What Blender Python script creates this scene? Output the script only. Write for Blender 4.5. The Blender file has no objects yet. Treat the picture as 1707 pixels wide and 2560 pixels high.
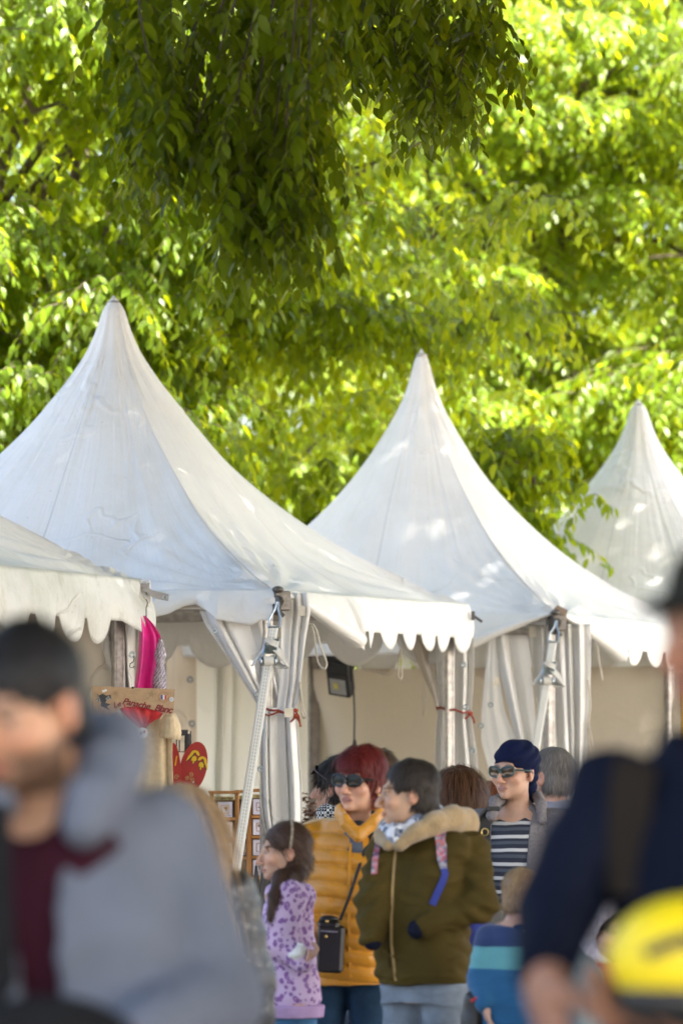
# outdoor market: white pagoda tents, crowd and trees -- everything built in code
SUN_AZ_DEG, SUN_EL_DEG, SUN_W, SKY_W, EXPO, HOLES = 125, 51, 5.0, 0.12, 2.88, 0.12
NCAN = 3900
import bpy, math, random
import numpy as np
from mathutils import Vector, Matrix, Euler
random.seed(7); RNG = np.random.default_rng(7)
PI = math.pi
SC = bpy.context.scene; COL = SC.collection

# ---- lens numbers: a 162 mm lens at eye height; at() turns a spot of the photo plus a real distance into a point in metres
FPX, CX, HY, EYE = 11500.0, 853.5, 1945.0, 1.53
def at(px, py, Y): return Vector(((px - CX) * Y / FPX, Y, EYE + (HY - py) * Y / FPX))

# ------------------------------------------------------------------ materials
def nmat(name):
    m = bpy.data.materials.new(name); m.use_nodes = True
    nt = m.node_tree; b = nt.nodes['Principled BSDF']
    return m, nt, b
def node(nt, t, **kw):
    n = nt.nodes.new(t)
    for k, v in kw.items(): setattr(n, k, v)
    return n
def setin(n, **kw):
    for k, v in kw.items(): n.inputs[k.replace('_', ' ')].default_value = v
def c4(c): return (c[0], c[1], c[2], 1.0)
def mix_col(nt, fac, a, b, blend='MIX'):
    n = node(nt, 'ShaderNodeMix', data_type='RGBA', blend_type=blend)
    for sock, v in ((n.inputs[0], fac), (n.inputs[6], a), (n.inputs[7], b)):
        if isinstance(v, (int, float)): sock.default_value = v
        elif isinstance(v, (tuple, list)): sock.default_value = c4(v)
        else: nt.links.new(v, sock)
    return n.outputs[2]
def math_n(nt, op, a, b=0.0, c=None):
    n = node(nt, 'ShaderNodeMath', operation=op)
    for i, v in enumerate((a, b, c)):
        if v is None: continue
        if isinstance(v, (int, float)): n.inputs[i].default_value = v
        else: nt.links.new(v, n.inputs[i])
    return n.outputs[0]
def ramp(nt, fac, stops):
    n = node(nt, 'ShaderNodeValToRGB'); nt.links.new(fac, n.inputs[0])
    el = n.color_ramp.elements
    while len(el) < len(stops): el.new(0.5)
    for e, (p, c) in zip(el, stops): e.position = p; e.color = c4(c) if len(c) == 3 else c
    return n.outputs[0]
def noise(nt, scale, detail=4, rough=0.55, vec=None, stretch=None, coord='Object'):
    if vec is None:
        tc = node(nt, 'ShaderNodeTexCoord'); vec = tc.outputs[coord]
    if stretch:
        mp = node(nt, 'ShaderNodeMapping'); mp.inputs['Scale'].default_value = stretch
        nt.links.new(vec, mp.inputs[0]); vec = mp.outputs[0]
    n = node(nt, 'ShaderNodeTexNoise'); nt.links.new(vec, n.inputs['Vector'])
    setin(n, Scale=scale, Detail=detail, Roughness=rough)
    return n.outputs['Fac']
def bump(nt, b, height, strength=0.3, dist=0.01):
    n = node(nt, 'ShaderNodeBump'); setin(n, Strength=strength, Distance=dist)
    nt.links.new(height, n.inputs['Height']); nt.links.new(n.outputs[0], b.inputs['Normal'])
    return n
_mats = {}
def M(name, col, rough=0.7, metal=0.0, var=0.12, scale=14, bmp=0.25, bscale=90, bdist=0.003, sheen=0.0, spec=0.5, col2=None, stretch=None):
    """everyday surface: two-tone noise colour and a fine bump"""
    if name in _mats: return _mats[name]
    m, nt, b = nmat(name)
    c2 = col2 or tuple(max(0, x * (1 - 2 * var)) for x in col)
    f = noise(nt, scale, 5, 0.6, stretch=stretch)
    rf = ramp(nt, f, [(0.32, c2), (0.66, col)])
    nt.links.new(rf, b.inputs['Base Color'])
    setin(b, Roughness=rough, Metallic=metal)
    b.inputs['Specular IOR Level'].default_value = spec
    if sheen: b.inputs['Sheen Weight'].default_value = sheen
    if bmp: bump(nt, b, noise(nt, bscale, 3, 0.6, stretch=stretch), bmp, bdist)
    _mats[name] = m; return m
def attr_mat(name, rough=0.6, sss=0.0, bmp=0.2, bscale=120, bdist=0.002, attr='tint', spec=0.4, sheen=0.0):
    """surface whose own colour varies by place (skin, prints): colour attribute on the mesh"""
    if name in _mats: return _mats[name]
    m, nt, b = nmat(name)
    a = node(nt, 'ShaderNodeAttribute', attribute_name=attr)
    f = noise(nt, 60, 4, 0.6)
    v = math_n(nt, 'MULTIPLY_ADD', f, 0.30, 0.85)
    c = mix_col(nt, 1.0, a.outputs['Color'], v, 'MULTIPLY')
    nt.links.new(c, b.inputs['Base Color']); setin(b, Roughness=rough)
    b.inputs['Specular IOR Level'].default_value = spec
    if sss:
        b.inputs['Subsurface Weight'].default_value = sss
        b.inputs['Subsurface Radius'].default_value = (0.010, 0.004, 0.002)
        b.inputs['Subsurface Scale'].default_value = 0.6
    if sheen: b.inputs['Sheen Weight'].default_value = sheen
    bump(nt, b, noise(nt, bscale, 3, 0.6), bmp, bdist)
    _mats[name] = m; return m

# ------------------------------------------------------------------ objects
def tag(o, label=None, cat=None, group=None, kind=None):
    if label: o['label'] = label
    if cat: o['category'] = cat
    if group: o['group'] = group
    if kind: o['kind'] = kind
    return o
def thing(name, label, cat, loc=(0, 0, 0), rz=0.0, group=None):
    o = bpy.data.objects.new(name, None); COL.objects.link(o)
    o.empty_display_size = 0.1
    o.location = loc; o.rotation_euler = (0, 0, rz)
    return tag(o, label, cat, group)
def mesh_np(name, V, faces, smooth=True):
    """faces: list of (k,n) integer arrays, n corners each"""
    me = bpy.data.meshes.new(name)
    V = np.ascontiguousarray(V, dtype=np.float32)
    faces = [np.asarray(f, dtype=np.int32) for f in faces if len(f)]
    me.vertices.add(len(V)); me.vertices.foreach_set('co', V.ravel())
    loops = np.concatenate([f.ravel() for f in faces])
    sizes = np.concatenate([np.full(len(f), f.shape[1], np.int32) for f in faces])
    starts = np.concatenate([[0], np.cumsum(sizes)[:-1]]).astype(np.int32)
    me.loops.add(len(loops)); me.loops.foreach_set('vertex_index', loops)
    me.polygons.add(len(sizes)); me.polygons.foreach_set('loop_start', starts)
    me.polygons.foreach_set('use_smooth', np.full(len(sizes), smooth))
    me.update(calc_edges=True)
    return me
def obj(name, me, mat, parent=None, loc=None):
    o = bpy.data.objects.new(name, me); COL.objects.link(o)
    if mat is not None: me.materials.append(mat)
    if parent is not None: o.parent = parent
    if loc is not None: o.location = loc
    return o
def set_tint(me, C, name='tint'):
    a = me.color_attributes.new(name, 'FLOAT_COLOR', 'POINT')
    A = np.ones((len(me.vertices), 4), np.float32); A[:, :3] = C
    a.data.foreach_set('color', A.ravel())

class MB:
    """collects shapes and links them as ONE mesh object; coordinates are world minus origin"""
    def __init__(s, org=(0, 0, 0)): s.v = []; s.f = []; s.uv = None; s.org = Vector(org)
    def add(s, vs, fs):
        n = len(s.v); s.v += [tuple(Vector(v) - s.org) for v in vs]
        s.f += [tuple(i + n for i in f) for f in fs]; return s
    def box(s, c, size, rot=None, bev=0.0):
        hx, hy, hz = (x / 2 for x in size); c = Vector(c)
        R = rot.to_matrix() if isinstance(rot, Euler) else (rot or Matrix.Identity(3))
        if bev <= 0:
            vs = [c + R @ Vector((x * hx, y * hy, z * hz)) for x in (-1, 1) for y in (-1, 1) for z in (-1, 1)]
            return s.add(vs, [(0, 1, 3, 2), (4, 6, 7, 5), (0, 4, 5, 1), (2, 3, 7, 6), (0, 2, 6, 4), (1, 5, 7, 3)])
        prof = []                                                   # chamfered box: four rings
        def ring(a, b, z): return [(-a + bev, -b, z), (a - bev, -b, z), (a, -b + bev, z), (a, b - bev, z), (a - bev, b, z), (-a + bev, b, z), (-a, b - bev, z), (-a, -b + bev, z)]
        rings = [ring(hx - bev, hy - bev, -hz), ring(hx, hy, -hz + bev), ring(hx, hy, hz - bev), ring(hx - bev, hy - bev, hz)]
        vs = [c + R @ Vector(p) for r in rings for p in r]
        fs = [(i * 8 + k, i * 8 + (k + 1) % 8, i * 8 + 8 + (k + 1) % 8, i * 8 + 8 + k) for i in range(3) for k in range(8)]
        fs += [tuple(range(7, -1, -1)), tuple(range(24, 32))]
        return s.add(vs, fs)
    def tube(s, pts, r, n=8, caps=True, flat=None):
        pts = [Vector(p) for p in pts]; rr = r if isinstance(r, (list, tuple)) else [r] * len(pts)
        vs = []; up = Vector((0, 0, 1)); prev = None
        for i, p in enumerate(pts):
            t = (pts[min(i + 1, len(pts) - 1)] - pts[max(i - 1, 0)]).normalized()
            if prev is None:
                a = t.cross(up if abs(t.z) < 0.95 else Vector((0, 1, 0))).normalized()
            else:
                a = (prev - t * prev.dot(t)).normalized()
            prev = a; b = t.cross(a)
            for k in range(n):
                w = 2 * PI * k / n
                vs.append(p + a * math.cos(w) * rr[i] + b * math.sin(w) * rr[i] * (flat or 1))
        fs = [(i * n + k, i * n + (k + 1) % n, (i + 1) * n + (k + 1) % n, (i + 1) * n + k) for i in range(len(pts) - 1) for k in range(n)]
        if caps: fs += [tuple(range(n - 1, -1, -1)), tuple(range((len(pts) - 1) * n, len(pts) * n))]
        return s.add(vs, fs)
    def ribbon(s, pts, w, side, th=0.003):
        """flat strap of width w and thickness th along pts; side = across direction"""
        pts = [Vector(p) for p in pts]; vs = []
        for i, p in enumerate(pts):
            t = (pts[min(i + 1, len(pts) - 1)] - pts[max(i - 1, 0)]).normalized()
            sd = Vector(side[i] if isinstance(side, list) else side); sd = (sd - t * sd.dot(t)).normalized(); n = t.cross(sd)
            ww = w[i] if isinstance(w, (list, tuple)) else w
            for a, b in ((-1, -1), (1, -1), (1, 1), (-1, 1)): vs.append(p + sd * a * ww / 2 + n * b * th / 2)
        fs = [(i * 4 + k, i * 4 + (k + 1) % 4, i * 4 + 4 + (k + 1) % 4, i * 4 + 4 + k) for i in range(len(pts) - 1) for k in range(4)]
        fs += [(3, 2, 1, 0), tuple(range(len(pts) * 4 - 4, len(pts) * 4))]
        return s.add(vs, fs)
    def torus(s, c, R, r, axis=(0, 1, 0), n=16, m=7):
        ax = Vector(axis).normalized(); a = ax.cross(Vector((0, 0, 1)) if abs(ax.z) < .9 else Vector((1, 0, 0))).normalized(); b = ax.cross(a); c = Vector(c)
        vs = []
        for i in range(n):
            w = 2 * PI * i / n; d = a * math.cos(w) + b * math.sin(w)
            for j in range(m):
                q = 2 * PI * j / m; vs.append(c + d * (R + r * math.cos(q)) + ax * r * math.sin(q))
        fs = [(i * m + j, ((i + 1) % n) * m + j, ((i + 1) % n) * m + (j + 1) % m, i * m + (j + 1) % m) for i in range(n) for j in range(m)]
        return s.add(vs, fs)
    def ball(s, c, r, nu=14, nv=9):
        rx, ry, rz = r if isinstance(r, (tuple, list)) else (r, r, r); c = Vector(c)
        vs = [c + Vector((0, 0, rz))]
        for j in range(1, nv):
            p = PI * j / nv
            for i in range(nu):
                q = 2 * PI * i / nu; vs.append(c + Vector((rx * math.sin(p) * math.cos(q), ry * math.sin(p) * math.sin(q), rz * math.cos(p))))
        vs.append(c - Vector((0, 0, rz))); L = len(vs) - 1
        fs = [(0, 1 + i, 1 + (i + 1) % nu) for i in range(nu)]
        fs += [(1 + (j - 1) * nu + i, 1 + j * nu + i, 1 + j * nu + (i + 1) % nu, 1 + (j - 1) * nu + (i + 1) % nu) for j in range(1, nv - 1) for i in range(nu)]
        fs += [(L, 1 + (nv - 2) * nu + (i + 1) % nu, 1 + (nv - 2) * nu + i) for i in range(nu)]
        return s.add(vs, fs)
    def plate(s, outline, org, ex, ey, th):
        """2-D outline (list of x,y) extruded th along ex x ey"""
        ex = Vector(ex); ey = Vector(ey); n = ex.cross(ey).normalized(); org = Vector(org); k = len(outline)
        from mathutils.geometry import tessellate_polygon
        tri = tessellate_polygon([[Vector((x, y, 0)) for x, y in outline]])
        a = [org + ex * x + ey * y for x, y in outline]; b = [p + n * th for p in a]
        fs = [tuple(t) for t in tri] + [tuple(i + k for i in t) for t in tri] + [(i, (i + 1) % k, k + (i + 1) % k, k + i) for i in range(k)]
        return s.add(a + b, fs)
    def build(s, name, mat, parent=None, smooth=True, fixn=True, loc=None):
        me = bpy.data.meshes.new(name); me.from_pydata(s.v, [], s.f); me.update()
        if fixn:
            import bmesh
            bm = bmesh.new(); bm.from_mesh(me); bmesh.ops.recalc_face_normals(bm, faces=bm.faces); bm.to_mesh(me); bm.free()
        if smooth:
            me.polygons.foreach_set('use_smooth', [True] * len(me.polygons))
            try: me.set_sharp_from_angle(angle=math.radians(42))
            except Exception: pass
        return obj(name, me, mat, parent, loc)

def grid_mesh(name, P, uv=None, closed_u=False, extra=None):
    """P: (nv, nu, 3) array -> mesh with UVs (u along columns, v along rows)"""
    nv, nu, _ = P.shape
    idx = np.arange(nv * nu).reshape(nv, nu)
    if closed_u: a, b = idx, np.roll(idx, -1, axis=1)
    else: a, b = idx[:, :-1], idx[:, 1:]
    q = np.stack([a[:-1], b[:-1], b[1:], a[1:]], axis=-1).reshape(-1, 4)
    me = mesh_np(name, P.reshape(-1, 3), [q])
    if uv is not None:
        l = me.uv_layers.new(name='UVMap'); U = uv.reshape(-1, 2)[q.ravel()]
        l.data.foreach_set('uv', U.astype(np.float32).ravel())
    return me
def thicken(o, th):
    md = o.modifiers.new('thick', 'SOLIDIFY'); md.thickness = th; md.offset = 0
    return o
def smooth01(x, a, b):
    t = np.clip((x - a) / (b - a), 0, 1); return t * t * (3 - 2 * t)
def wob(P, f, seed, n=6):
    """cheap smooth pseudo-noise of points (k,3), about -1..1"""
    r = np.random.default_rng(seed); out = np.zeros(len(P)); w = 0
    for i in range(n):
        k = r.normal(size=3); k = k / np.linalg.norm(k) * f * (0.6 + 0.9 * i / n * 1.6); a = 1 / (1 + 0.25 * i)
        out += a * np.sin(P @ k + r.uniform(0, 6.28) + 0.8 * np.sin(P @ (r.normal(size=3) * f * 0.5))); w += a * a
    return out / math.sqrt(w / 2) / 1.6
# ------------------------------------------------------------------ camera, light, sky
cam_d = bpy.data.cameras.new('camera'); cam = bpy.data.objects.new('camera', cam_d); COL.objects.link(cam); SC.camera = cam
cam.location = (0, 0, EYE); cam.rotation_euler = (math.radians(90), 0, 0)
cam_d.sensor_fit = 'VERTICAL'; cam_d.sensor_height = 36; cam_d.sensor_width = 24
cam_d.lens = FPX / 2560 * 36; cam_d.shift_y = (HY - 1280) / 2560; cam_d.clip_end = 500; cam_d.clip_start = 0.2
cam_d.dof.use_dof = True; cam_d.dof.focus_distance = 20.3; cam_d.dof.aperture_fstop = 3.3; cam_d.dof.aperture_blades = 9

SUN_AZ, SUN_EL = math.radians(SUN_AZ_DEG), math.radians(SUN_EL_DEG)      # azimuth from straight ahead towards the right
sd = Vector((math.sin(SUN_AZ) * math.cos(SUN_EL), math.cos(SUN_AZ) * math.cos(SUN_EL), math.sin(SUN_EL)))
sun_d = bpy.data.lights.new('sun', 'SUN'); sun_d.energy = SUN_W; sun_d.angle = math.radians(0.7); sun_d.color = (1.0, 0.94, 0.82)
sun = bpy.data.objects.new('sun', sun_d); COL.objects.link(sun); sun.rotation_euler = (-sd).to_track_quat('-Z', 'Y').to_euler(); sun.location = (0, 0, 30)
W = bpy.data.worlds.new('World'); SC.world = W; W.use_nodes = True
wn = W.node_tree; bg = wn.nodes['Background']
sky = wn.nodes.new('ShaderNodeTexSky'); sky.sky_type = 'NISHITA'; sky.sun_disc = False
sky.sun_elevation = SUN_EL; sky.sun_rotation = SUN_AZ; sky.air_density = 1.0; sky.dust_density = 5.0; sky.ozone_density = 0.7
wn.links.new(sky.outputs[0], bg.inputs[0]); bg.inputs[1].default_value = SKY_W
SC.view_settings.view_transform = 'Standard'; SC.view_settings.look = 'None'; SC.view_settings.gamma = 1
SC.view_settings.use_curve_mapping = False; SC.view_settings.exposure = EXPO
SC.render.engine = 'CYCLES'; SC.cycles.use_denoising = True
SC.cycles.max_bounces = 7; SC.cycles.diffuse_bounces = 4; SC.cycles.transmission_bounces = 5; SC.cycles.transparent_max_bounces = 8
SC.cycles.glossy_bounces = 3; SC.cycles.caustics_reflective = False; SC.cycles.caustics_refractive = False; SC.cycles.sample_clamp_indirect = 6

# ------------------------------------------------------------------ ground
gm, nt, b = nmat('pale_paving')
tc = node(nt, 'ShaderNodeTexCoord')
br = node(nt, 'ShaderNodeTexBrick'); nt.links.new(tc.outputs['Object'], br.inputs['Vector'])
setin(br, Scale=1.6, Mortar_Size=0.012); br.inputs['Color1'].default_value = (.40, .36, .31, 1); br.inputs['Color2'].default_value = (.33, .30, .26, 1); br.inputs['Mortar'].default_value = (.16, .14, .12, 1)
f = noise(nt, 3.0, 6); col = mix_col(nt, 1.0, br.outputs['Color'], ramp(nt, f, [(0.3, (.7, .7, .7)), (0.7, (1.05, 1.05, 1.05))]), 'MULTIPLY')
nt.links.new(col, b.inputs['Base Color']); setin(b, Roughness=0.85); bump(nt, b, noise(nt, 40, 5), 0.3, 0.01)
g = MB().add([(-150, -150, 0), (150, -150, 0), (150, 150, 0), (-150, 150, 0)], [(0, 1, 2, 3)]).build('ground', gm, smooth=False)
tag(g, 'pale stone paved square under the tents and the crowd', 'ground', kind='structure')

# ------------------------------------------------------------------ trees
def leaf_mat(name, base, dark, trans, tw=0.45, spec=.35):
    m, nt, b = nmat(name)
    a = node(nt, 'ShaderNodeAttribute', attribute_name='leaf_rnd')
    col = ramp(nt, a.outputs['Fac'], [(0.0, dark), (0.45, base), (1.0, tuple(x * 1.35 for x in base))])
    nt.links.new(col, b.inputs['Base Color']); setin(b, Roughness=0.42); b.inputs['Specular IOR Level'].default_value = spec
    tr = node(nt, 'ShaderNodeBsdfTranslucent')
    tcl = ramp(nt, a.outputs['Fac'], [(0.0, tuple(x * 0.65 for x in trans)), (0.5, trans), (1.0, (trans[0] * 1.25, trans[1] * 1.05, trans[2]))])
    nt.links.new(tcl, tr.inputs['Color'])
    mx = node(nt, 'ShaderNodeMixShader'); mx.inputs[0].default_value = tw
    nt.links.new(b.outputs[0], mx.inputs[1]); nt.links.new(tr.outputs[0], mx.inputs[2])
    nt.links.new(mx.outputs[0], nt.nodes['Material Output'].inputs['Surface'])
    return m
def norm(a): return a / np.maximum(np.linalg.norm(a, axis=-1, keepdims=True), 1e-9)

LEAF_T = np.array([(0, 0, 0), (.30, .20, .03), (.30, 0, 0), (.30, -.20, .03), (.64, .17, .01), (.64, 0, -.02), (.64, -.17, .01), (1, 0, -.10)])
LEAF_F = np.array([(0, 2, 1), (0, 3, 2), (1, 2, 5), (1, 5, 4), (2, 3, 6), (2, 6, 5), (4, 5, 7), (5, 6, 7)])
LEAF_T2 = np.array([(0, 0, 0), (.42, .21, .02), (1, 0, -.08), (.42, -.21, .02)]); LEAF_F2 = np.array([(0, 2, 1), (0, 3, 2)])

def sprays_to_mesh(name, A, D, L, droop, nleaf, llen, rng, simple=False, twig=0.0035, org=None, spread=0.8, limp=1.0):
    """A anchors (k,3), D unit horizontal-ish directions, L lengths, droop metres: drooping twigs carrying alternate leaves"""
    k = len(A); t = (np.arange(nleaf) + 0.6) / nleaf
    t = t[None, :] * np.ones((k, 1)) + rng.uniform(-.3, .3, (k, nleaf)) / nleaf
    P = A[:, None, :] + D[:, None, :] * (L[:, None] * t)[..., None]
    P[..., 2] -= droop[:, None] * t ** 1.8
    tang = D[:, None, :] * L[:, None, None] + np.zeros_like(P); tang[..., 2] -= (droop[:, None] * 1.8 * t ** .8); tang = norm(tang)
    side = norm(np.cross(tang, np.array([0, 0, 1.0])))
    sgn = np.where((np.arange(nleaf) % 2) == 0, 1.0, -1.0)[None, :, None]
    e = norm(tang * 0.6 + side * sgn * spread + rng.normal(0, .28, P.shape) + np.array([0, 0, -0.75 * limp]))
    up = norm(np.array([0, 0, 1.0]) + side * sgn * 0.5 + rng.normal(0, .45, P.shape) + D[:, None, :] * 0.55)
    n = norm(up - e * np.sum(up * e, -1, keepdims=True)); w = np.cross(n, e)
    l = llen * rng.uniform(.62, 1.12, P.shape[:2]) * (1 - 0.25 * t)
    T, Fc = (LEAF_T2, LEAF_F2) if simple else (LEAF_T, LEAF_F)
    P = P.reshape(-1, 3); e = e.reshape(-1, 3); n = n.reshape(-1, 3); w = w.reshape(-1, 3); l = l.reshape(-1)
    curl = rng.uniform(.3, 2.0, len(P)); wid = rng.uniform(.85, 1.25, len(P))
    V = P[:, None, :] + (e[:, None, :] * T[None, :, 0, None] + w[:, None, :] * (T[None, :, 1, None] * wid[:, None, None]) + n[:, None, :] * (T[None, :, 2, None] * curl[:, None, None])) * l[:, None, None]
    nl, nvt = len(P), len(T)
    faces = (Fc[None] + (np.arange(nl) * nvt)[:, None, None]).reshape(-1, 3)
    rnd = np.repeat(np.clip(rng.beta(2, 2, nl) + np.repeat(rng.normal(0, .15, k), nleaf), 0, 1), nvt)
    V = V.reshape(-1, 3)
    tw_v = tw_f = None
    if twig:                                                        # three-sided twigs
        m = 6; tt = np.linspace(0, 1, m)[None, :]
        Q = A[:, None, :] + D[:, None, :] * (L[:, None] * tt)[..., None]; Q[..., 2] -= droop[:, None] * tt ** 1.8
        s0 = norm(np.cross(D, np.array([0, 0, 1.0])))[:, None, :]; u0 = np.array([0, 0, 1.0])
        rr = (twig * (1.15 - tt))[..., None]
        R = [Q + s0 * rr, Q - s0 * rr * .5 + u0 * rr * .87, Q - s0 * rr * .5 - u0 * rr * .87]
        TV = np.stack(R, axis=2).reshape(-1, 3)
        base = (np.arange(k)[:, None, None, None] * m + np.arange(m - 1)[None, :, None, None]) * 3
        j = np.arange(3)[None, None, :, None]; j2 = (j + 1) % 3
        q = np.concatenate([base + j, base + j2, base + 3 + j2, base + 3 + j], axis=-1).reshape(-1, 4)
        tw_v, tw_f = TV, q
    return V, faces, rnd, tw_v, tw_f
def crown_obj(name, parts, mat, parent):
    V = np.concatenate([p[0] for p in parts]); offs = np.cumsum([0] + [len(p[0]) for p in parts[:-1]])
    Fc = np.concatenate([p[1] + o for p, o in zip(parts, offs)]); R = np.concatenate([p[2] for p in parts])
    me = mesh_np(name, V - np.array(parent.location), [Fc], smooth=True)
    a = me.attributes.new('leaf_rnd', 'FLOAT', 'POINT'); a.data.foreach_set('value', R.astype(np.float32))
    return obj(name, me, mat, parent)
def twig_obj(name, parts, mat, parent):
    ps = [p for p in parts if p[3] is not None]
    V = np.concatenate([p[3] for p in ps]); offs = np.cumsum([0] + [len(p[3]) for p in ps[:-1]])
    q = np.concatenate([p[4] + o for p, o in zip(ps, offs)])
    return obj(name, mesh_np(name, V - np.array(parent.location), [q]), mat, parent)
def clump_sprays(centers, radii, per, rng, L=(.35, .8), dr=(.25, .7), squash=.7, front=0.0, hollow=.35):
    A = []; D = []
    for c, r in zip(centers, radii):
        n = max(3, int(per * (r / .7) ** 2)); d = norm(rng.normal(size=(n, 3))); d[:, 2] = np.abs(d[:, 2]) * .8 - .15
        rad = r * rng.uniform(hollow, 1, n) ** .6
        A.append(np.array(c) + d * rad[:, None] * np.array([1, 1, squash]))
        h = d + rng.normal(0, .35, d.shape) + np.array([0, -front, 0]); h[:, 2] = .12 + .15 * rng.normal(size=n); D.append(norm(h))
    A = np.concatenate(A); D = np.concatenate(D); k = len(A)
    return A, D, rng.uniform(*L, k), rng.uniform(*dr, k)
def bough_sprays(rng, n, lo, hi, per, out=1.3, L=(.25, .55), dr=(.22, .55), wid=.30):
    """leafy boughs reaching towards the open side: sprays sit along an arching arm and hang from it, with air below"""
    tips = in_box(rng, n, lo, hi); A = []; D = []
    for c in tips:
        a = rng.normal(0, .75); d = np.array([math.sin(a), -math.cos(a), 0]); ln = out * rng.uniform(.7, 1.3); m = int(per * rng.uniform(.7, 1.3)); t = rng.uniform(0, 1, m) ** .7
        lat = np.array([d[1], -d[0], 0]); w = rng.normal(0, wid, m) * (.35 + .65 * np.sin(PI * np.clip(t * .9, 0, 1)))
        p = c + d * ((t - 1) * ln)[:, None] + lat * w[:, None]; p[:, 2] += .55 * ln * (.25 - (t - .5) ** 2) - .22 * np.abs(w) / wid * .3 + rng.normal(0, .06, m); A.append(p)
        h = d * .8 + lat * np.sign(w)[:, None] * rng.uniform(.1, .9, m)[:, None] + rng.normal(0, .2, (m, 3)); h[:, 2] = .1 + .1 * rng.normal(size=m); D.append(norm(h))
    A = np.concatenate(A); D = np.concatenate(D); k = len(A); return A, D, rng.uniform(*L, k), rng.uniform(*dr, k)
BARK = M('grey_bark', (.17, .13, .10), .9, var=.35, scale=18, bmp=.8, bscale=30, bdist=.02, stretch=(1, 1, .25))
def limb(mb, a, b, ra, rb, sag, seed, n=8):
    r = random.Random(seed); a = Vector(a); b = Vector(b); L = (b - a).length; pts = []
    for i in range(n + 1):
        t = i / n; p = a.lerp(b, t) + Vector((0, 0, sag * 4 * t * (1 - t)))
        if 0 < i < n: p += Vector((r.uniform(-1, 1), r.uniform(-1, 1), r.uniform(-1, 1))) * L * .025
        pts.append(p)
    mb.tube(pts, [ra + (rb - ra) * i / n for i in range(n + 1)], 7); return pts
def in_box(rng, n, lo, hi): return rng.uniform(np.array(lo), np.array(hi), (n, 3))

LEAF_A = leaf_mat('spring_leaf', (.105, .180, .007), (.050, .095, .005), (.61, .71, .008), .48, .45)
LEAF_B = leaf_mat('plane_leaf', (.098, .170, .007), (.047, .090, .005), (.58, .69, .009), .48, .45)
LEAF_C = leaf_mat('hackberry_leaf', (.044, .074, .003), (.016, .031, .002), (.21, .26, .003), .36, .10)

def tree_left():
    rng = np.random.default_rng(11)
    T = thing('hackberry_tree', 'bright lime green drooping tree right behind the large left tent', 'tree', (-2.9, 31.2, 0))
    c = in_box(rng, 120, (-3.9, 30.0, 2.3), (1.0, 31.6, 7.6)); 
    c = c[~((c[:, 0] > -.6) & (c[:, 1] < 30.6) & (c[:, 2] < 4.6))]; c = c[~((c[:, 0] > 0.2) & (c[:, 2] > 5.2))]
    r = rng.uniform(.38, .72, len(c))
    p0 = sprays_to_mesh('x', *clump_sprays(c, r, 24, rng, front=.6, hollow=.6), 12, .132, rng)
    A, D, L_, dr_ = bough_sprays(rng, 100, (-3.6, 28.6, 2.6), (1.35, 30.2, 6.9), 60); ok = ~((A[:, 0] > -.7) & (A[:, 1] < 29.9) & (A[:, 2] < 4.7)) & ~((A[:, 0] > .2) & (A[:, 2] > 5.5)) & (A[:, 1] > 27.9) & ~((A[:, 0] / A[:, 1] * FPX + CX > 1370) & (A[:, 2] < 5.6))
    p1 = sprays_to_mesh('x', A[ok], D[ok], L_[ok], dr_[ok], 14, .128, rng, spread=.7, limp=1.15)
    c2 = in_box(rng, 170, (-8, 28.6, 2.5), (2.6, 34, 12.0)); c2 = c2[((c2[:, 2] > 7.4) & (c2[:, 1] > 31.2)) | (c2[:, 0] < -4.2)]; c2 = c2[rng.uniform(size=len(c2)) > .55]
    p2 = sprays_to_mesh('x', *clump_sprays(c2, rng.uniform(.6, 1.0, len(c2)), 13, rng), 8, .20, rng, simple=True, twig=0)
    crown_obj('crown', [p0, p1, p2], LEAF_A, T)
    mb = MB(T.location); base = Vector(T.location)
    tp = limb(mb, base, base + Vector((.3, .3, 4.2)), .24, .17, 0, 3)
    top = base + Vector((.3, .3, 4.2))
    for i in range(16):
        e = Vector((rng.uniform(-4.2, .9), rng.uniform(29.6, 31.4), rng.uniform(5.4, 9.0)))
        q = limb(mb, top + Vector((0, 0, rng.uniform(-1.2, .8))), e, .04, .010, .35, 20 + i)
        for j in range(3): limb(mb, q[4 + j], q[4 + j] + Vector((rng.uniform(-.9, .9), rng.uniform(-1.0, .2), rng.uniform(-.1, .9))), .02, .006, .08, 90 + i * 3 + j, 5)
    tag(mb.build('trunk', BARK, T)); twig_obj('twigs', [p1], BARK, T)
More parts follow.
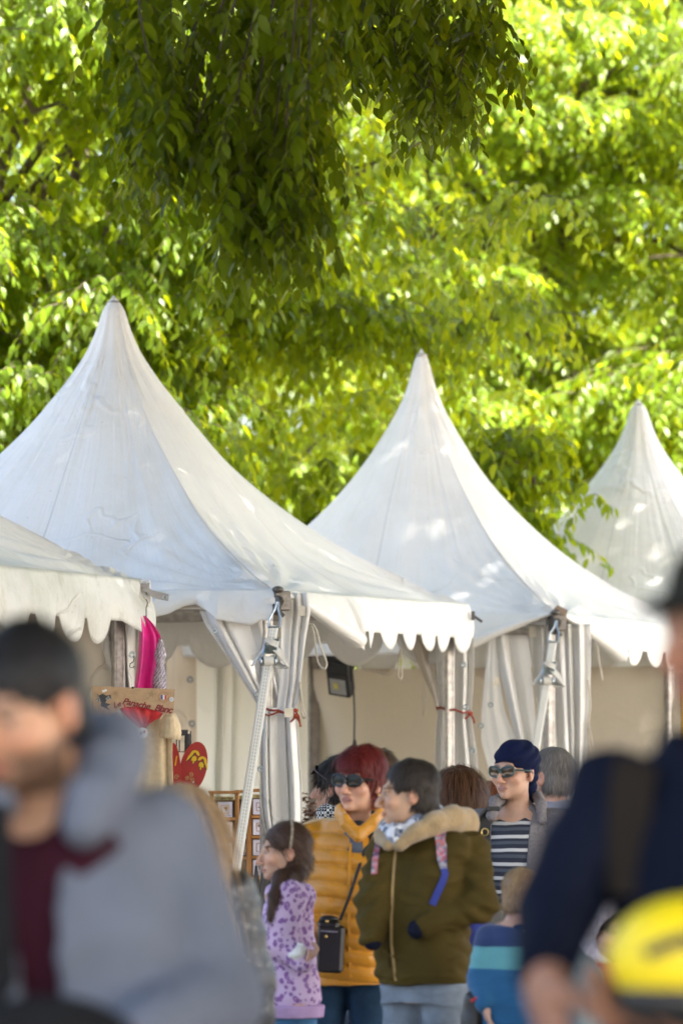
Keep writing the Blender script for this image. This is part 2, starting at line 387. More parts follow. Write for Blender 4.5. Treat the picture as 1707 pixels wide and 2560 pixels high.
def tree_right():
    rng = np.random.default_rng(23)
    T = thing('plane_tree', 'tall yellow green tree standing behind the two right hand tents', 'tree', (2.35, 39.8, 0))
    c = in_box(rng, 170, (-2.0, 37.6, 2.2), (4.6, 40.8, 9.6)); r = rng.uniform(.4, .85, len(c))
    p0 = sprays_to_mesh('x', *clump_sprays(c, r, 22, rng, hollow=.6, front=.5, L=(.3, .7), dr=(.15, .5)), 12, .125, rng, limp=.8)
    A, D, L_, dr_ = bough_sprays(rng, 125, (-1.6, 35.4, 2.8), (4.6, 38.0, 8.6), 60, out=1.6, wid=.36); p1 = sprays_to_mesh('x', A, D, L_, dr_, 13, .125, rng, spread=.8, limp=.95)
    c2 = in_box(rng, 200, (-3, 36.0, 2.6), (10, 43, 15)); c2 = c2[((c2[:, 2] > 9.8) & (c2[:, 1] > 39)) | (c2[:, 0] > 5.0)]; c2 = c2[rng.uniform(size=len(c2)) > .55]
    p2 = sprays_to_mesh('x', *clump_sprays(c2, rng.uniform(.7, 1.1, len(c2)), 12, rng), 8, .22, rng, simple=True, twig=0)
    crown_obj('crown', [p0, p1, p2], LEAF_B, T)
    mb = MB(T.location); base = Vector(T.location)
    limb(mb, base, base + Vector((-.5, -.6, 5.0)), .17, .11, 0, 5); limb(mb, base + Vector((-.5, -.6, 5.0)), at(1345, 60, 38.2), .10, .07, 0, 6); limb(mb, base + Vector((-.4, -.6, 4.6)), at(1370, -150, 38.9), .08, .055, 0, 61)
    top = base + Vector((-.5, -.6, 4.6))
    limb(mb, at(1410, 252, 37.4), at(1640, 118, 36.4), .055, .02, .02, 7); limb(mb, at(1410, 252, 37.4), at(1720, 232, 36.6), .05, .02, .05, 8); limb(mb, top, at(1410, 252, 37.4), .1, .055, .1, 9)
    for i in range(14):
        e = Vector((rng.uniform(-1.6, 4.6), rng.uniform(36.0, 39.5), rng.uniform(3.4, 11.0)))
        q = limb(mb, top + Vector((0, 0, rng.uniform(-.8, 1.6))), e, .035, .010, .3, 40 + i)
        for j in range(2): limb(mb, q[4 + j], q[4 + j] + Vector((rng.uniform(-.9, .9), rng.uniform(-.8, .3), rng.uniform(-.1, .8))), .02, .006, .05, 190 + i * 3 + j, 5)
    mb.build('trunk', BARK, T); twig_obj('twigs', [p1], BARK, T)
def tree_back(name_label, loc, lo, hi, seed, n, lm):
    rng = np.random.default_rng(seed)
    T = thing('background_tree', name_label, 'tree', loc, group='trees closing the far side of the square')
    c = in_box(rng, n, lo, hi)
    if HOLES: c = c[(c[:, 2] < 9) | (rng.uniform(size=len(c)) > HOLES)]
    p = sprays_to_mesh('x', *clump_sprays(c, rng.uniform(.9, 1.6, len(c)), 15, rng, L=(.5, 1.0), dr=(.3, .7), front=.3), 10, .21, rng, simple=True, twig=0)
    crown_obj('crown', [p], lm, T)
    mb = MB(T.location); b0 = Vector(loc); limb(mb, b0, b0 + Vector((.2, 0, 6.5)), .3, .2, 0, seed)
    for i in range(9): limb(mb, b0 + Vector((.2, 0, 5 + .3 * i)), Vector((rng.uniform(lo[0], hi[0]), rng.uniform(lo[1], hi[1]), rng.uniform(5, hi[2]))), .12, .02, .4, seed + i)
    mb.build('trunk', BARK, T)
def tree_near():
    """the tree whose hanging boughs come into the top of the frame, its trunk to the right of it"""
    rng = np.random.default_rng(31)
    T = thing('overhanging_tree', 'dark shaded tree whose leafy boughs hang down from the top edge', 'tree', (4.3, 17.6, 0))
    # hanging boughs: (px, py of the tip, depth)
    strands = []
    def bough(x0, x1, y0, y1, Y0, Y1, n):
        for i in range(n):
            strands.append((rng.uniform(x0, x1), rng.uniform(y0, y1), rng.uniform(Y0, Y1)))
    bough(280, 1240, -440, -60, 16.6, 19.0, 230)
    bough(280, 840, -60, 110, 16.4, 18.6, 110); bough(290, 470, 80, 240, 16.4, 17.6, 48); bough(345, 460, 220, 345, 16.4, 17.2, 36)
    bough(530, 830, 90, 330, 16.4, 18.0, 80); bough(560, 800, 300, 430, 16.4, 17.6, 56); bough(550, 770, 420, 500, 16.4, 17.2, 46); bough(560, 720, 490, 560, 16.4, 17.0, 34); bough(480, 540, 280, 350, 16.4, 17.0, 10)
    bough(820, 1240, -40, 110, 18.4, 19.8, 85); bough(880, 1000, 60, 140, 18.6, 19.8, 16); bough(1020, 1150, 90, 235, 18.6, 19.8, 46); bough(1180, 1240, 60, 130, 18.6, 19.6, 12)
    A = np.array([tuple(at(*s)) for s in strands]); k = len(A)
    ang = rng.uniform(0, 6.28, k); D = np.stack([np.cos(ang), np.sin(ang), np.zeros(k)], 1)
    near = A[:, 1] > 18
    p1 = sprays_to_mesh('x', A, D, rng.uniform(.06, .20, k), rng.uniform(.22, .34, k), 11, .102, rng, twig=.003, spread=.95, limp=1.1)
    c2 = in_box(rng, 135, (-3.2, 12.5, 5.9), (5.5, 20.0, 8.6)); c2 = c2[(c2[:, 2] > 4.9 + .0)]
    if HOLES: c2 = c2[rng.uniform(size=len(c2)) > HOLES * .5]
    p2 = sprays_to_mesh('x', *clump_sprays(c2, rng.uniform(.6, .95, len(c2)), 14, rng), 8, .17, rng, simple=True, twig=0)
    c3 = in_box(rng, NCAN, (-3.5, -3, 6.9), (10.5, 31.0, 9.9)); c3 = c3[(c3[:, 1] < 25.5) | (c3[:, 0] > 2.2)]  # unseen leaf canopy added overhead to keep tents and crowd in shade
    sv = (28.6 - c3[:, 1]) / max(1e-3, -sd.y); lz = c3[:, 2] - sd.z * sv; lx = c3[:, 0] - sd.x * sv; c3 = c3[~((lz > 3.7) & (lz < 9) & (lx > -4.5) & (lx < 1.6) & (sv > 0))]  # canopy cleared along the sun rays so the left tree stays lit
    p3 = sprays_to_mesh('x', *clump_sprays(c3, rng.uniform(.8, 1.2, len(c3)), 11, rng, L=(.5, .9), dr=(.2, .5)), 8, .24, rng, simple=True, twig=0)
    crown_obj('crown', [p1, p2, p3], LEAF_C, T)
    mb = MB(T.location); b0 = Vector(T.location)
    limb(mb, b0, b0 + Vector((-.4, -.3, 4.4)), .27, .2, 0, 1)
    top = b0 + Vector((-.4, -.3, 4.3))
    l1 = limb(mb, top, Vector((-.9, 16.4, 5.1)), .16, .06, .25, 2, 12); l2 = limb(mb, top, Vector((.2, 19.0, 5.0)), .12, .05, .3, 4, 10); limb(mb, top, Vector((2.2, 13.5, 7.0)), .13, .05, .2, 5); limb(mb, top, top + Vector((.3, .2, 3.4)), .17, .06, 0, 6); limb(mb, top + Vector((0, 0, .4)), Vector((1.5, 23.5, 7.6)), .13, .03, .5, 7); limb(mb, top + Vector((0, 0, .6)), Vector((6.5, 22.5, 8.0)), .12, .03, .5, 8); limb(mb, top + Vector((0, 0, .8)), Vector((1.0, 11.0, 8.0)), .13, .03, .6, 9)
    nodes = l1[4:] + l2[4:]
    for i in range(k):                                              # each hanging twig back to a limb
        a = Vector(A[i])
        if i % 23: continue
        n = min(nodes, key=lambda q: (q - a).length)
        if (n - a).length > 1.6: n = a + Vector((rng.uniform(-.2, .2), rng.uniform(-.2, .2), .8))
        mid = a.lerp(n, .5) + Vector((0, 0, .12)); mb.tube([a, a.lerp(mid, .5) + Vector((0, 0, .03)), mid, n], [.003, .004, .005, .007], 5, caps=False)
    mb.build('trunk', M('dark_bark', (.045, .033, .022), .9, var=.3, scale=18), T); twig_obj('twigs', [p1], M('dark_bark', (.045, .033, .022)), T)
def sprig():
    """last leafy bough of the left tree's neighbour, in front of the rearmost tent"""
    rng = np.random.default_rng(5)
    T = thing('lime_sapling', 'low leafy sapling between the middle and rearmost tent roofs', 'tree', (1.32, 30.15, 0))
    pts = []
    for i in range(34):
        pts.append(tuple(at(rng.uniform(1255, 1440), rng.uniform(1075, 1215), rng.uniform(29.9, 30.4))))
    for (x, y) in ((1470, 1200), (1482, 1235), (1455, 1262)): pts.append(tuple(at(x, y, 29.9)))
    A = np.array(pts); k = len(A); ang = rng.uniform(0, 6.28, k); D = np.stack([np.cos(ang), np.sin(ang), np.zeros(k) + .1], 1)
    p = sprays_to_mesh('x', A, D, rng.uniform(.05, .16, k), rng.uniform(.12, .26, k), 9, .115, rng)
    crown_obj('crown', [p], LEAF_A, T)
    mb = MB(T.location); limb(mb, T.location, at(1330, 1100, 30.15), .035, .015, 0, 3)
    mb.build('trunk', BARK, T); twig_obj('twigs', [p], BARK, T)
tree_left(); tree_right(); tree_near(); sprig()
tree_back('broad sunlit tree in the far background at the left', (-6, 52, 0), (-12, 47, 2), (0.5, 57, 15), 71, 430, LEAF_A)
tree_back('pale blurred tree in the far background at the right', (6, 56, 0), (-0.5, 51, 2), (14, 61, 16), 72, 520, LEAF_B)
# ------------------------------------------------------------------ tents
def fabric(name, col, trans=0.18, tcol=None, dirt=(.55, .52, .45), dirt_amt=.25, streak=True, seams=False, rough=.48, bd=.006, fold=0.0):
    m, nt, b = nmat(name)
    uv = node(nt, 'ShaderNodeUVMap'); tc = node(nt, 'ShaderNodeTexCoord')
    f1 = noise(nt, 1.6, 7, .62); f2 = noise(nt, 1.0, 6, .65, vec=uv.outputs[0], stretch=(28, 1.4, 1))
    d = math_n(nt, 'MULTIPLY', ramp(nt, f1, [(0.48, (0, 0, 0)), (0.75, (1, 1, 1))]), dirt_amt)
    c = mix_col(nt, d, col, dirt)
    d2 = math_n(nt, 'MULTIPLY', ramp(nt, f2, [(0.55, (0, 0, 0)), (0.72, (1, 1, 1))]), dirt_amt * .8)
    c = mix_col(nt, d2, c, dirt)
    spk = noise(nt, 55, 2, .5); sp = ramp(nt, spk, [(0.735, (0, 0, 0)), (0.75, (1, 1, 1))])
    c = mix_col(nt, math_n(nt, 'MULTIPLY', sp, dirt_amt * 1.2), c, (.25, .21, .17))
    if seams:
        sx = node(nt, 'ShaderNodeSeparateXYZ'); nt.links.new(uv.outputs[0], sx.inputs[0])
        fr = math_n(nt, 'FRACT', math_n(nt, 'MULTIPLY', sx.outputs[0], 2.0))
        dd = math_n(nt, 'ABSOLUTE', math_n(nt, 'SUBTRACT', fr, .5))       # .5 at hips and mid seams
        line = math_n(nt, 'GREATER_THAN', math_n(nt, 'MULTIPLY', dd, 1.0), .4945)
        c = mix_col(nt, math_n(nt, 'MULTIPLY', line, .5), c, (.42, .42, .44))
    nt.links.new(c, b.inputs['Base Color']); setin(b, Roughness=rough); b.inputs['Specular IOR Level'].default_value = .35
    # creases: long streaks up the slope, a few sharp wrinkles, fine weave
    w1 = noise(nt, 1.0, 5, .6, vec=uv.outputs[0], stretch=(26, 1.1, 1))
    vo = node(nt, 'ShaderNodeTexVoronoi', feature='DISTANCE_TO_EDGE'); nz = node(nt, 'ShaderNodeTexNoise'); setin(nz, Scale=2.0, Detail=3)
    nt.links.new(tc.outputs['Object'], nz.inputs['Vector'])
    ad = node(nt, 'ShaderNodeVectorMath', operation='MULTIPLY_ADD'); nt.links.new(nz.outputs['Color'], ad.inputs[0]); ad.inputs[1].default_value = (.8, .8, .8); nt.links.new(tc.outputs['Object'], ad.inputs[2])
    nt.links.new(ad.outputs[0], vo.inputs['Vector']); setin(vo, Scale=1.7)
    cr = ramp(nt, vo.outputs['Distance'], [(0.0, (1, 1, 1)), (0.035, (0, 0, 0))])
    msk = ramp(nt, noise(nt, 1.3, 2), [(0.5, (0, 0, 0)), (0.62, (1, 1, 1))])
    cr = math_n(nt, 'MULTIPLY', cr, msk)
    h = math_n(nt, 'ADD', math_n(nt, 'MULTIPLY', w1, .95 if streak else .4), math_n(nt, 'MULTIPLY', cr, .7))
    h = math_n(nt, 'ADD', h, math_n(nt, 'MULTIPLY', noise(nt, 5, 4, .6), .9))
    bump(nt, b, h, .75, bd * 2.6)
    if trans:
        tr = node(nt, 'ShaderNodeBsdfTranslucent'); tr.inputs[0].default_value = c4(tcol or (.9, .84, .70))
        mx = node(nt, 'ShaderNodeMixShader'); mx.inputs[0].default_value = trans
        nt.links.new(b.outputs[0], mx.inputs[1]); nt.links.new(tr.outputs[0], mx.inputs[2]); nt.links.new(mx.outputs[0], nt.nodes['Material Output'].inputs['Surface'])
    return m
ROOF = fabric('white_tent_fabric', (.83, .82, .805), .10, dirt_amt=.38, seams=True)
ROOF_OLD = fabric('stained_tent_fabric', (.74, .74, .72), .10, dirt=(.40, .40, .32), dirt_amt=.55, seams=True)
VAL = fabric('valance_fabric', (.81, .80, .77), .10, dirt=(.52, .49, .42), dirt_amt=.3)
VAL_OLD = fabric('stained_valance_fabric', (.66, .66, .62), .08, dirt=(.33, .32, .24), dirt_amt=.75)
CURT = fabric('curtain_vinyl', (.78, .77, .75), .12, dirt=(.55, .52, .47), dirt_amt=.25, rough=.6)
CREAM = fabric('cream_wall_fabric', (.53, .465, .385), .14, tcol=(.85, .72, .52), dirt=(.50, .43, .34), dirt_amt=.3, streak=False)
ALU = M('worn_aluminium', (.50, .47, .44), .45, metal=.6, var=.22, scale=30, bmp=.3)
DARKMET = M('dark_bracket_steel', (.16, .145, .13), .5, metal=.7, var=.25, scale=40)
ZINC = M('zinc_steel', (.42, .47, .50), .32, metal=.9, var=.2, scale=50)
SHADE_POST = M('shade_brown_post', (.17, .145, .12), .55, metal=.3, var=.25, scale=20)  # post colour darkened to stand for the shade inside the tent
ROPE = M('cream_cord', (.62, .56, .46), .85, var=.2, scale=200, bmp=.6, bscale=400)
REDROPE = M('red_twine', (.42, .07, .035), .8, var=.35, scale=120, bmp=.8, bscale=300)
TAPE = M('cream_tape', (.68, .62, .50), .6, var=.1)

HIP_X = np.array([0, .02, .084, .208, .37, .567, .79, 1.0]); HIP_Z = np.array([0, .055, .215, .39, .575, .76, .905, 1.0])
def hip(g):
    # monotone cubic through the measured hip line
    x, y = HIP_X, HIP_Z; d = np.diff(y) / np.diff(x); m = np.concatenate([[d[0]], 2 * d[:-1] * d[1:] / (d[:-1] + d[1:]), [d[-1] * .8]])
    i = np.clip(np.searchsorted(x, g) - 1, 0, len(x) - 2); h = x[i + 1] - x[i]; t = (g - x[i]) / h
    return y[i] * (1 + 2 * t) * (1 - t) ** 2 + h * m[i] * t * (1 - t) ** 2 + y[i + 1] * t * t * (3 - 2 * t) + h * m[i + 1] * t * t * (t - 1)
def roof_points(C, za, corners, g, u):
    """g (nv,1), u (1,nu) in 0..4"""
    cs = np.array([c[:2] for c in corners]); zs = np.array([c[2] for c in corners])
    k = np.floor(u).astype(int) % 4; f = u - np.floor(u); k2 = (k + 1) % 4
    sq = cs[k] * (1 - f)[..., None] + cs[k2] * f[..., None] - np.array(C)
    ze = zs[k] * (1 - f) + zs[k2] * f
    rad = .90 * np.mean(np.linalg.norm(cs - np.array(C), axis=1))
    circ = norm(sq) * rad
    w = smooth01(g, .08, .75)[..., None]
    xy = np.array(C) + g[..., None] * (circ * (1 - w) + sq * w)
    z = za - (za - ze) * hip(g)
    mid = np.sin(PI * f); z = z - .11 * mid * g * (1 - g) ** .8 - 0.02 * mid * g ** 4
    return np.concatenate([xy, z[..., None]], -1)
def build_roof(T, name, C, za, corners, mat, seed, g0=0.0, g1=1.0, off=0.0, nu=288, nv=90, wr=1.0):
    g = np.linspace(0, 1, nv)[:, None] ** 1.35 * (g1 - g0) + g0; u = (np.arange(nu + 1) / nu * 4)[None, :]
    G = g + 0 * u; U = u + 0 * g
    P = roof_points(C, za, corners, G, U)
    # rounded pole head under the fabric
    P[..., 2] = np.minimum(P[..., 2], za - .055 - .9 * np.maximum(G - .012, 0) * 1.9 - (np.clip(G, 0, .03) / .03) ** 2 * .03) if False else P[..., 2]
    tip = np.exp(-(G / .016) ** 2); P[..., 2] -= tip * .03; P[..., :2] += (P[..., :2] - np.array(C)) * (.35 * np.exp(-((G - .012) / .02) ** 2))[..., None]
    du = roof_points(C, za, corners, G, U + .002) - roof_points(C, za, corners, G, U - .002)
    dv = roof_points(C, za, corners, np.minimum(G + .002, 1), U) - roof_points(C, za, corners, np.maximum(G - .002, 0.001), U)
    n = norm(np.cross(dv, du)); n = np.where(n[..., 2:3] < 0, -n, n)
    f = U - np.floor(U); r = np.random.default_rng(seed)
    dcor = np.minimum(f, 1 - f)
    a = np.arctan2(dcor * 2, 1.02 - G)                              # fan of tension lines out of each corner
    fan = np.sin(a * 26 + r.uniform(0, 6)) * np.exp(-dcor * 2.2) * smooth01(G, .45, .95) * .015
    streak = np.sin(U * 2 * PI * 5 + 1.3 * np.sin(U * 9 + r.uniform(0, 6)) + 2 * G) * smooth01(G, .25, .7) * .006
    gat = np.sin(U * 2 * PI * 3.5 + r.uniform(0, 6) + 2.5 * np.sin(U * 2.2)) * np.exp(-((G - .11) / .07) ** 2) * .0035     # gathers round the head
    wb = wob(P.reshape(-1, 3), 3.2, seed + 5).reshape(G.shape) * .010 * smooth01(G, .1, .4)
    P = P + n * ((fan + streak + gat + wb) * wr * smooth01(1 - G, 0, .03) + off)[..., None]
    me = grid_mesh(name, P - np.array(T.location), np.stack([U, G], -1))
    return obj(name, me, mat, T)
def valance(T, a, b, drop, mat, seed, out=None, wave=.02, nu=260, nv=10, name='valance', org=None, period=None):
    """hanging strip below the eave from a to b; drop(s) gives its depth in metres at distance s from a"""
    a = np.array(a); b = np.array(b); L = np.linalg.norm(b - a); e = (b - a) / L
    n = np.array([e[1], -e[0], 0]); s = np.linspace(0, L, nu)
    D = np.array([drop(x) for x in s]); v = np.linspace(0, 1, nv)[:, None]
    rr = np.random.default_rng(seed); ph = rr.uniform(0, 6.28, 4)
    wv = (np.sin(s * 5.1 + ph[0]) + .7 * np.sin(s * 9.7 + ph[1]) + .45 * np.sin(s * 17 + ph[2])) * wave
    o = wv[None, :] * v + .022 * np.sin(v * PI * .9) + (np.array([out(x) for x in s])[None, :] * v if out else 0)
    P = a[None, None] + e * s[None, :, None] + n * o[..., None] + np.array([0, 0, -1.0]) * (D[None, :] * v)[..., None] + n * .004
    uv = np.stack([s[None, :] / 3 + 0 * v, v + 0 * s[None, :]], -1)
    ob = obj(name, grid_mesh(name, P - np.array(T.location), uv), mat, T); thicken(ob, .002)
    return ob
def scallop(s, base, tongue, p, ph=0.0, gap=.32):
    x = ((s + ph) / p) % 1.0
    if x < gap: return base
    t = (x - gap) / (1 - gap); return base + tongue * math.sin(PI * t) ** .62
def tab(xs, ys): return lambda s: float(np.interp(s, xs, ys))

def pleat(T, levels, Y, nf, depth, mat, name='curtain', seed=0, nu=190, nv=70, sharp=.7, slant=0.0, th=.002, hem=True):
    """gathered cloth hung at depth Y: levels are (py, left px, right px); nf folds of the given depth in metres"""
    lv = np.array(levels, float); py = np.linspace(lv[0, 0], lv[-1, 0], nv)
    def sm(col):
        y = np.interp(py, lv[:, 0], lv[:, col]); k = np.array([1, 2, 3, 2, 1.]) / 9
        return np.concatenate([y[:2], np.convolve(y, k, 'valid'), y[-2:]])
    l, r = sm(1), sm(2); u = np.linspace(0, 1, nu)
    rr = np.random.default_rng(seed); warp = u + .035 * np.sin(u * 2 * PI * nf * .5 + rr.uniform(0, 6)) + .03 * np.sin(u * 9 + rr.uniform(0, 6))
    wd = (r - l) * Y / FPX
    Z = EYE + (HY - py) * Y / FPX
    X = ((l[:, None] + (r - l)[:, None] * u[None]) - CX) * Y / FPX
    drift = .18 * np.sin(np.linspace(0, 1, nv) * 5 + rr.uniform(0, 6))
    c = np.abs(np.sin(PI * nf * warp[None] + drift[:, None])) ** sharp; c = c * (.62 + .38 * np.sin(2.1 * nf * warp + rr.uniform(0, 6)))[None]
    amp = depth * (.45 + .55 * np.clip(wd / max(wd.max(), 1e-6), 0, 1))[:, None] * (1 + .3 * np.sin(u * 13 + rr.uniform(0, 6)))[None]
    Yd = Y - c * amp + slant * (u[None] - .5)
    P = np.stack([X, Yd, Z[:, None] + 0 * X], -1)
    P[..., 1] += wob(P.reshape(-1, 3), 9, seed + 3).reshape(P.shape[:2]) * .010
    ob = obj(name, grid_mesh(name, P - np.array(T.location), np.stack([u[None] * wd.max() * .3 + 0 * X, (Z[:, None] + 0 * X) * .4], -1)), mat, T)
    thicken(ob, th); return ob
def ring_rope(T, pxl, pxr, py0, py1, Y, r, mat, name='tie_cord', dep=.07):
    m = MB(T.location); pts = []
    for i in range(25):
        w = 2 * PI * i / 24; t = .5 - .5 * math.cos(w)
        p = at(pxl + (pxr - pxl) * t, py0 + (py1 - py0) * t + 2.5 * math.sin(7 * w), Y); p.y -= math.sin(w) * dep - .0; pts.append(p)
    m.tube(pts, r, 7)
    k = at(pxr - 6, py1, Y) + Vector((0, -dep * .45, 0))
    m.ball(k, r * 2.2); m.tube([k, k + Vector((.018, -.01, -.03)), k + Vector((.024, -.006, -.055))], r * .9, 6); m.tube([k, k + Vector((-.015, -.012, -.02)), k + Vector((-.03, -.012, -.032))], r * .9, 6)
    return m.build(name, mat, T)
def eyelet(T, px, py, Y, r=.013):
    p = at(px, py, Y); m = MB(T.location); m.torus(p, r, r * .42, (0, 1, 0), 14, 6); m.build('eyelet', ZINC, T)
def loop_cord(T, pts, Y, r=.0055, name='hanging_cord'):
    m = MB(T.location); P = [at(x, y, Y) + Vector((0, -.01 * (i % 2), 0)) for i, (x, y) in enumerate(pts)]
    # smooth by Catmull-Rom
    Q = []
    for i in range(len(P) - 1):
        p0, p1, p2, p3 = P[max(i - 1, 0)], P[i], P[i + 1], P[min(i + 2, len(P) - 1)]
        for j in range(6):
            t = j / 6; Q.append(.5 * ((2 * p1) + (p2 - p0) * t + (2 * p0 - 5 * p1 + 4 * p2 - p3) * t * t + (3 * p1 - p0 - 3 * p2 + p3) * t ** 3))
    Q.append(P[-1]); m.tube(Q, r, 7); return m.build(name, ROPE, T)

def strap_mat():
    m, nt, b = nmat('strap_webbing')
    uv = node(nt, 'ShaderNodeUVMap'); sx = node(nt, 'ShaderNodeSeparateXYZ'); nt.links.new(uv.outputs[0], sx.inputs[0])
    d = math_n(nt, 'ABSOLUTE', math_n(nt, 'SUBTRACT', math_n(nt, 'ABSOLUTE', math_n(nt, 'SUBTRACT', sx.outputs[0], .5)), .13))
    ln = math_n(nt, 'LESS_THAN', d, .035); ds = math_n(nt, 'GREATER_THAN', math_n(nt, 'FRACT', math_n(nt, 'MULTIPLY', sx.outputs[1], 55)), .35)
    c = mix_col(nt, math_n(nt, 'MULTIPLY', ln, ds), (.66, .66, .62), (.26, .27, .29))
    nt.links.new(c, b.inputs['Base Color']); setin(b, Roughness=.75)
    w = math_n(nt, 'SINE', math_n(nt, 'MULTIPLY', sx.outputs[1], 1400)); bump(nt, b, w, .25, .001); return m
STRAP = strap_mat()
def flat_strap(T, pts, w, side, name, nsub=24):
    P = [Vector(p) for p in pts]; Q = []
    for i in range(len(P) - 1): Q += [P[i].lerp(P[i + 1], j / nsub) for j in range(nsub)]
    Q.append(P[-1]); V = []; L = 0; UV = []
    sdv = Vector(side).normalized()
    for i, q in enumerate(Q):
        if i: L += (q - Q[i - 1]).length
        t = (Q[min(i + 1, len(Q) - 1)] - Q[max(i - 1, 0)]).normalized(); s_ = (sdv - t * sdv.dot(t)).normalized()
        tw = .0
        V.append([tuple(q + s_ * w * (k - .5)) for k in (0, .25, .5, .75, 1)]); UV.append([(k, L) for k in (0, .25, .5, .75, 1)])
    ob = obj(name, grid_mesh(name, np.array(V) - np.array(T.location), np.array(UV)), STRAP, T); thicken(ob, .003); return ob
def ratchet_strap(T, top, foot, tb):
    """lashing strap from the eave corner to the ground with its ratchet at fraction tb"""
    top = Vector(top); foot = Vector(foot); d = (foot - top).normalized(); sd_ = Vector((1, .15, 0)).normalized(); fr = d.cross(sd_).normalized()
    if fr.y > 0: fr = -fr
    s = bpy.data.objects.new('lashing_strap', None); COL.objects.link(s); s.parent = T; s.location = top - Vector(T.location)
    class _R: pass
    def mbx(): return MB(top)
    def bld(m, n, mt): return m.build(n, mt, s)
    # webbing runs
    hk = top + d * .13; bk = top.lerp(foot, tb)
    def web(pts, nm):
        P = [Vector(p) for p in pts]
        ob = flat_strap(T, P, .048, sd_, nm); ob.parent = s
        for v in ob.data.vertices: v.co += Vector(T.location) - top
        return ob
    web([hk, bk - d * .05], 'webbing'); web([bk + d * .07 + fr * .012, foot], 'webbing')
    m = mbx()                                                       # wire hook
    for sg in (-1, 1): m.tube([top + sd_ * .004 * sg, top + d * .04 + sd_ * .008 * sg, top + d * .085 + sd_ * .026 * sg, hk + sd_ * .030 * sg, hk + d * .012 + sd_ * .026 * sg], .005, 8)
    m.tube([hk - sd_ * .028 + d * .010, hk + sd_ * .028 + d * .010], .005, 8); bld(m, 'wire_hook', ZINC)
    m = mbx(); R = Matrix((sd_, -fr, -d)).transposed()
    for sg in (-1, 1): m.box(bk + sd_ * .034 * sg + fr * .012, (.006, .034, .125), R, .002); m.ball(bk + d * .058 + sd_ * .036 * sg + fr * .014, (.012, .024, .024), 12, 8)
    m.box(bk - d * .055 + fr * .026, (.078, .006, .014), R, .002); m.box(bk - d * .002 + fr * .030, (.066, .005, .05), R, .002); m.box(bk + d * .02 + fr * .035, (.05, .004, .012), R, .001)
    m.tube([bk - sd_ * .04 + d * .058 + fr * .016, bk + sd_ * .04 + d * .058 + fr * .016], .011, 10); bld(m, 'ratchet', ZINC)
    m = mbx()                                                       # wound webbing and the knotted tail
    m.tube([bk - sd_ * .024 + d * .058 + fr * .016, bk + sd_ * .024 + d * .058 + fr * .016], .024, 14)
    m.ribbon([bk - d * .03 + fr * .02, bk + sd_ * .05 + d * .02 + fr * .03, bk + sd_ * .105 + d * .095 + fr * .02, bk + sd_ * .06 + d * .085 + fr * .012, bk + d * .03], .042, d.cross(sd_) * .3 + d, .004)
    m.ribbon([bk - d * .04 - sd_ * .02 + fr * .02, bk - sd_ * .055 + d * .03, bk - sd_ * .075 + d * .075], .035, fr * .5 + d * .6, .004)
    m.ribbon([bk - d * .06 - sd_ * .03 + fr * .03, bk - d * .035 + fr * .042, bk - d * .025 + sd_ * .034 + fr * .03], .034, d, .005); bld(m, 'webbing_tail', M('webbing_cloth', (.66, .64, .58), .8, bmp=.5, bscale=500))
    return s
def post(T, x, y, h, w=.055, name='post', rot=.42, mat=None):
    m = MB(T.location); R = Euler((0, 0, rot)).to_matrix(); m.box((x, y, h / 2 + .006), (w, w, h - .012), R, .006)
    for dx in (-1, 1): m.box(Vector((x, y, h / 2)) + R @ Vector((dx * w * .27, -w * .5 - .001, 0)), (w * .12, .004, h - .1), R)
    m.box((x, y, .004), (.14, .14, .008), R, .002)
    return m.build(name, mat or ALU, T)
def beam(T, a, b, name='eave_beam', drop=.045, hgt=.06):
    a = Vector(a); b = Vector(b); e = (b - a).normalized(); ang = math.atan2(e.y, e.x); L = (b - a).length - .07
    m = MB(T.location); m.box((a + b) / 2 - Vector((0, 0, drop)), (L, .04, hgt), Euler((0, 0, ang)), .004); return m.build(name, ALU, T)
def tent(label, C, za, corners, roof_mat, seed, wr=1.0, cap=True):
    T = thing('pagoda_tent', label, 'tent', (C[0], C[1], 0), 0, 'white pagoda tents in a row')
    build_roof(T, 'roof', C, za, corners, roof_mat, seed, wr=wr)
    if cap: build_roof(T, 'roof_cap', C, za, corners, roof_mat, seed, 0, .205, .0028, nv=30, wr=wr)
    for k in range(4):
        a, b = corners[k], corners[(k + 1) % 4]
        ci = np.array(C); pa = ci + (np.array(a[:2]) - ci) * .945
        post(T, pa[0], pa[1], a[2] - .02, mat=(SHADE_POST if k == 2 else ALU), w=(.075 if k == 2 else .055))  # rear corner post takes the colour with shade put in
        ia = list(ci + (np.array(a[:2]) - ci) * .972) + [a[2]]; ib = list(ci + (np.array(b[:2]) - ci) * .972) + [b[2]]
        beam(T, ia, ib)
    m = MB(T.location); m.tube([(C[0], C[1], corners[0][2] - .06), (C[0], C[1], za - .075)], .03, 10); m.ball((C[0], C[1], za - .075), (.035, .035, .02))
    for k in range(4):
        ca = np.array(C) + (np.array(corners[k][:2]) - np.array(C)) * .95
        m.tube([(C[0], C[1], corners[0][2] - .04), (ca[0], ca[1], corners[k][2] - .06)], .012, 6)
    m.build('king_pole', ALU, T)
    return T
def bracket(T, p, name='corner_bracket'):
    m = MB(T.location); p = Vector(p)
    m.box(p + Vector((0, 0, -.05)), (.085, .085, .10), Euler((0, 0, .4)), .006); m.box(p + Vector((-.012, -.06, -.075)), (.03, .05, .09), Euler((.5, .3, .4)), .004)
    m.tube([p + Vector((-.03, -.07, -.07)), p + Vector((.02, -.08, -.13))], .010, 8); m.ball(p + Vector((-.01, -.05, .005)), (.03, .03, .018)); return m.build(name, DARKMET, T)

ZE = 2.49
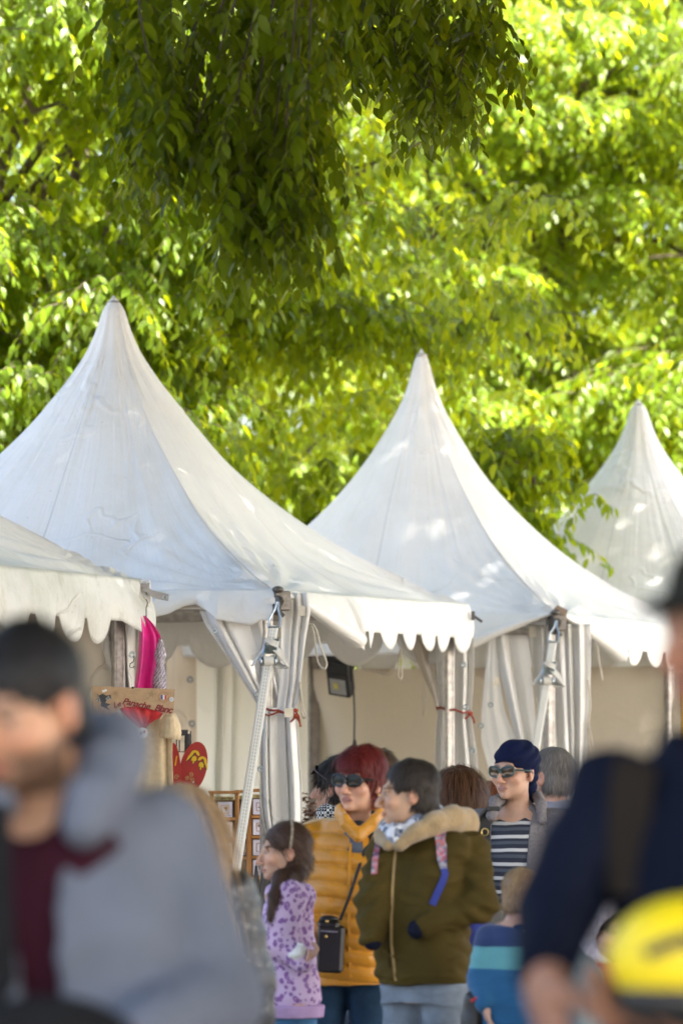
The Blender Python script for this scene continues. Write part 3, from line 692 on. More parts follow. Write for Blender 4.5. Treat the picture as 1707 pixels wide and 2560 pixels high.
# --- tent at the left edge (only its near corner is in the frame)
R0 = at(352, 1447, 22.3); C0 = (R0.x - 1.92, R0.y - .885)
K0 = [(C0[0] + .885, C0[1] - 1.92, ZE), (R0.x, R0.y, R0.z), (C0[0] - .885, C0[1] + 1.92, ZE), (C0[0] - 1.92, C0[1] - .885, ZE)]
T0 = tent('white pagoda tent at the left edge, only its stained valance corner in view', C0, 4.16, K0, ROOF_OLD, 41, wr=1.2, cap=False)
def d0(s):
    x = 2.995 - s                                                   # metres back from the near corner
    if x < .40: return float(np.interp(x, [0, .06, .14, .24, .34, .40], [.20, .285, .30, .255, .215, .215]))
    return scallop(x - .40, .215, .115, .325, gap=.18)
valance(T0, K0[0], K0[1], d0, VAL_OLD, 5, out=tab([0, 2.4, 2.8, 3.0], [.02, .03, .07, .05]), wave=.018, nv=14)
for k in (1, 2, 3): valance(T0, K0[k], K0[(k + 1) % 4], lambda s: scallop(s, .2, .12, .325), VAL_OLD, 6 + k)
Y0 = R0.y - .06
fl = np.array([[at(x, y, Y0 - o) for x, y, o in row] for row in (                                     # loose corner flap lying over the eave
    [(235, 1420, .10), (262, 1428, .11), (292, 1439, .12), (330, 1446, .10), (352, 1450, .06)],
    [(262, 1437, .14), (283, 1444, .14), (306, 1452, .15), (335, 1466, .13), (352, 1478, .07)],
    [(296, 1452, .15), (304, 1466, .15), (318, 1482, .16), (336, 1500, .15), (350, 1512, .08)],
    [(304, 1472, .14), (314, 1490, .15), (326, 1505, .16), (338, 1518, .15), (348, 1528, .09)],
    [(316, 1500, .10), (326, 1512, .12), (334, 1524, .13), (341, 1536, .12), (347, 1546, .09)])])
fo = obj('corner_flap', grid_mesh('corner_flap', fl - np.array(T0.location), np.stack(np.meshgrid(np.linspace(0, .3, 5), np.linspace(0, 1, 5)), -1)), VAL_OLD, T0)
sm_ = fo.modifiers.new('sub', 'SUBSURF'); sm_.levels = sm_.render_levels = 2; thicken(fo, .002)
m = MB(T0.location); p = at(352, 1470, Y0 - .02)                     # roof tension lever sticking out over the next roof
m.plate([(0, 0), (.015, -.018), (.035, -.022), (.055, -.045), (.085, -.055), (.133, -.063), (.136, -.03), (.06, -.012), (.03, .004)], p, (1, 0, 0), (0, 0, 1), .02)
m.plate([(.0, .006), (.04, .004), (.045, .028), (.03, .02), (0, .022)], p + Vector((0, .03, 0)), (1, 0, 0), (0, 0, 1), .03)
m.build('tension_lever', M('lever_steel', (.33, .31, .29), .5, metal=.6), T0, smooth=False)
m = MB(T0.location); m.torus(p + Vector((.118, -.022, -.046)), .009, .003, (0, 1, 0)); m.build('eyelet', ZINC, T0)
pleat(T0, [(1450, 352, 376), (1500, 350, 380), (1540, 350, 376), (1600, 346, 372)], Y0 + .03, 2, .03, CURT, seed=3, nv=30)
loop_cord(T0, [(357, 1490), (366, 1500), (370, 1515), (364, 1532), (359, 1560)], Y0 - .04, .0035, 'wire_hook')
pleat(T0, [(1545, 238, 352), (1600, 243, 352), (1660, 258, 346), (1715, 275, 344), (1780, 300, 350), (2100, 300, 352), (2900, 300, 356)], Y0 + .10, 2.0, .09, fabric('grey_vinyl', (.60, .575, .53), .05, rough=.35), seed=8, sharp=1.3, th=.004)
eyelet(T0, 331, 1637, Y0 - .02, .012)

for a, b in ((1, 2), (2, 3)):
    ww = np.array([[(K0[a][0] * (1 - t) + K0[b][0] * t + (C0[0] - K0[a][0]) * .03, K0[a][1] * (1 - t) + K0[b][1] * t + (C0[1] - K0[a][1]) * .03, z) for t in np.linspace(.03, .97, 40)] for z in np.linspace(.02, 2.35, 20)])
    ww[..., 1] += .015 * wob(ww.reshape(-1, 3), 4, 9 + a).reshape(ww.shape[:2])
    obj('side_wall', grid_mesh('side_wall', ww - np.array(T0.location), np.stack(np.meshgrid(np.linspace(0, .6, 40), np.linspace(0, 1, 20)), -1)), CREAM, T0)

# --- large left tent
F1 = at(690, 1472, 23.1); R1 = at(1168, 1509, 25.85); C1 = (-1.236, 25.0)
K1 = [(F1.x, F1.y, F1.z), (R1.x, R1.y, R1.z), (2 * C1[0] - F1.x, 2 * C1[1] - F1.y, ZE), (2 * C1[0] - R1.x, 2 * C1[1] - R1.y, ZE)]
T1 = tent('largest white pagoda tent, peak at the upper left, lashed with a ratchet strap', C1, 4.185, K1, ROOF, 42)
def d1(s):
    lift = float(np.interp(s, [0, .10, .35, .7, .95, 1.02], [.03, .05, .13, .235, .30, 9]))
    return min(lift, scallop(s - .96, .195, .085, .325, gap=.27) if s > .94 else 9)
valance(T1, K1[0], K1[1], d1, VAL, 15, out=tab([0, .3, .8, 1.0, 1.3, 2.6, 3.0], [.0, .05, .12, .10, .06, .02, .0]), wave=.012, nv=14, nu=420)
e1 = (R1 - F1).normalized(); n1 = Vector((e1.y, -e1.x, 0)).normalized()
def on1(s, d, o=0.0): return F1 + e1 * s + n1 * o - Vector((0, 0, d))
m = MB(T1.location); m.tube([on1(.03, .02, .03), on1(.25, .075, .06), on1(.5, .145, .085), on1(.72, .205, .10), on1(.88, .245, .105)], [.012, .03, .042, .052, .058], 14, caps=False, flat=.75)
ro = m.build('valance_roll', VAL, T1)
def d1b(s):                                                         # edge running left from the near corner
    x = 2.97 - s
    return float(np.interp(x, [0, .05, .12, .22, .29, .335, .36, .42, .5, .62, .78, .95, 1.2, 1.6, 3], [.16, .185, .175, .155, .11, .085, .075, .085, .125, .15, .175, .215, .25, .25, .25]))
valance(T1, K1[3], K1[0], d1b, VAL, 16, out=tab([0, 2.4, 2.62, 2.75, 3], [.03, .05, .01, .09, .02]), wave=.010, nv=14, nu=420)
for k in (1, 2): valance(T1, K1[k], K1[(k + 1) % 4], lambda s: scallop(s, .21, .13, .42, gap=.2), VAL, 17 + k, wave=.012)
m = MB(T1.location)
m.plate([(0, 0), (.036, 0), (.036, .027), (0, .027)], at(662, 1510, 22.98), (1, 0, 0), (0, 0, 1), .004); m.build('tape_patch', M('white_tape', (.8, .8, .8), .5), T1, smooth=False); m = MB(T1.location); m.plate([(0, 0), (.016, 0), (.016, .03), (0, .03)], at(680, 1509, 22.96), (1, 0, 0), (0, 0, 1), .004)
m.build('tape_patch', M('white_tape', (.8, .8, .8), .5), T1, smooth=False)
bracket(T1, F1 + Vector((.02, .02, -.01)))
ratchet_strap(T1, at(694, 1505, 22.93), at(500, 2745, 21.9) , .105)
YF = 23.22
pleat(T1, [(1528, 500, 672), (1560, 512, 676), (1640, 566, 690), (1720, 618, 704), (1775, 652, 718)], YF + .0, 3.2, .055, CURT, seed=21, sharp=.8)
pleat(T1, [(1482, 706, 770), (1530, 704, 776), (1600, 702, 764), (1700, 700, 752), (1775, 690, 742)], YF - .02, 2.4, .045, CURT, seed=22, sharp=.8)
pleat(T1, [(1770, 652, 742), (1795, 652, 742), (1850, 650, 746), (1950, 650, 753), (2020, 652, 756), (2070, 660, 753), (2110, 672, 745), (2140, 680, 735), (2200, 660, 740), (2640, 630, 760)], YF - .05, 4.2, .055, CURT, seed=23, sharp=.75)
ring_rope(T1, 648, 746, 1768, 1790, YF - .06, .006, REDROPE, dep=.075); ring_rope(T1, 648, 744, 1790, 1776, YF - .06, .005, REDROPE, dep=.07)
m = MB(T1.location); m.box(at(722, 1782, YF - .15), (.045, .004, .045), Euler((0, 0, .1))); m.build('tape_patch', TAPE, T1)
m = MB(T1.location); m.box(at(755, 1527, YF - .09), (.030, .003, .05), Euler((0, 0, -.2))); m.build('tape_patch', TAPE, T1)
for x, y in ((536, 1577), (643, 1736), (652, 1824), (651, 1922)): eyelet(T1, x, y, YF - .10, .011)
loop_cord(T1, [(772, 1562), (784, 1563), (794, 1585), (802, 1620), (816, 1655), (812, 1672), (797, 1660), (790, 1625), (786, 1590), (780, 1566)], YF - .05, .0048)
loop_cord(T1, [(750, 1705), (752, 1735), (758, 1770), (764, 1790), (757, 1793), (752, 1768), (749, 1735), (750, 1708)], YF - .05, .0045)
# rolled curtain on the far right post of this tent
YR = R1.y + .05
pleat(T1, [(1585, 1085, 1183), (1640, 1088, 1184), (1700, 1093, 1183), (1770, 1096, 1178), (1785, 1096, 1177), (1810, 1090, 1180), (1900, 1087, 1193), (2000, 1085, 1204), (2500, 1070, 1230)], YR, 2.4, .07, CURT, seed=31, sharp=1.0)
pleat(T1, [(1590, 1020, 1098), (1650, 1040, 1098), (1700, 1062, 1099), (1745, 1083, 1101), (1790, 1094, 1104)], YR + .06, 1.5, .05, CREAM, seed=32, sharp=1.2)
ring_rope(T1, 1091, 1180, 1770, 1784, YR - .03, .0065, REDROPE, dep=.10)
for x, y in ((1158, 1662), (1163, 1768), (1181, 1876)): eyelet(T1, x, y, YR - .13, .012)
loop_cord(T1, [(1001, 1622), (997, 1650), (995, 1690), (1000, 1698), (1004, 1688), (1003, 1650), (1001, 1626)], YR - .3, .005)
loop_cord(T1, [(1058, 1705), (1057, 1740), (1058, 1790), (1061, 1760), (1063, 1740), (1060, 1708)], YR - .0, .0035)
m = MB(T1.location); p = R1 + Vector((.03, -.06, -.07)); m.tube([p, p + Vector((.05, -.01, -.035))], .008, 8); m.box(p, (.02, .02, .05), None, .003); m.build('tension_lever', DARKMET, T1)
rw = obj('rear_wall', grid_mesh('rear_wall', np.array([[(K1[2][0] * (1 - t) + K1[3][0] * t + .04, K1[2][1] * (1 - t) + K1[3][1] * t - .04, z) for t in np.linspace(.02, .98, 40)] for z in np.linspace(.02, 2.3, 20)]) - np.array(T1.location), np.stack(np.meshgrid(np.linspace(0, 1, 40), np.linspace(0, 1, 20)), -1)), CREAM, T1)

# --- middle tent
F2 = at(1392, 1530, 26.6); R2 = at(1708, 1562, 28.4); C2 = (.486, 28.0); B2 = at(768, 1555, 29.3)
K2 = [(F2.x, F2.y, F2.z), (R2.x, R2.y, R2.z), (B2.x, B2.y, ZE), (2 * C2[0] - R2.x, 2 * C2[1] - R2.y, ZE)]
T2 = tent('middle white pagoda tent whose peak stands in the centre of the row', C2, 4.175, K2, ROOF, 43)
L2e = (F2 - Vector(K2[3])).length; Le2 = (R2 - F2).length
def d2(s):
    lift = float(np.interp(s, [0, .1, .45, .8, .9], [.02, .03, .15, .27, 9]))
    return min(lift, scallop(s - .82, .19, .09, .34, gap=.27) if s > .8 else 9)
valance(T2, K2[0], K2[1], d2, VAL, 25, out=tab([0, .3, .7, 1.0, 2], [0, .05, .12, .05, .02]), wave=.010, nv=14, nu=300)
e2 = (R2 - F2).normalized(); n2 = Vector((e2.y, -e2.x, 0)).normalized()
m = MB(T2.location); m.tube([F2 + e2 * s + n2 * o - Vector((0, 0, d)) for s, d, o in ((.02, .02, .03), (.25, .08, .06), (.5, .16, .08), (.72, .23, .1))], [.012, .03, .042, .055], 14, caps=False, flat=.75); m.build('valance_roll', VAL, T2)
def d2b(s):
    x = L2e - s
    return float(np.interp(x, [0, .06, .15, .3, .45, .50, .62, .8, 1.2, 3], [.015, .03, .06, .12, .17, .185, .20, .23, .24, .24]))
valance(T2, K2[3], K2[0], d2b, VAL, 26, out=tab([0, 1.6, 1.9, 2.2, 2.5], [.02, .03, .08, .03, .0]), wave=.010, nv=14, nu=320)
e2b = (Vector(K2[3]) - F2).normalized(); n2b = Vector((-e2b.y, e2b.x, 0)).normalized(); 
if n2b.y > 0: n2b = -n2b
m = MB(T2.location); m.tube([F2 + e2b * s + n2b * o - Vector((0, 0, d)) for s, d, o in ((.02, .01, .03), (.2, .06, .05), (.36, .12, .07), (.50, .175, .085))], [.010, .022, .034, .045], 14, caps=False, flat=.75); m.build('valance_roll', VAL, T2)
for k in (1, 2): valance(T2, K2[k], K2[(k + 1) % 4], lambda s: scallop(s, .20, .12, .36, gap=.2), VAL, 27 + k, wave=.012)
bracket(T2, F2 + Vector((.0, .0, -.01)))
m = MB(T2.location); m.plate([(-.05, -.02), (.0, .028), (.06, .0), (.05, -.03)], F2 + Vector((0, -.03, .01)), (1, 0, 0), (0, 0, 1), .02); m.build('corner_flap', M('brown_lining', (.30, .22, .16), .8), T2, smooth=False)
ratchet_strap(T2, at(1390, 1552, 26.5), at(1225, 2560, 25.4), .135)
YG = 26.75
pleat(T2, [(1588, 1235, 1318), (1650, 1240, 1325), (1750, 1265, 1333), (1850, 1288, 1342), (1950, 1308, 1352), (2100, 1330, 1370), (2500, 1300, 1390)], YG + .05, 2.0, .07, CURT, seed=51, sharp=.9)
pleat(T2, [(1566, 1322, 1408), (1650, 1328, 1410), (1800, 1345, 1418), (1950, 1362, 1424), (2500, 1370, 1430)], YG + .12, 1.6, .05, CURT, seed=52, sharp=1.2)
pleat(T2, [(1560, 1408, 1475), (1650, 1412, 1476), (1760, 1416, 1474), (1900, 1422, 1466), (2000, 1424, 1462), (2500, 1424, 1464)], YG - .02, 2.6, .05, CURT, seed=53, sharp=.8)
pleat(T2, [(1590, 1222, 1240), (1680, 1212, 1245), (1780, 1203, 1262), (1850, 1202, 1290), (1930, 1222, 1318), (1990, 1240, 1335)], YG + .02, .8, .04, CURT, seed=54, sharp=1.5)
for x, y in ((1226, 1762), (1202, 1814)): eyelet(T2, x, y, YG - .06, .012)
m = MB(T2.location); m.box(at(1240, 1705, YG - .08), (.03, .003, .05), Euler((0, .2, .1))); m.build('tape_patch', TAPE, T2); m = MB(T2.location); m.box(at(1331, 1580, YG - .02), (.045, .003, .06)); m.build('tape_patch', TAPE, T2)
loop_cord(T2, [(1480, 1608), (1490, 1612), (1496, 1650), (1504, 1700)], YG - .05, .0055); loop_cord(T2, [(1468, 1700), (1474, 1760), (1468, 1830), (1478, 1890), (1484, 1888), (1478, 1850), (1470, 1810)], YG - .05, .0055)
nW = 90
wall = np.array([[(K2[2][0] * (1 - t) + K2[1][0] * t, K2[2][1] * (1 - t) + K2[1][1] * t - .05, z) for t in np.linspace(.01, .99, nW)] for z in np.linspace(.02, 2.22, 50)])
wv = wob(wall.reshape(-1, 3) * np.array([1, 1, 1.4]), 4.5, 77).reshape(wall.shape[:2]); wall[..., 1] += .05 * wv + .03 * np.sin(wall[..., 2] * 5 + wall[..., 0] * 3)
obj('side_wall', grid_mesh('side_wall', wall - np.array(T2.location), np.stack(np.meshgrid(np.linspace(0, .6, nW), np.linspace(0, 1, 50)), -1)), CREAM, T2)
WHITE_BACK = fabric('sunlit_rear_curtain', (.80, .80, .785), .45, tcol=(.95, .92, .84), dirt_amt=.12)
pleat(T2, [(1560, 486, 768), (1750, 484, 768), (2000, 480, 768), (2420, 478, 770)], 28.45, 5, .12, WHITE_BACK, name='rear_curtain', seed=61, sharp=1.3, nu=200, slant=1.15)
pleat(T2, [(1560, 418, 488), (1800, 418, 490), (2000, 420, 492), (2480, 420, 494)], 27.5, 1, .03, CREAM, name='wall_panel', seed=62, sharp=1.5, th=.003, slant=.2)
for x, y in ((472, 1590), (476, 1699), (480, 1809), (484, 1920)): eyelet(T2, x, y, 27.44, .015)

# --- rearmost tent at the right
C3 = (2.05, 31.8); K3 = [(C3[0] + .885, C3[1] - 1.92, ZE), (C3[0] + 1.92, C3[1] + .885, ZE), (C3[0] - .885, C3[1] + 1.92, ZE), (C3[0] - 1.92, C3[1] - .885, ZE)]
T3 = tent('rearmost white pagoda tent with its peak at the right edge', C3, 4.18, K3, ROOF, 44)
for k in range(4): valance(T3, K3[k], K3[(k + 1) % 4], lambda s: scallop(s, .19, .15, .55, gap=.22), VAL, 35 + k, wave=.012)
pleat(T3, [(1650, 1508, 1655), (1750, 1512, 1650), (1850, 1510, 1638), (1900, 1508, 1630), (2300, 1500, 1640)], 30.35, 4, .12, CURT, seed=71, sharp=.9)
pleat(T3, [(1640, 1470, 1512), (1720, 1474, 1510), (1800, 1472, 1498), (1860, 1474, 1482)], 30.2, 1.4, .05, CREAM, seed=72, sharp=1.2)
loop_cord(T3, [(1640, 1690), (1642, 1720), (1636, 1770), (1640, 1775), (1646, 1740), (1644, 1695)], 30.0, .006)
b3 = np.array([[(K3[2][0] * (1 - t) + K3[1][0] * t, K3[2][1] * (1 - t) + K3[1][1] * t - .05, z) for t in np.linspace(.01, .99, 30)] for z in np.linspace(.02, 2.3, 12)])
obj('side_wall', grid_mesh('side_wall', b3 - np.array(T3.location), np.stack(np.meshgrid(np.linspace(0, .6, 30), np.linspace(0, 1, 12)), -1)), fabric('brown_wall_fabric', (.42, .30, .17), .12, tcol=(.7, .5, .2)), T3)  # side wall in plain brown fabric
# ------------------------------------------------------------------ things in and on the stalls
def txt(body, size, mat, parent, loc, rot=0.0, shear=.3, fat=.0, depth=.0008, align='LEFT', name='lettering', spacing=1.0, tilt=None):
    cu = bpy.data.curves.new('t', 'FONT'); cu.body = body; cu.size = size; cu.shear = shear; cu.offset = fat; cu.extrude = depth; cu.align_x = align; cu.align_y = 'CENTER'; cu.space_character = spacing; cu.resolution_u = 4
    o = bpy.data.objects.new('t', cu); COL.objects.link(o); dg = bpy.context.evaluated_depsgraph_get(); me = bpy.data.meshes.new_from_object(o.evaluated_get(dg)); me.name = name
    bpy.data.objects.remove(o); bpy.data.curves.remove(cu)
    R = Matrix.Rotation(rot, 4, Vector((0, -1, 0))) @ Matrix.Rotation(PI / 2, 4, 'X')
    if tilt is not None: R = tilt @ R
    me.transform(R); return obj(name, me, mat, parent, loc)
def rel(T, px, py, Y): return at(px, py, Y) - Vector(T.location)
def circ(r, n=24, a0=0, a1=2 * PI, rx=None): return [((rx or r) * math.cos(a0 + (a1 - a0) * i / n), r * math.sin(a0 + (a1 - a0) * i / n)) for i in range(n)]
EX, EZ = Vector((1, 0, 0)), Vector((0, 0, 1))
KRAFT = M('kraft_card', (.47, .32, .19), .85, var=.1, scale=60, bmp=.3, bscale=300)
KRAFTD = M('kraft_print_brown', (.36, .24, .14), .85, var=.05)
INK = M('dark_red_ink', (.20, .012, .02), .6, var=.05, bmp=0); CHAR = M('charcoal_ink', (.035, .035, .04), .6, var=.1, bmp=0)
WHITE = M('white_print', (.72, .72, .72), .5, var=.03, bmp=0); BLUE = M('flag_blue', (.03, .07, .30), .5, var=.03, bmp=0); REDP = M('flag_red', (.48, .03, .03), .5, var=.03, bmp=0); GREYP = M('pale_grey_print', (.45, .45, .46), .6, bmp=0)
WIRE = M('black_wire', (.03, .03, .03), .4, metal=.5)

YS = 22.0
S = thing('hanger_sign', 'brown card hanger sign lettered in dark red with a knight helmet', 'sign', at(333, 1790, YS))
def sp(cx, cy, o=0.0):                                              # spot on the sign from the close-up view
    return at(220 + cx / 5.227, 1560 + cy / 5.227, YS) - Vector((0, o, 0))
poly = [(58, 812), (1138, 852), (1118, 1195), (1060, 1207), (985, 1195)] + [(985 - i * 48, 1195 - 12 - (102 * math.sin(min(1, (i + 1) / 9) * PI / 2))) for i in range(11)] + [(430, 1105), (380, 1130), (330, 1170), (290, 1215), (45, 1205)]
o0 = sp(600, 1000)
m = MB(S.location); m.plate([((x - 600) / 5.227 * YS / FPX, -(y - 1000) / 5.227 * YS / FPX) for x, y in poly][::-1], o0 - Vector((0, .004, 0)), EX, EZ, -.004); m.build('card_panel', KRAFT, S, smooth=False)
def sl(cx, cy, o=.0055): return sp(cx, cy, o) - S.location
k = YS / FPX / 5.227
txt('Le', 105 * k, INK, S, sl(330, 1075), .35, .35, .0006); txt('Panache', 120 * k, INK, S, sl(452, 1008), -.20, .35, .0009, spacing=.93); txt('Blanc', 125 * k, INK, S, sl(868, 1098), -.13, .35, .0011, spacing=.86)
def shape(name, pts, mat, o=.0055, par=S):
    mm = MB(par.location); q = sp(600, 1000, o); mm.plate([((x - 600) * k, -(y - 1000) * k) for x, y in pts], q, EX, EZ, .0006); return mm.build(name, mat, par, smooth=False)
def star(cx, cy, r): return [(cx + (r if i % 2 == 0 else r * .45) * math.sin(PI * i / 5 + .2), cy - (r if i % 2 == 0 else r * .45) * math.cos(PI * i / 5 + .2)) for i in range(10)]
for cx, cy, r in ((365, 905, 45), (835, 920, 55), (785, 970, 22)): shape('printed_star', star(cx, cy, r), KRAFTD)
shape('helmet_emblem', [(150, 930), (200, 910), (240, 935), (300, 925), (310, 985), (250, 1000), (230, 1030), (300, 1050), (250, 1080), (290, 1130), (230, 1100), (170, 1075), (180, 1020), (140, 1000)], CHAR)
shape('helmet_visor', [(235, 975), (275, 935), (305, 985), (250, 1000)], GREYP, .0064)
for i in range(3): shape('visor_slit', [(246 + 14 * i, 990 - 2 * i), (262 + 12 * i, 950 - 2 * i), (268 + 12 * i, 954 - 2 * i), (252 + 14 * i, 992 - 2 * i)], CHAR, .0072)
for i in range(9):
    a = 2.2 + i * .35; r = 62 + 8 * (i % 3); cx, cy = 160, 960
    shape('plume', [(cx, cy), (cx + r * math.cos(a) * .6 - 8, cy - r * math.sin(a) * .6), (cx + r * math.cos(a), cy - r * math.sin(a)), (cx + r * math.cos(a) * .6 + 8, cy - r * math.sin(a) * .6 + 6)], GREYP if i % 2 else CHAR, .0062 + .0003 * i)
shape('price_sticker', [(185, 870), (245, 850), (258, 875), (195, 897)], WHITE)
def ringtxt(cx, cy, r):
    for i in range(20):
        a = 2 * PI * i / 20; shape('badge_tick', [(cx + r * math.cos(a) - 6, cy + r * math.sin(a) - 6), (cx + r * math.cos(a) + 6, cy + r * math.sin(a) - 6), (cx + r * math.cos(a) + 4, cy + r * math.sin(a) + 7), (cx + r * math.cos(a) - 4, cy + r * math.sin(a) + 7)], M('badge_ink', (.42, .17, .08), .7, bmp=0))
ringtxt(990, 955, 66)
shape('flag_badge', [(958, 930), (980, 925), (980, 985), (958, 980)], BLUE); shape('flag_badge', [(981, 925), (1003, 930), (1003, 990), (981, 985)], WHITE); shape('flag_badge', [(1004, 930), (1027, 935), (1024, 988), (1004, 990)], REDP)
shape('round_sticker', [(1095 + 30 * math.cos(2 * PI * i / 18), 985 + 30 * math.sin(2 * PI * i / 18)) for i in range(18)], WHITE); txt('12', 40 * k, BLUE, S, sl(1072, 985, .0064), -.1, 0)
m = MB(S.location); W_ = lambda *p: [sp(x, y, .002) for x, y in p]
m.tube(W_((597, 415), (607, 450), (596, 490), (555, 520), (548, 560), (580, 574), (612, 552)), .0022, 7); m.build('wire_hook', WIRE, S)
m = MB(S.location); m.tube(W_((640, 610), (604, 572), (560, 572), (535, 610), (536, 640), (578, 712), (583, 830)), .0022, 7); m.build('bent_wire', M('pale_wire', (.6, .6, .58), .35, metal=.7), S)
m = MB(S.location); m.ball(sp(588, 832, .004), .006); m.build('hook_clip', WIRE, S)

def garment(name, label, cat, levels, Y, nf, depth, mat, seed, loc, **kw):
    T = thing(name, label, cat, at(*loc)); 
    pleat(T, levels, Y, nf, depth, mat, name='cloth', seed=seed, **kw); return T
SATIN = M('pink_satin', (.80, .008, .27), .30, var=.12, scale=10, bmp=.5, bscale=18, bdist=.01, sheen=.2)
P = garment('pink_costume', 'shiny hot pink costume with silver frills hanging at the tent corner', 'costume',
    [(1540, 350, 364), (1560, 350, 384), (1590, 349, 402), (1640, 346, 408), (1680, 342, 402), (1720, 336, 396), (1765, 332, 396)], 22.12, 2.2, .055, SATIN, 91, (360, 1540, 22.12), sharp=1.1)
SILV = M('silver_lame', (.82, .72, .80), .16, metal=.9, var=.2, scale=60, bmp=1.0, bscale=70, bdist=.02)
def fr(px0, py0, px1, py1, n, Y, w):
    rows = []
    for i in range(n):
        t = i / (n - 1); cx = px0 + (px1 - px0) * t; cy = py0 + (py1 - py0) * t; ww = w(t); rows.append([at(cx - ww / 2 + ww * j / 16, cy, Y - .03 - .022 * abs(math.sin(j * PI / 4 + i * .9)) - .035 * math.sin(PI * j / 16)) for j in range(17)])
    return np.array([[tuple(p) for p in r] for r in rows])
G_ = fr(402, 1596, 399, 1734, 40, 22.1, lambda t: float(np.interp(t, [0, .12, .3, .42, .5, .7, .85, 1], [6, 18, 30, 22, 20, 32, 34, 22])))
fo = obj('silver_frill', grid_mesh('silver_frill', G_ - np.array(P.location)), SILV, P); thicken(fo, .003)
m = MB(P.location); hk = at(366, 1545, 22.12); m.tube([hk + Vector((0, 0, .09)), hk + Vector((.008, 0, .075)), hk + Vector((0, 0, .05)), hk], .0025, 6); m.build('hanger_hook', WIRE, P)
REDC = M('red_cloth', (.55, .008, .012), .6, var=.15, scale=30, bmp=.4, bscale=90, sheen=.3)
T = thing('red_tabard', 'bright red pointed tabard hanging below the brown hanger sign', 'costume', at(356, 1790, 22.02))
g3 = np.array([[tuple(at(x0 + (x1 - x0) * j / 14, y0 + (y1 - y0) * j / 14, 22.02 - .025 * abs(math.sin(j * .9 + i * .12)))) for j in range(15)] for i, (x0, y0, x1, y1) in enumerate([(296, 1758, 408, 1776), (300, 1775, 408, 1784), (318, 1795, 400, 1796), (334, 1808, 388, 1800), (346, 1818, 374, 1810), (352, 1826, 362, 1822)])])
fo = obj('cloth', grid_mesh('cloth', g3 - np.array(T.location)), REDC, T); thicken(fo, .003)
garment('maroon_cape', 'dark maroon cloth hanging behind the grey rolled curtain', 'costume', [(1580, 205, 250), (1620, 205, 252), (1650, 225, 254), (1672, 246, 256)], 22.9, 1.2, .03, M('maroon_cloth', (.13, .012, .012), .8), 95, (230, 1580, 22.9))
TUN = M('cream_linen', (.66, .52, .33), .85, var=.1, scale=40, bmp=.5, bscale=200)
T = garment('cream_tunic', 'cream linen tunic with short wide sleeve hanging under the sign', 'costume', [(1786, 300, 432), (1830, 302, 432), (1900, 304, 432), (1990, 300, 436), (2200, 296, 440)], 22.12, 2.4, .05, TUN, 96, (366, 1786, 22.12), sharp=1.2)
g3 = np.array([[tuple(at(x0 + (x1 - x0) * j / 12, y0 + (y1 - y0) * j / 12, 22.04 - .05 * math.sin(PI * j / 12) - .012 * abs(math.sin(j * 1.3)))) for j in range(13)] for (x0, y0, x1, y1) in [(412, 1786, 438, 1784), (406, 1804, 444, 1796), (402, 1826, 450, 1812), (399, 1840, 453, 1832), (401, 1844, 450, 1850)]])
fo = obj('sleeve', grid_mesh('sleeve', g3 - np.array(T.location)), TUN, T); thicken(fo, .006)
B_ = thing('flag_button', 'round white button badge with a small tricolour flag', 'badge', at(358, 1833, 22.0) - Vector((0, .07, 0)))
q = Vector(B_.location)
m = MB(q); m.plate(circ(.0255), q, EX, EZ, .004); m.build('disc', WHITE, B_, smooth=False)
for i, mm in enumerate((BLUE, WHITE if False else GREYP, REDP)):
    m = MB(q); m.plate([(-.0135 + .009 * i, -.011 + .004 * i), (-.0045 + .009 * i, -.008 + .004 * i), (-.0045 + .009 * i, .006 + .004 * i), (-.0135 + .009 * i, .004 + .004 * i)], q - Vector((0, .0042, 0)), EX, EZ, .0006); m.build('flag_stripe', mm, B_, smooth=False)
m = MB(q); m.tube([q + Vector((0, .004, .02)), q + Vector((-.004, .03, .05))], .001, 5); m.build('pin', WIRE, B_)

# shields on a wire stand
G = thing('display_stand', 'black wire display stand behind the red oval shields', 'stand', at(452, 2745, 22.85).to_3d()); G.location.z = 0; gx = Vector(G.location)
m = MB(G.location); zt = at(0, 1828, 22.9).z
for dx in (-.055, -.02, .022, .05): m.tube([gx + Vector((dx, 0, 0)), gx + Vector((dx, 0, zt - (.0 if dx > 0 else .03)))], .003, 6)
for i in range(14): m.tube([gx + Vector((-.06, 0, .1 + i * .12)), gx + Vector((.05, 0, .1 + i * .12))], .002, 6)
m.box(gx + Vector((0, 0, .012)), (.34, .3, .024), None, .004)
m.build('wire_grid', WIRE, G)
m = MB(G.location); hz = at(0, 1832, 22.9).z; m.box(gx + Vector((.012, 0, hz)), (.052, .02, .03), None, .003); m.box(gx + Vector((.036, 0, hz - .05)), (.022, .02, .09), None, .002); m.box(gx + Vector((-.006, 0, hz - .05)), (.006, .01, .09), None, .002); m.build('clamp', M('black_plastic', (.035, .036, .04), .4), G)
SHR = M('red_shield_paint', (.40, .018, .014), .45, var=.1, scale=20, bmp=.15); YEL = M('yellow_shield_paint', (.80, .52, .01), .45, var=.06, bmp=.1); GOLD = M('gold_line_paint', (.55, .40, .16), .5, bmp=.1)
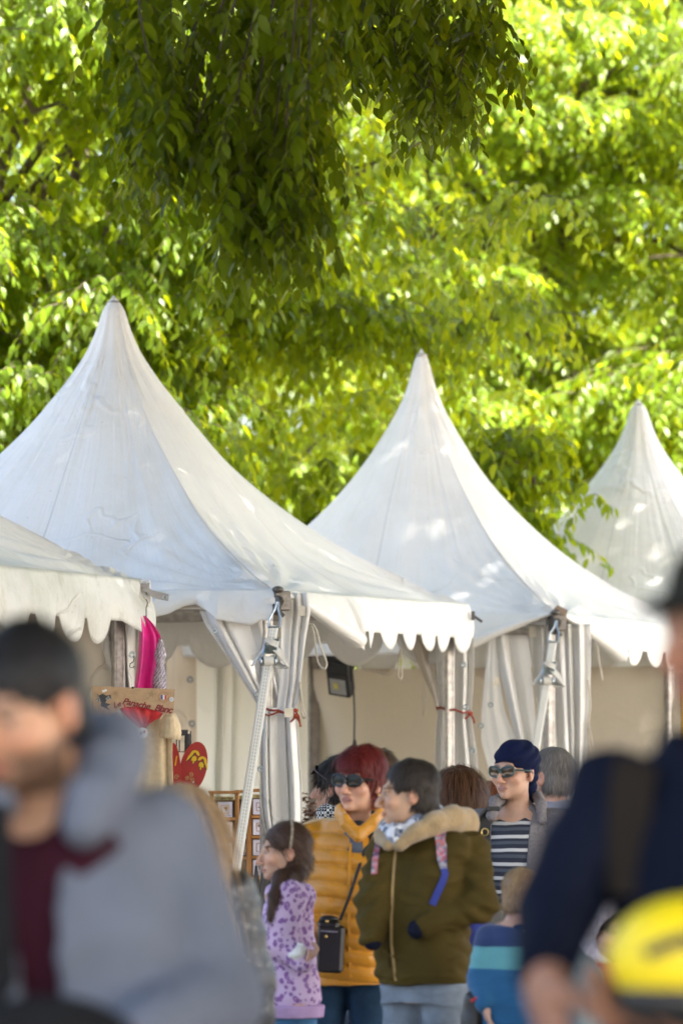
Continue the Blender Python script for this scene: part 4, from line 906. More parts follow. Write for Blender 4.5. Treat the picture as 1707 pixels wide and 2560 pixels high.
def shield(px, py, Y, rx, ry, tilt, full, label):
    T = thing('toy_shield', label, 'shield', at(px, py, Y), 0, 'red oval toy shields'); q = Vector(T.location); R = Matrix.Rotation(tilt, 3, 'Y'); ex = R @ EX; ez = R @ EZ
    m = MB(q); m.plate([(rx * math.cos(a), ry * math.sin(a)) for a in np.linspace(0, 2 * PI, 48, endpoint=False)], q + Vector((0, .008, 0)), ex, ez, .012); m.build('board', SHR, T, smooth=False)
    def pl(nm, pts, mat, o=.0042, th=.0015):
        mm = MB(q); mm.plate(pts, q - Vector((0, o, 0)), ex, ez, th); mm.build(nm, mat, T, smooth=False)
    def helm(cx, cy, s, fl, mid):
        def t(p): return [(cx + x * s * fl, cy + y * s) for x, y in p]
        crest = [(.62 * math.cos(a), .55 + .62 * math.sin(a)) for a in np.linspace(-.15, PI * .98, 14)] + [(-.86, .1), (-.98, -.55), (-.72, -.25)] + [(.24 * math.cos(a), .55 + .30 * math.sin(a)) for a in np.linspace(PI, 0.2, 10)]
        sh = lambda p: [(x + .004 * fl, y - .004) for x, y in p]
        pl('crest_shadow_line', sh(t(crest)), CHAR, .0042, .0008); pl('yellow_crest', t(crest), YEL, .0054)
        hm = [(-.36, -.35), (-.30, .15), (-.05, .42), (.28, .3), (.38, -.05), (.28, -.3), (.12, -.28), (.1, -.62), (-.08, -.75), (-.1, -.3)]
        pl('helmet_outline', t([(x * 1.18, y * 1.15) for x, y in hm]), CHAR, .0056, .0008); pl('yellow_helmet', t(hm), YEL, .0068)
    if full:
        helm(-.006, .042, .036, 1, 0); helm(.036, .020, .036, -1, 0)
        for a0 in (PI / 2, PI / 2 + 2.1, PI / 2 + 4.2):
            cc = (-.004 + .015 * math.cos(a0), -.052 + .015 * math.sin(a0)); mm = MB(q); pts = [q - Vector((0, .0055, 0)) + ex * (cc[0] + .0115 * (1 - i / 26) * math.cos(a0 + PI + i * .42)) + ez * (cc[1] + .0115 * (1 - i / 26) * math.sin(a0 + PI + i * .42)) for i in range(22)]
            mm.tube(pts, .0017, 6); mm.build('gold_spiral', GOLD, T)
        pl('price_label', [(.014, -.078), (.022, -.070), (.018, -.066), (.010, -.074)], WHITE)
    else:
        pl('yellow_stroke', [(.0, .01), (.012, .055), (.016, .054), (.006, .005)], YEL)
        mm = MB(q); mm.tube([q - Vector((0, .0055, 0)) + ex * (.006 + .012 * (1 - i / 24) * math.cos(i * .42)) + ez * (-.05 + .014 * (1 - i / 24) * math.sin(i * .42)) for i in range(20)], .0016, 6); mm.build('gold_spiral', GOLD, T)
    mm = MB(q); mm.tube([q + ez * ry * .8 + Vector((0, .012, 0)), q + Vector((-.02, .06, ry * .9)), q + Vector((-.02, .10, ry * .85))], .002, 5); mm.build('hanging_wire', WIRE, T)
shield(484, 1918, 22.72, .066, .128, .22, True, 'red oval toy shield with two yellow crested helmets painted on')
shield(437, 1918, 22.66, .030, .120, -.06, False, 'narrow red toy shield with a single yellow stroke beside the cream tunic')

# card racks and their cards
PINE = M('orange_pine', (.60, .27, .07), .45, var=.25, scale=5, bmp=.2, stretch=(8, 8, .8)); BRASS = M('brass_plate', (.55, .45, .20), .45, metal=.2, var=.12); CARDM = M('lilac_card', (.74, .72, .86), .6, var=.04, bmp=.1); SHELFD = M('dark_slot', (.17, .09, .045), .8); FOIL = M('copper_foil_print', (.28, .15, .09), .4, metal=.4); GOLDF = M('gold_foil_print', (.72, .45, .16), .35, metal=.5)
def rack(name_label, xl, xr, ytop, Y, tilt, rows, post_w):
    T = thing('card_rack', name_label, 'rack', ((xl + xr) / 2, Y, 0), 0, 'pine racks of greeting cards'); q = Vector(T.location); h = ytop
    m = MB(q); w = xr - xl
    for x in (xl + post_w / 2, xr - post_w / 2): m.box((x, Y, h / 2), (post_w, .035, h - .004), None, .003)
    m.box(((xl + xr) / 2, Y, h - .008), (w + .01, .05, .016), None, .003)
    for i in range(rows): m.box(((xl + xr) / 2, Y - .012, h - .085 - i * .104 - .058), (w - 2 * post_w + .004, .04, .014), None, .002)
    m.box(((xl + xr) / 2, Y, .03), (w + .12, .28, .05), None, .005); m.build('frame', PINE, T)
    m = MB(q); m.box(((xl + xr) / 2, Y + .012, h * .52), (w - .01, .006, h * .9)); m.build('back_board', SHELFD, T)
    m = MB(q); m.box(((xl + xr) / 2, Y - .022, h - .038), (w - 2 * post_w - .006, .004, .020), None, .001); m.build('brass_plate', BRASS, T)
    if w > .15: txt('La Ligne Page', .016, M('plate_lettering', (.10, .075, .03), .6, bmp=0), T, Vector(((xl + xr) / 2 - .0445, Y - .0245, h - .038)) - q, 0, .25, .0003)
    return T
def card(label, x, z, Y, pic, w=.074, hgt=.078):
    T = thing('greeting_card', label, 'card', (x, Y, z - hgt / 2), 0, 'lilac greeting cards in the racks'); q = Vector(T.location)
    m = MB(q); m.box((x, Y, z), (w, .003, hgt), Euler((-.05, 0, 0))); m.build('card_sheet', CARDM, T, smooth=False)
    m = MB(q); fm = FOIL if pic else GOLDF; a, b = .019, .021
    for dx in (-a, a): m.box((x + dx, Y - .0035, z), (.0032, .0015, 2 * b))
    for dz in (-b, b): m.box((x, Y - .0035, z + dz), (2 * a + .0032, .0015, .0032))
    r = random.Random(int(x * 1e4 + z * 1e3))
    for _ in range(4): m.box((x + r.uniform(-.008, .008), Y - .0032, z + r.uniform(-.010, .010)), (r.uniform(.004, .014), .0012, r.uniform(.006, .016)), Euler((0, r.uniform(-.9, .9), 0)))
    m.build('framed_picture', fm, T, smooth=False)
    m = MB(q); m.box((x, Y - .0025, z - hgt / 2 + .007), (w * .86, .0012, .004), Euler((0, -.03, 0))); m.build('blue_line', M('blue_pencil_line', (.12, .14, .42), .6, bmp=0), T, smooth=False)
YK = 23.45
xa, xb = at(524, 0, YK).x, at(598, 0, YK).x; za = at(0, 1977, YK).z
rack('red brown pine card rack with a brass name plate, left of the strap', xa, xb, za, YK, 0, 8, .022)
for i, (nm, pc) in enumerate((('gold framed print on the topmost card of the left rack', 0), ('lilac card second from the top of the left rack', 1), ('lilac card third from the top of the left rack', 1), ('lilac card in the lowest seen slot of the left rack', 1))):
    card(nm, (xa + xb) / 2 + .004, za - .095 - i * .104, YK - .022, pc)
xa2, xb2 = at(618, 0, YK + .1).x, at(706, 0, YK + .1).x; za2 = at(0, 1972, YK + .1).z
rack('orange pine card rack with knotty post, half behind the tied curtain', xa2, xb2, za2, YK + .1, 0, 8, .026)
for i, nm in enumerate(('dark print of a figure on the topmost card of the right rack', 'square framed horse print card second in the right rack', 'square framed card third down in the right rack beside the lilac sweatshirt', 'card fourth down in the right rack near the dark board')):
    card(nm, (xa2 + xb2) / 2 - .022, za2 - .092 - i * .104, YK + .078, 1)
rack('thin card rack seen edge on behind the strap', at(590, 0, YK + .25).x, at(622, 0, YK + .25).x, at(0, 1975, YK + .25).z, YK + .25, 0, 8, .012)
card('small amber print card in the edge on rack behind the strap', at(606, 0, YK + .2).x, at(0, 2120, YK + .2).z, YK + .2, 0, .03, .07)
for lab, x0, x1, yt, Y in (('wide dark grey pointed board standing behind the lilac sweatshirt', 648, 678, 2150, 22.6), ('narrow grey pointed board leaning next to the wide one', 634, 648, 2162, 22.7)):
    T = thing('wooden_board', lab, 'board', at((x0 + x1) / 2, 2745, Y)); T.location.z = 0; q = Vector(T.location); w = (x1 - x0) * Y / FPX / 2; zt = at(0, yt, Y).z
    m = MB(q); m.plate([(-w, 0), (w, 0), (w, zt - .12), (w * .8, zt - .05), (w * .35, zt - .008), (0.05 * w, zt), (-w * .4, zt - .05), (-w * .9, zt - .16)], q, EX, EZ, .018); m.build('panel', M('dark_grey_board', (.075, .07, .07), .6, var=.2), T, smooth=False)
    m = MB(q); m.tube([(q.x - w * .9, q.y - .02, zt - .17), (q.x - w * .4, q.y - .02, zt - .055), (q.x, q.y - .02, zt - .004)], .006, 6); m.build('edge_strip', CHAR, T)
# dried flowers
T = thing('dried_flowers', 'bunch of dry russet flowers standing behind the tied curtain', 'plant', at(775, 2745, 24.2)); T.location.z = 0; q = Vector(T.location)
rng = np.random.default_rng(9); A = np.array([tuple(at(rng.uniform(752, 812), rng.uniform(1985, 2070), 24.2 + rng.uniform(-.08, .08))) for _ in range(60)]); ang = rng.uniform(0, 6.28, 60)
pr = sprays_to_mesh('x', A, np.stack([np.cos(ang), np.sin(ang), 0 * ang + .3], 1), rng.uniform(.03, .07, 60), rng.uniform(.0, .03, 60), 8, .032, rng, limp=-.2, twig=.0015)
DRY = M('dry_russet', (.16, .065, .04), .9, var=.35, scale=60); crown_obj('flower_heads', [pr], DRY, T); twig_obj('stems', [pr], DRY, T)
m = MB(q)
for i in range(14): m.tube([q + Vector((rng.uniform(-.03, .03), 0, .75)), Vector(A[i * 4])], .002, 5)
m.tube([q, q + Vector((0, 0, .02)), q + Vector((0, 0, .76))], [.09, .09, .06], 14); m.build('vase', M('brown_vase', (.12, .08, .06), .6), T)
# floodlight
Yf = 27.6
T = thing('floodlight', 'black led floodlight tilted down from the eave beam of the middle tent', 'lamp', at(852, 1640, Yf)); q = Vector(T.location)
BLK = M('black_lamp_casting', (.018, .018, .02), .45, var=.2)
R = Euler((.55, .16, -.42)).to_matrix(); c0 = at(849, 1708, Yf)
m = MB(q); m.box(c0, (.145, .05, .165), R, .006)
for i in range(7): m.box(c0 + R @ Vector((-.06 + .02 * i, .045, 0)), (.006, .05, .14), R)
m.box(c0 + R @ Vector((0, .03, .115)), (.15, .10, .085), R, .006); m.build('housing', BLK, T)
m = MB(q); m.box(c0 + R @ Vector((0, -.027, -.01)), (.105, .004, .105), R, .001); m.build('glass', M('lamp_glass', (.36, .36, .35), .12, var=.1, bmp=0), T)
m = MB(q); m.box(c0 + R @ Vector((-.012, -.031, -.005)), (.030, .003, .038), R); m.build('led_chip', M('led_phosphor', (.62, .56, .14), .4, bmp=0), T)
m = MB(q); 
for sg in (-1, 1): m.tube([c0 + R @ Vector((.078 * sg, .01, .02)), c0 + R @ Vector((.078 * sg, .03, .17)), c0 + R @ Vector((.03 * sg, .04, .2))], .007, 6)
m.tube([c0 + R @ Vector((0, .04, .2)), at(846, 1628, Yf + .1), at(846, 1585, Yf + .12)], .009, 6); m.build('bracket', BLK, T)
m = MB(q); pts = [at(880, 1690, Yf), at(884, 1730, Yf), at(886, 1790, Yf), at(885, 1845, Yf), at(886, 1856, Yf)]; m.tube(pts, .006, 7); m.tube([pts[0], at(874, 1660, Yf), at(862, 1655, Yf)], .006, 7); m.build('cord', BLK, T)
m = MB(q); m.tube([at(886, 1850, Yf), at(886, 1862, Yf), at(885, 1872, Yf), at(885, 1880, Yf)], [.01, .012, .032, .034], 10); m.build('plug', BLK, T)
# things in the rear stall
T = thing('sales_counter', 'dark green counter half hidden inside the rearmost tent', 'counter', at(1500, 2745, 31.2)); T.location.z = 0; q = Vector(T.location)
m = MB(q); m.box(q + Vector((0, 0, .8)), (.30, .4, 1.6), None, .01); m.build('cabinet', M('dark_green_paint', (.012, .05, .04), .6), T); m = MB(q); m.box(q + Vector((0, 0, 1.62)), (.34, .44, .03), None, .004); m.build('top', M('brown_wood', (.22, .12, .06), .6), T)
T = thing('mustard_banner', 'mustard yellow hanging cloth at the right inside the rear stall', 'banner', at(1660, 1740, 30.9)); pleat(T, [(1730, 1636, 1720), (1800, 1636, 1720), (1900, 1632, 1720), (2200, 1630, 1720)], 30.9, 2, .05, M('mustard_cloth', (.50, .30, .035), .8), name='cloth', seed=88)
# ------------------------------------------------------------------ people: smooth distance fields meshed by surface nets
class Field:
    def __init__(s, lo, hi, h):
        s.lo = np.array(lo, float); s.h = h; n = np.ceil((np.array(hi) - s.lo) / h).astype(int) + 1
        s.ax = [s.lo[i] + np.arange(n[i]) * h for i in range(3)]; s.F = np.full(n, .5, np.float32)
    def _sl(s, lo, hi, pad):
        r = []
        for i in range(3):
            a = int(np.clip(np.floor((lo[i] - pad - s.lo[i]) / s.h), 0, len(s.ax[i]))); b = int(np.clip(np.ceil((hi[i] + pad - s.lo[i]) / s.h) + 1, 0, len(s.ax[i]))); r.append(slice(a, max(a, b)))
        return tuple(r)
    def op(s, fn, lo, hi, k=.01, mode='add'):
        sl = s._sl(lo, hi, k + 3 * s.h)
        X = s.ax[0][sl[0]][:, None, None]; Y = s.ax[1][sl[1]][None, :, None]; Z = s.ax[2][sl[2]][None, None, :]
        if X.size * Y.size * Z.size == 0: return s
        d = fn(X, Y, Z); A = s.F[sl]
        if mode == 'add':
            if k <= 0: s.F[sl] = np.minimum(A, d)
            else: h = np.clip(.5 + .5 * (A - d) / k, 0, 1); s.F[sl] = A * (1 - h) + d * h - k * h * (1 - h)
        else:
            d = -d
            if k <= 0: s.F[sl] = np.maximum(A, d)
            else: h = np.clip(.5 - .5 * (A - d) / k, 0, 1); s.F[sl] = A * (1 - h) + d * h + k * h * (1 - h)
        return s
    def ell(s, c, r, k=.01, mode='add', R=None, frame=None):
        """ellipsoid; frame=(origin, rotation, scale) places it in a turned head"""
        c = np.array(c, float); r = np.array(r, float); Rm = np.eye(3) if R is None else np.array(R)
        if frame is not None: o, FR, sc = frame; c = o + FR @ (c * sc); r = r * sc; Rm = FR @ Rm
        def fn(X, Y, Z):
            x, y, z = X - c[0], Y - c[1], Z - c[2]; Q = [Rm[0, i] * x + Rm[1, i] * y + Rm[2, i] * z for i in range(3)]
            k0 = np.sqrt(sum((q / a) ** 2 for q, a in zip(Q, r))); k1 = np.sqrt(sum((q / (a * a)) ** 2 for q, a in zip(Q, r)))
            return k0 * (k0 - 1) / np.maximum(k1, 1e-6)
        m = r.max(); return s.op(fn, c - m, c + m, k, mode)
    def cone(s, a, b, ra, rb, k=.01, mode='add', frame=None):
        a = np.array(a, float); b = np.array(b, float)
        if frame is not None: o, FR, sc = frame; a = o + FR @ (a * sc); b = o + FR @ (b * sc); ra *= sc; rb *= sc
        ba = b - a; L = max(float(ba @ ba), 1e-9)
        def fn(X, Y, Z):
            x, y, z = X - a[0], Y - a[1], Z - a[2]; t = np.clip((x * ba[0] + y * ba[1] + z * ba[2]) / L, 0, 1)
            return np.sqrt((x - ba[0] * t) ** 2 + (y - ba[1] * t) ** 2 + (z - ba[2] * t) ** 2) - (ra + (rb - ra) * t)
        m = max(ra, rb); return s.op(fn, np.minimum(a, b) - m, np.maximum(a, b) + m, k, mode)
    def stack(s, st, k=.02, p=2.3, mode='add', rot=0.0):
        """torso-like body: stations (z, cx, cy, rx, ry)"""
        st = np.array(sorted(st)); z0, z1 = st[0, 0], st[-1, 0]; mr = st[:, 3:].max() + np.abs(st[:, 1:3]).max(); cr, sr = math.cos(rot), math.sin(rot)
        def fn(X, Y, Z):
            cx, cy, rx, ry = (np.interp(Z, st[:, 0], st[:, i]) for i in (1, 2, 3, 4)); x0 = X - cx; y0 = Y - cy
            x = x0 * cr + y0 * sr; y = -x0 * sr + y0 * cr
            q = (np.abs(x / rx) ** p + np.abs(y / ry) ** p) ** (1 / p); d = (q - 1) * np.minimum(rx, ry)
            return np.maximum(d, np.maximum(z0 - Z, Z - z1) + 0 * d)
        return s.op(fn, (-mr, -mr, z0), (mr, mr, z1), k, mode)
    def box(s, c, hs, k=.0, mode='add', R=None, rnd=0.0):
        c = np.array(c, float); hs = np.array(hs, float); Rm = np.eye(3) if R is None else np.array(R)
        def fn(X, Y, Z):
            x, y, z = X - c[0], Y - c[1], Z - c[2]; Q = [np.abs(Rm[0, i] * x + Rm[1, i] * y + Rm[2, i] * z) - hs[i] + rnd for i in range(3)]
            return np.sqrt(sum(np.maximum(q, 0) ** 2 for q in Q)) + np.minimum(np.maximum(np.maximum(Q[0], Q[1]), Q[2]), 0) - rnd
        m = np.linalg.norm(hs); return s.op(fn, c - m, c + m, k, mode)
    def mesh(s):
        F = s.F; S = F < 0
        cnt = np.zeros(np.array(F.shape) - 1, np.int8)
        offs = [(i, j, k) for i in (0, 1) for j in (0, 1) for k in (0, 1)]
        n = F.shape
        for i, j, k in offs: cnt += S[i:n[0] - 1 + i, j:n[1] - 1 + j, k:n[2] - 1 + k]
        C = np.argwhere((cnt > 0) & (cnt < 8)); idm = np.full(cnt.shape, -1, np.int32); idm[C[:, 0], C[:, 1], C[:, 2]] = np.arange(len(C))
        v = np.stack([F[C[:, 0] + i, C[:, 1] + j, C[:, 2] + k] for i, j, k in offs], 1); acc = np.zeros((len(C), 3)); num = np.zeros(len(C))
        O = np.array(offs, float)
        for a in range(8):
            for b in range(a + 1, 8):
                if np.abs(O[a] - O[b]).sum() != 1: continue
                va, vb = v[:, a], v[:, b]; m = (va < 0) != (vb < 0); t = np.where(m, va / np.where(m, va - vb, 1), 0)[:, None]
                acc += np.where(m[:, None], O[a] + t * (O[b] - O[a]), 0); num += m
        V = s.lo + (C + acc / num[:, None]) * s.h; Q = []
        for axn in range(3):
            sa = [slice(None)] * 3; sb = [slice(None)] * 3; sa[axn] = slice(0, -1); sb[axn] = slice(1, None)
            A = S[tuple(sa)]; B = S[tuple(sb)]; E = np.argwhere(A != B); u, w = (axn + 1) % 3, (axn + 2) % 3
            E = E[(E[:, u] > 0) & (E[:, w] > 0) & (E[:, u] < n[u] - 1) & (E[:, w] < n[w] - 1)]
            def cid(du, dw): q = E.copy(); q[:, u] -= du; q[:, w] -= dw; return idm[q[:, 0], q[:, 1], q[:, 2]]
            q = np.stack([cid(1, 1), cid(0, 1), cid(0, 0), cid(1, 0)], 1); fl = ~A[E[:, 0], E[:, 1], E[:, 2]]; q[fl] = q[fl][:, ::-1]; Q.append(q)
        Q = np.concatenate(Q); return V, Q[(Q >= 0).all(1)]
def vnorm(V, Q):
    n = np.cross(V[Q[:, 2]] - V[Q[:, 0]], V[Q[:, 3]] - V[Q[:, 1]]); N = np.zeros_like(V)
    for i in range(4):
        for c in range(3): N[:, c] += np.bincount(Q[:, i], n[:, c], len(V))
    return norm(N)
def lap(V, Q, it=1, f=.5):
    for _ in range(it):
        A = np.zeros_like(V); w = np.zeros(len(V))
        for i in range(4):
            a, b = Q[:, i], Q[:, (i + 1) % 4]
            for c in range(3): A[:, c] += np.bincount(a, V[b, c], len(V)) + np.bincount(b, V[a, c], len(V))
            w += np.bincount(a, minlength=len(V)) + np.bincount(b, minlength=len(V))
        V = V * (1 - f) + f * A / np.maximum(w, 1)[:, None]
    return V
def rotz(a): c, s = math.cos(a), math.sin(a); return np.array([[c, -s, 0], [s, c, 0], [0, 0, 1.]])
def rotx(a): c, s = math.cos(a), math.sin(a); return np.array([[1, 0, 0], [0, c, -s], [0, s, c]])
def roty(a): c, s = math.cos(a), math.sin(a); return np.array([[c, 0, s], [0, 1, 0], [-s, 0, c]])

SKIN = attr_mat('skin', .52, sss=.12, bmp=.18, bscale=220, bdist=.0015, spec=.4)
def hair_mat(name, col, rough=.45):
    m, nt, b = nmat(name); a = node(nt, 'ShaderNodeAttribute', attribute_name='strand_rnd')
    f = noise(nt, 35, 4, .6, stretch=(1, 1, .3)); v = math_n(nt, 'ADD', math_n(nt, 'MULTIPLY', a.outputs['Fac'], .7), math_n(nt, 'MULTIPLY', f, .5))
    c = ramp(nt, v, [(.15, tuple(x * .45 for x in col)), (.5, col), (.95, tuple(min(1, x * 1.7 + .005) for x in col))])
    nt.links.new(c, b.inputs['Base Color']); setin(b, Roughness=rough); b.inputs['Specular IOR Level'].default_value = .2
    bump(nt, b, noise(nt, 140, 3, .6, stretch=(1, 1, .12)), .6, .003); return m

class Person:
    """one figure; x,z in metres seen from the camera, all arm points relative to the body axis and camera-aligned"""
    def __init__(s, label, X, Y, yaw, height, skin, head=(0, 0, 0), head_off=(0, 0, 0), hs=1.0, h=.006, group=None, slim=1.0, cat='person'):
        s.T = thing('person', label, cat, (X, Y, 0), 0, group); s.yaw = math.radians(yaw); s.k = height / 1.70; s.hs = hs; s.h = h; s.skin = np.array(skin); s.slim = slim
        s.Ry = rotz(s.yaw); hy, hp, hr = (math.radians(a) for a in head); s.HR = rotz(hy) @ rotx(hp) @ roty(hr)
        k = s.k; s.hc = np.array([head_off[0], head_off[1], 0]) + s.Ry @ np.array([0, -.03 * k, 0]); s.hc[2] = height - .12 * hs + head_off[2]
        s.arms = []; s.Y = Y; s.o = np.array([X, Y, 0.]); s.height = height
    def P(s, px, py, dy=0.0): return np.array(at(px, py, s.Y + dy)) - s.o
    def hang(s, sg, out=.06, fwd=.04, **kw):
        sh = s.B((.165 * sg, .01, 1.365)); el = s.B(((.165 + out) * sg, .02, 1.09)); wr = s.B(((.17 + out) * sg, -fwd, .86)); return arm(sh, el, wr, norm(wr - el), s.Ry @ np.array([-sg, 0, 0.]), .55, -sg, .95 * s.k, **kw)
    def stack(s, f, st, k=.02, p=2.3, mode='add'): return f.stack(s.stations(st), k, p, mode, s.yaw)
    def drape(s, part, pxs, off=.004, dy=0.0):
        """points lying on a garment, so that straps and zips rest on the cloth"""
        from mathutils.bvhtree import BVHTree
        me = part.data
        if not hasattr(s, '_bv'): s._bv = {}
        if me.name not in s._bv: s._bv[me.name] = BVHTree.FromPolygons([v.co for v in me.vertices], [tuple(p.vertices) for p in me.polygons])
        o = Vector((0, 0, EYE)) - Vector(s.o); out = []
        for px, py in pxs:
            d = (Vector(at(px, py, s.Y)) - Vector((0, 0, EYE))).normalized(); h = s._bv[me.name].ray_cast(o, d)
            out.append(h[0] - d * off if h[0] is not None else Vector(s.P(px, py, dy)))
        return out
    def B(s, p): return s.Ry @ (np.array(p, float) * s.k)            # canonical body point -> camera-aligned metres
    def frame(s): return (s.hc, s.HR, s.hs)
    def H(s, p): return s.hc + s.HR @ (np.array(p, float) * s.hs)
    def field(s, lo=(-.42, -.40, -.02), hi=(.42, .40, 2.2), h=None):
        return Field((lo[0], lo[1], lo[2]), (hi[0], hi[1], min(hi[2], s.height + .06)), h or s.h)
    def stations(s, st): return [(z * s.k, *(s.B((cx, cy, 0))[:2]), rx * s.k * s.slim, ry * s.k * s.slim) for z, cx, cy, rx, ry in st]
    def put(s, name, V, Q, mat, parent=None, tint=None):
        me = mesh_np(name, V, [Q])
        if tint is not None: set_tint(me, tint)
        return obj(name, me, mat, parent or s.T)
    def head_prims(s, f, nose=1.0, jaw=1.0, ears=True, brow=1.0):
        fr = s.frame(); e = lambda c, r, k=.012, mode='add', R=None: f.ell(c, r, k * s.hs, mode, R, fr); c_ = lambda a, b, ra, rb, k=.01, mode='add': f.cone(a, b, ra, rb, k * s.hs, mode, fr)
        e((0, .018, .040), (.074, .094, .080)); e((0, -.018, -.03), (.063, .074, .080), .02); e((0, -.030, -.072), (.050 * jaw, .058, .040), .025); e((0, -.078, -.100), (.020 * jaw, .017, .015), .022)
        c_((-.036, -.083, .022), (.036, -.083, .022), .011 * brow, .011 * brow, .016)
        for sg in (-1, 1):
            e((.042 * sg, -.066, -.030), (.026, .024, .024), .02); e((.031 * sg, -.101, .002), (.017, .014, .010), .008, 'sub'); e((.031 * sg, -.080, .0), (.0125, .0125, .0115), .003)
            c_((.020 * sg, -.093, .010), (.044 * sg, -.084, .009), .0042, .0035, .005)
            if ears:
                e((.074 * sg, .014, -.010), (.009, .021, .032), .006, 'add', rotz(.35 * sg) @ rotx(-.2)); e((.082 * sg, .008, -.006), (.006, .010, .017), .004, 'sub', rotz(.35 * sg)); e((.072 * sg, .004, -.034), (.007, .010, .011), .006)
        c_((0, -.092, .006), (0, -.116, -.036), .0085 * nose, .0125 * nose, .012); e((0, -.113, -.042), (.0135 * nose, .013, .011), .008)
        for sg in (-1, 1): e((.013 * sg * nose, -.104, -.045), (.0085, .010, .008), .006); e((.007 * sg, -.112, -.0535), (.004, .005, .004), .003, 'sub')
        e((0, -.094, -.067), (.026, .011, .0065), .007); e((0, -.093, -.0775), (.022, .011, .0070), .006); e((0, -.109, -.0715), (.024, .009, .0022), .003, 'sub'); e((0, -.098, -.058), (.005, .006, .008), .006, 'sub')
    def body(s, arms, st=None, neck=.054, legs=True, **kw):
        """the whole body as one surface; arms = list of dict(sh, el, wr, hand, palm, curl) camera aligned"""
        k = s.k; f = s.field(); s.arms = arms
        s.stack(f, (st or [(.80, 0, 0, .13, .095), (.92, 0, .005, .155, .105), (1.06, 0, .0, .125, .088), (1.26, 0, -.005, .145, .10), (1.36, 0, .01, .15, .085), (1.43, 0, .02, .09, .06)]), .03)
        s.neck_b = s.B((0, .015, 1.40)); f.cone(s.neck_b, s.H((0, .012, -.05)), neck * k * 1.08, neck * s.hs, .035)
        f.cone(s.B((-.12, .012, 1.375)), s.B((.12, .012, 1.375)), .05 * k, .05 * k, .04)
        if legs:
            for sg in (-1, 1): f.cone(s.B((.085 * sg, 0, .86)), s.B((.09 * sg, -.01, .47)), .078 * k, .052 * k, .03); f.cone(s.B((.09 * sg, -.01, .47)), s.B((.09 * sg, .02, .09)), .05 * k, .034 * k, .02); f.cone(s.B((.09 * sg, .03, .045)), s.B((.10 * sg, -.13, .03)), .038 * k, .028 * k, .02)
        for a in arms:
            f.cone(a['sh'], a['el'], .046 * k, .036 * k, .03); f.cone(a['el'], a['wr'], .036 * k, .025 * k, .02); s.hand(f, a)
        s.head_prims(f, **kw)
        V, Q = f.mesh(); V = lap(V, Q, 1, .35); return s.put('body', V, Q, SKIN, tint=s.paint(V))
    def hand(s, f, a):
        """palm, four unequal curled fingers and a thumb off the side of the palm"""
        if a.get('hand') is None: return
        w = np.array(a['wr']); d = norm(np.array(a['hand'], float)); n = np.array(a['palm'], float); n = norm(n - d * (n @ d)); sd = np.cross(d, n) * a.get('thumb', 1); q = s.k * a.get('size', 1.0); cu = a.get('curl', .5)
        R = np.stack([sd, d, n], 1)
        f.box(w + d * .048 * q, np.array([.038, .048, .013]) * q, .012, 'add', R, .011 * q); f.cone(w - d * .01, w + d * .03 * q, .025 * q, .026 * q, .02)
        for i, (o, L) in enumerate(((.030, .070), (.010, .080), (-.010, .074), (-.029, .058))):
            p = w + d * .092 * q + sd * o * q; ang = cu * (.35 + .06 * i); dirv = d + sd * o * 1.6
            for j, (fr_, r) in enumerate(((.44, .0092), (.31, .0085), (.25, .0075))):
                v = norm(dirv * math.cos(ang) + n * math.sin(ang)); e = p + v * L * fr_ * q; f.cone(p, e, r * q, (r - .0009) * q, .003); p = e; ang += cu * (.75 if j == 0 else .55)
        t0 = w + d * .025 * q + sd * .034 * q; t1 = t0 + norm(sd * .8 + d * .7 + n * .35) * .042 * q; t2 = t1 + norm(sd * .25 + d * .9 + n * (.3 + .5 * cu)) * .032 * q; t3 = t2 + norm(d * .9 + n * (.3 + .7 * cu) - sd * .15) * .024 * q
        f.cone(t0, t1, .014 * q, .011 * q, .008); f.cone(t1, t2, .0108 * q, .0095 * q, .003); f.cone(t2, t3, .0095 * q, .0078 * q, .003)
    def paint(s, V):
        """skin colour by place: lips, brows, eyes, beard shadow, ruddy cheeks"""
        P = (V - s.hc) @ s.HR / s.hs; C = np.repeat(s.skin[None], len(V), 0).astype(float); x, y, z = P.T; ax = np.abs(x); front = y < -.045
        def blend(m, col, w=1.0): m = np.clip(m, 0, 1)[:, None] * w; C[:] = C * (1 - m) + np.array(col) * m
        g = lambda cx, cy, rx, ry: np.exp(-(((ax - cx) / rx) ** 2 + ((z - cy) / ry) ** 2))
        red = s.skin * np.array([1.06, .74, .68]); blend(g(.042, -.030, .024, .02) * front, red, .6); blend(g(0, -.042, .016, .014) * (y < -.09), red, .6); blend((np.abs(ax - .078) < .014) * (np.abs(z + .01) < .04) * (np.abs(y - .012) < .03), red, .5)
        blend(g(.033, -.016, .020, .010) * front, s.skin * .78, .5); blend(g(.034, -.052, .006, .016) * front, s.skin * .80, .35)
        lip = getattr(s, 'lip', s.skin * np.array([.85, .48, .45])); blend((((ax / .025) ** 2 + ((z + .0715) / .0115) ** 2) < 1) * (y < -.08), lip, .85); blend((ax < .023) * (np.abs(z + .0715) < .0024) * (y < -.08), s.skin * .28, .8)  # mouth parting: shade of the groove painted as a dark line
        bc = getattr(s, 'brow_col', np.array([.05, .035, .025])); bz = .0225 - ((ax - .030) / .030) ** 2 * .006; blend((ax > .012) * (ax < .052) * (np.abs(z - bz) < .0048) * front, bc, .75)
        blend((((ax - .031) / .0150) ** 2 + ((z - .0005) / .0050) ** 2 < 1) * (y < -.078), (.20, .17, .15), 1); blend((((ax - .031) / .0070) ** 2 + ((z - .0005) / .0062) ** 2 < 1) * (y < -.075), (.03, .02, .015), 1); blend((ax > .014) * (ax < .050) * (np.abs(z - .0072) < .0026) * (y < -.07), s.skin * .25, .8)
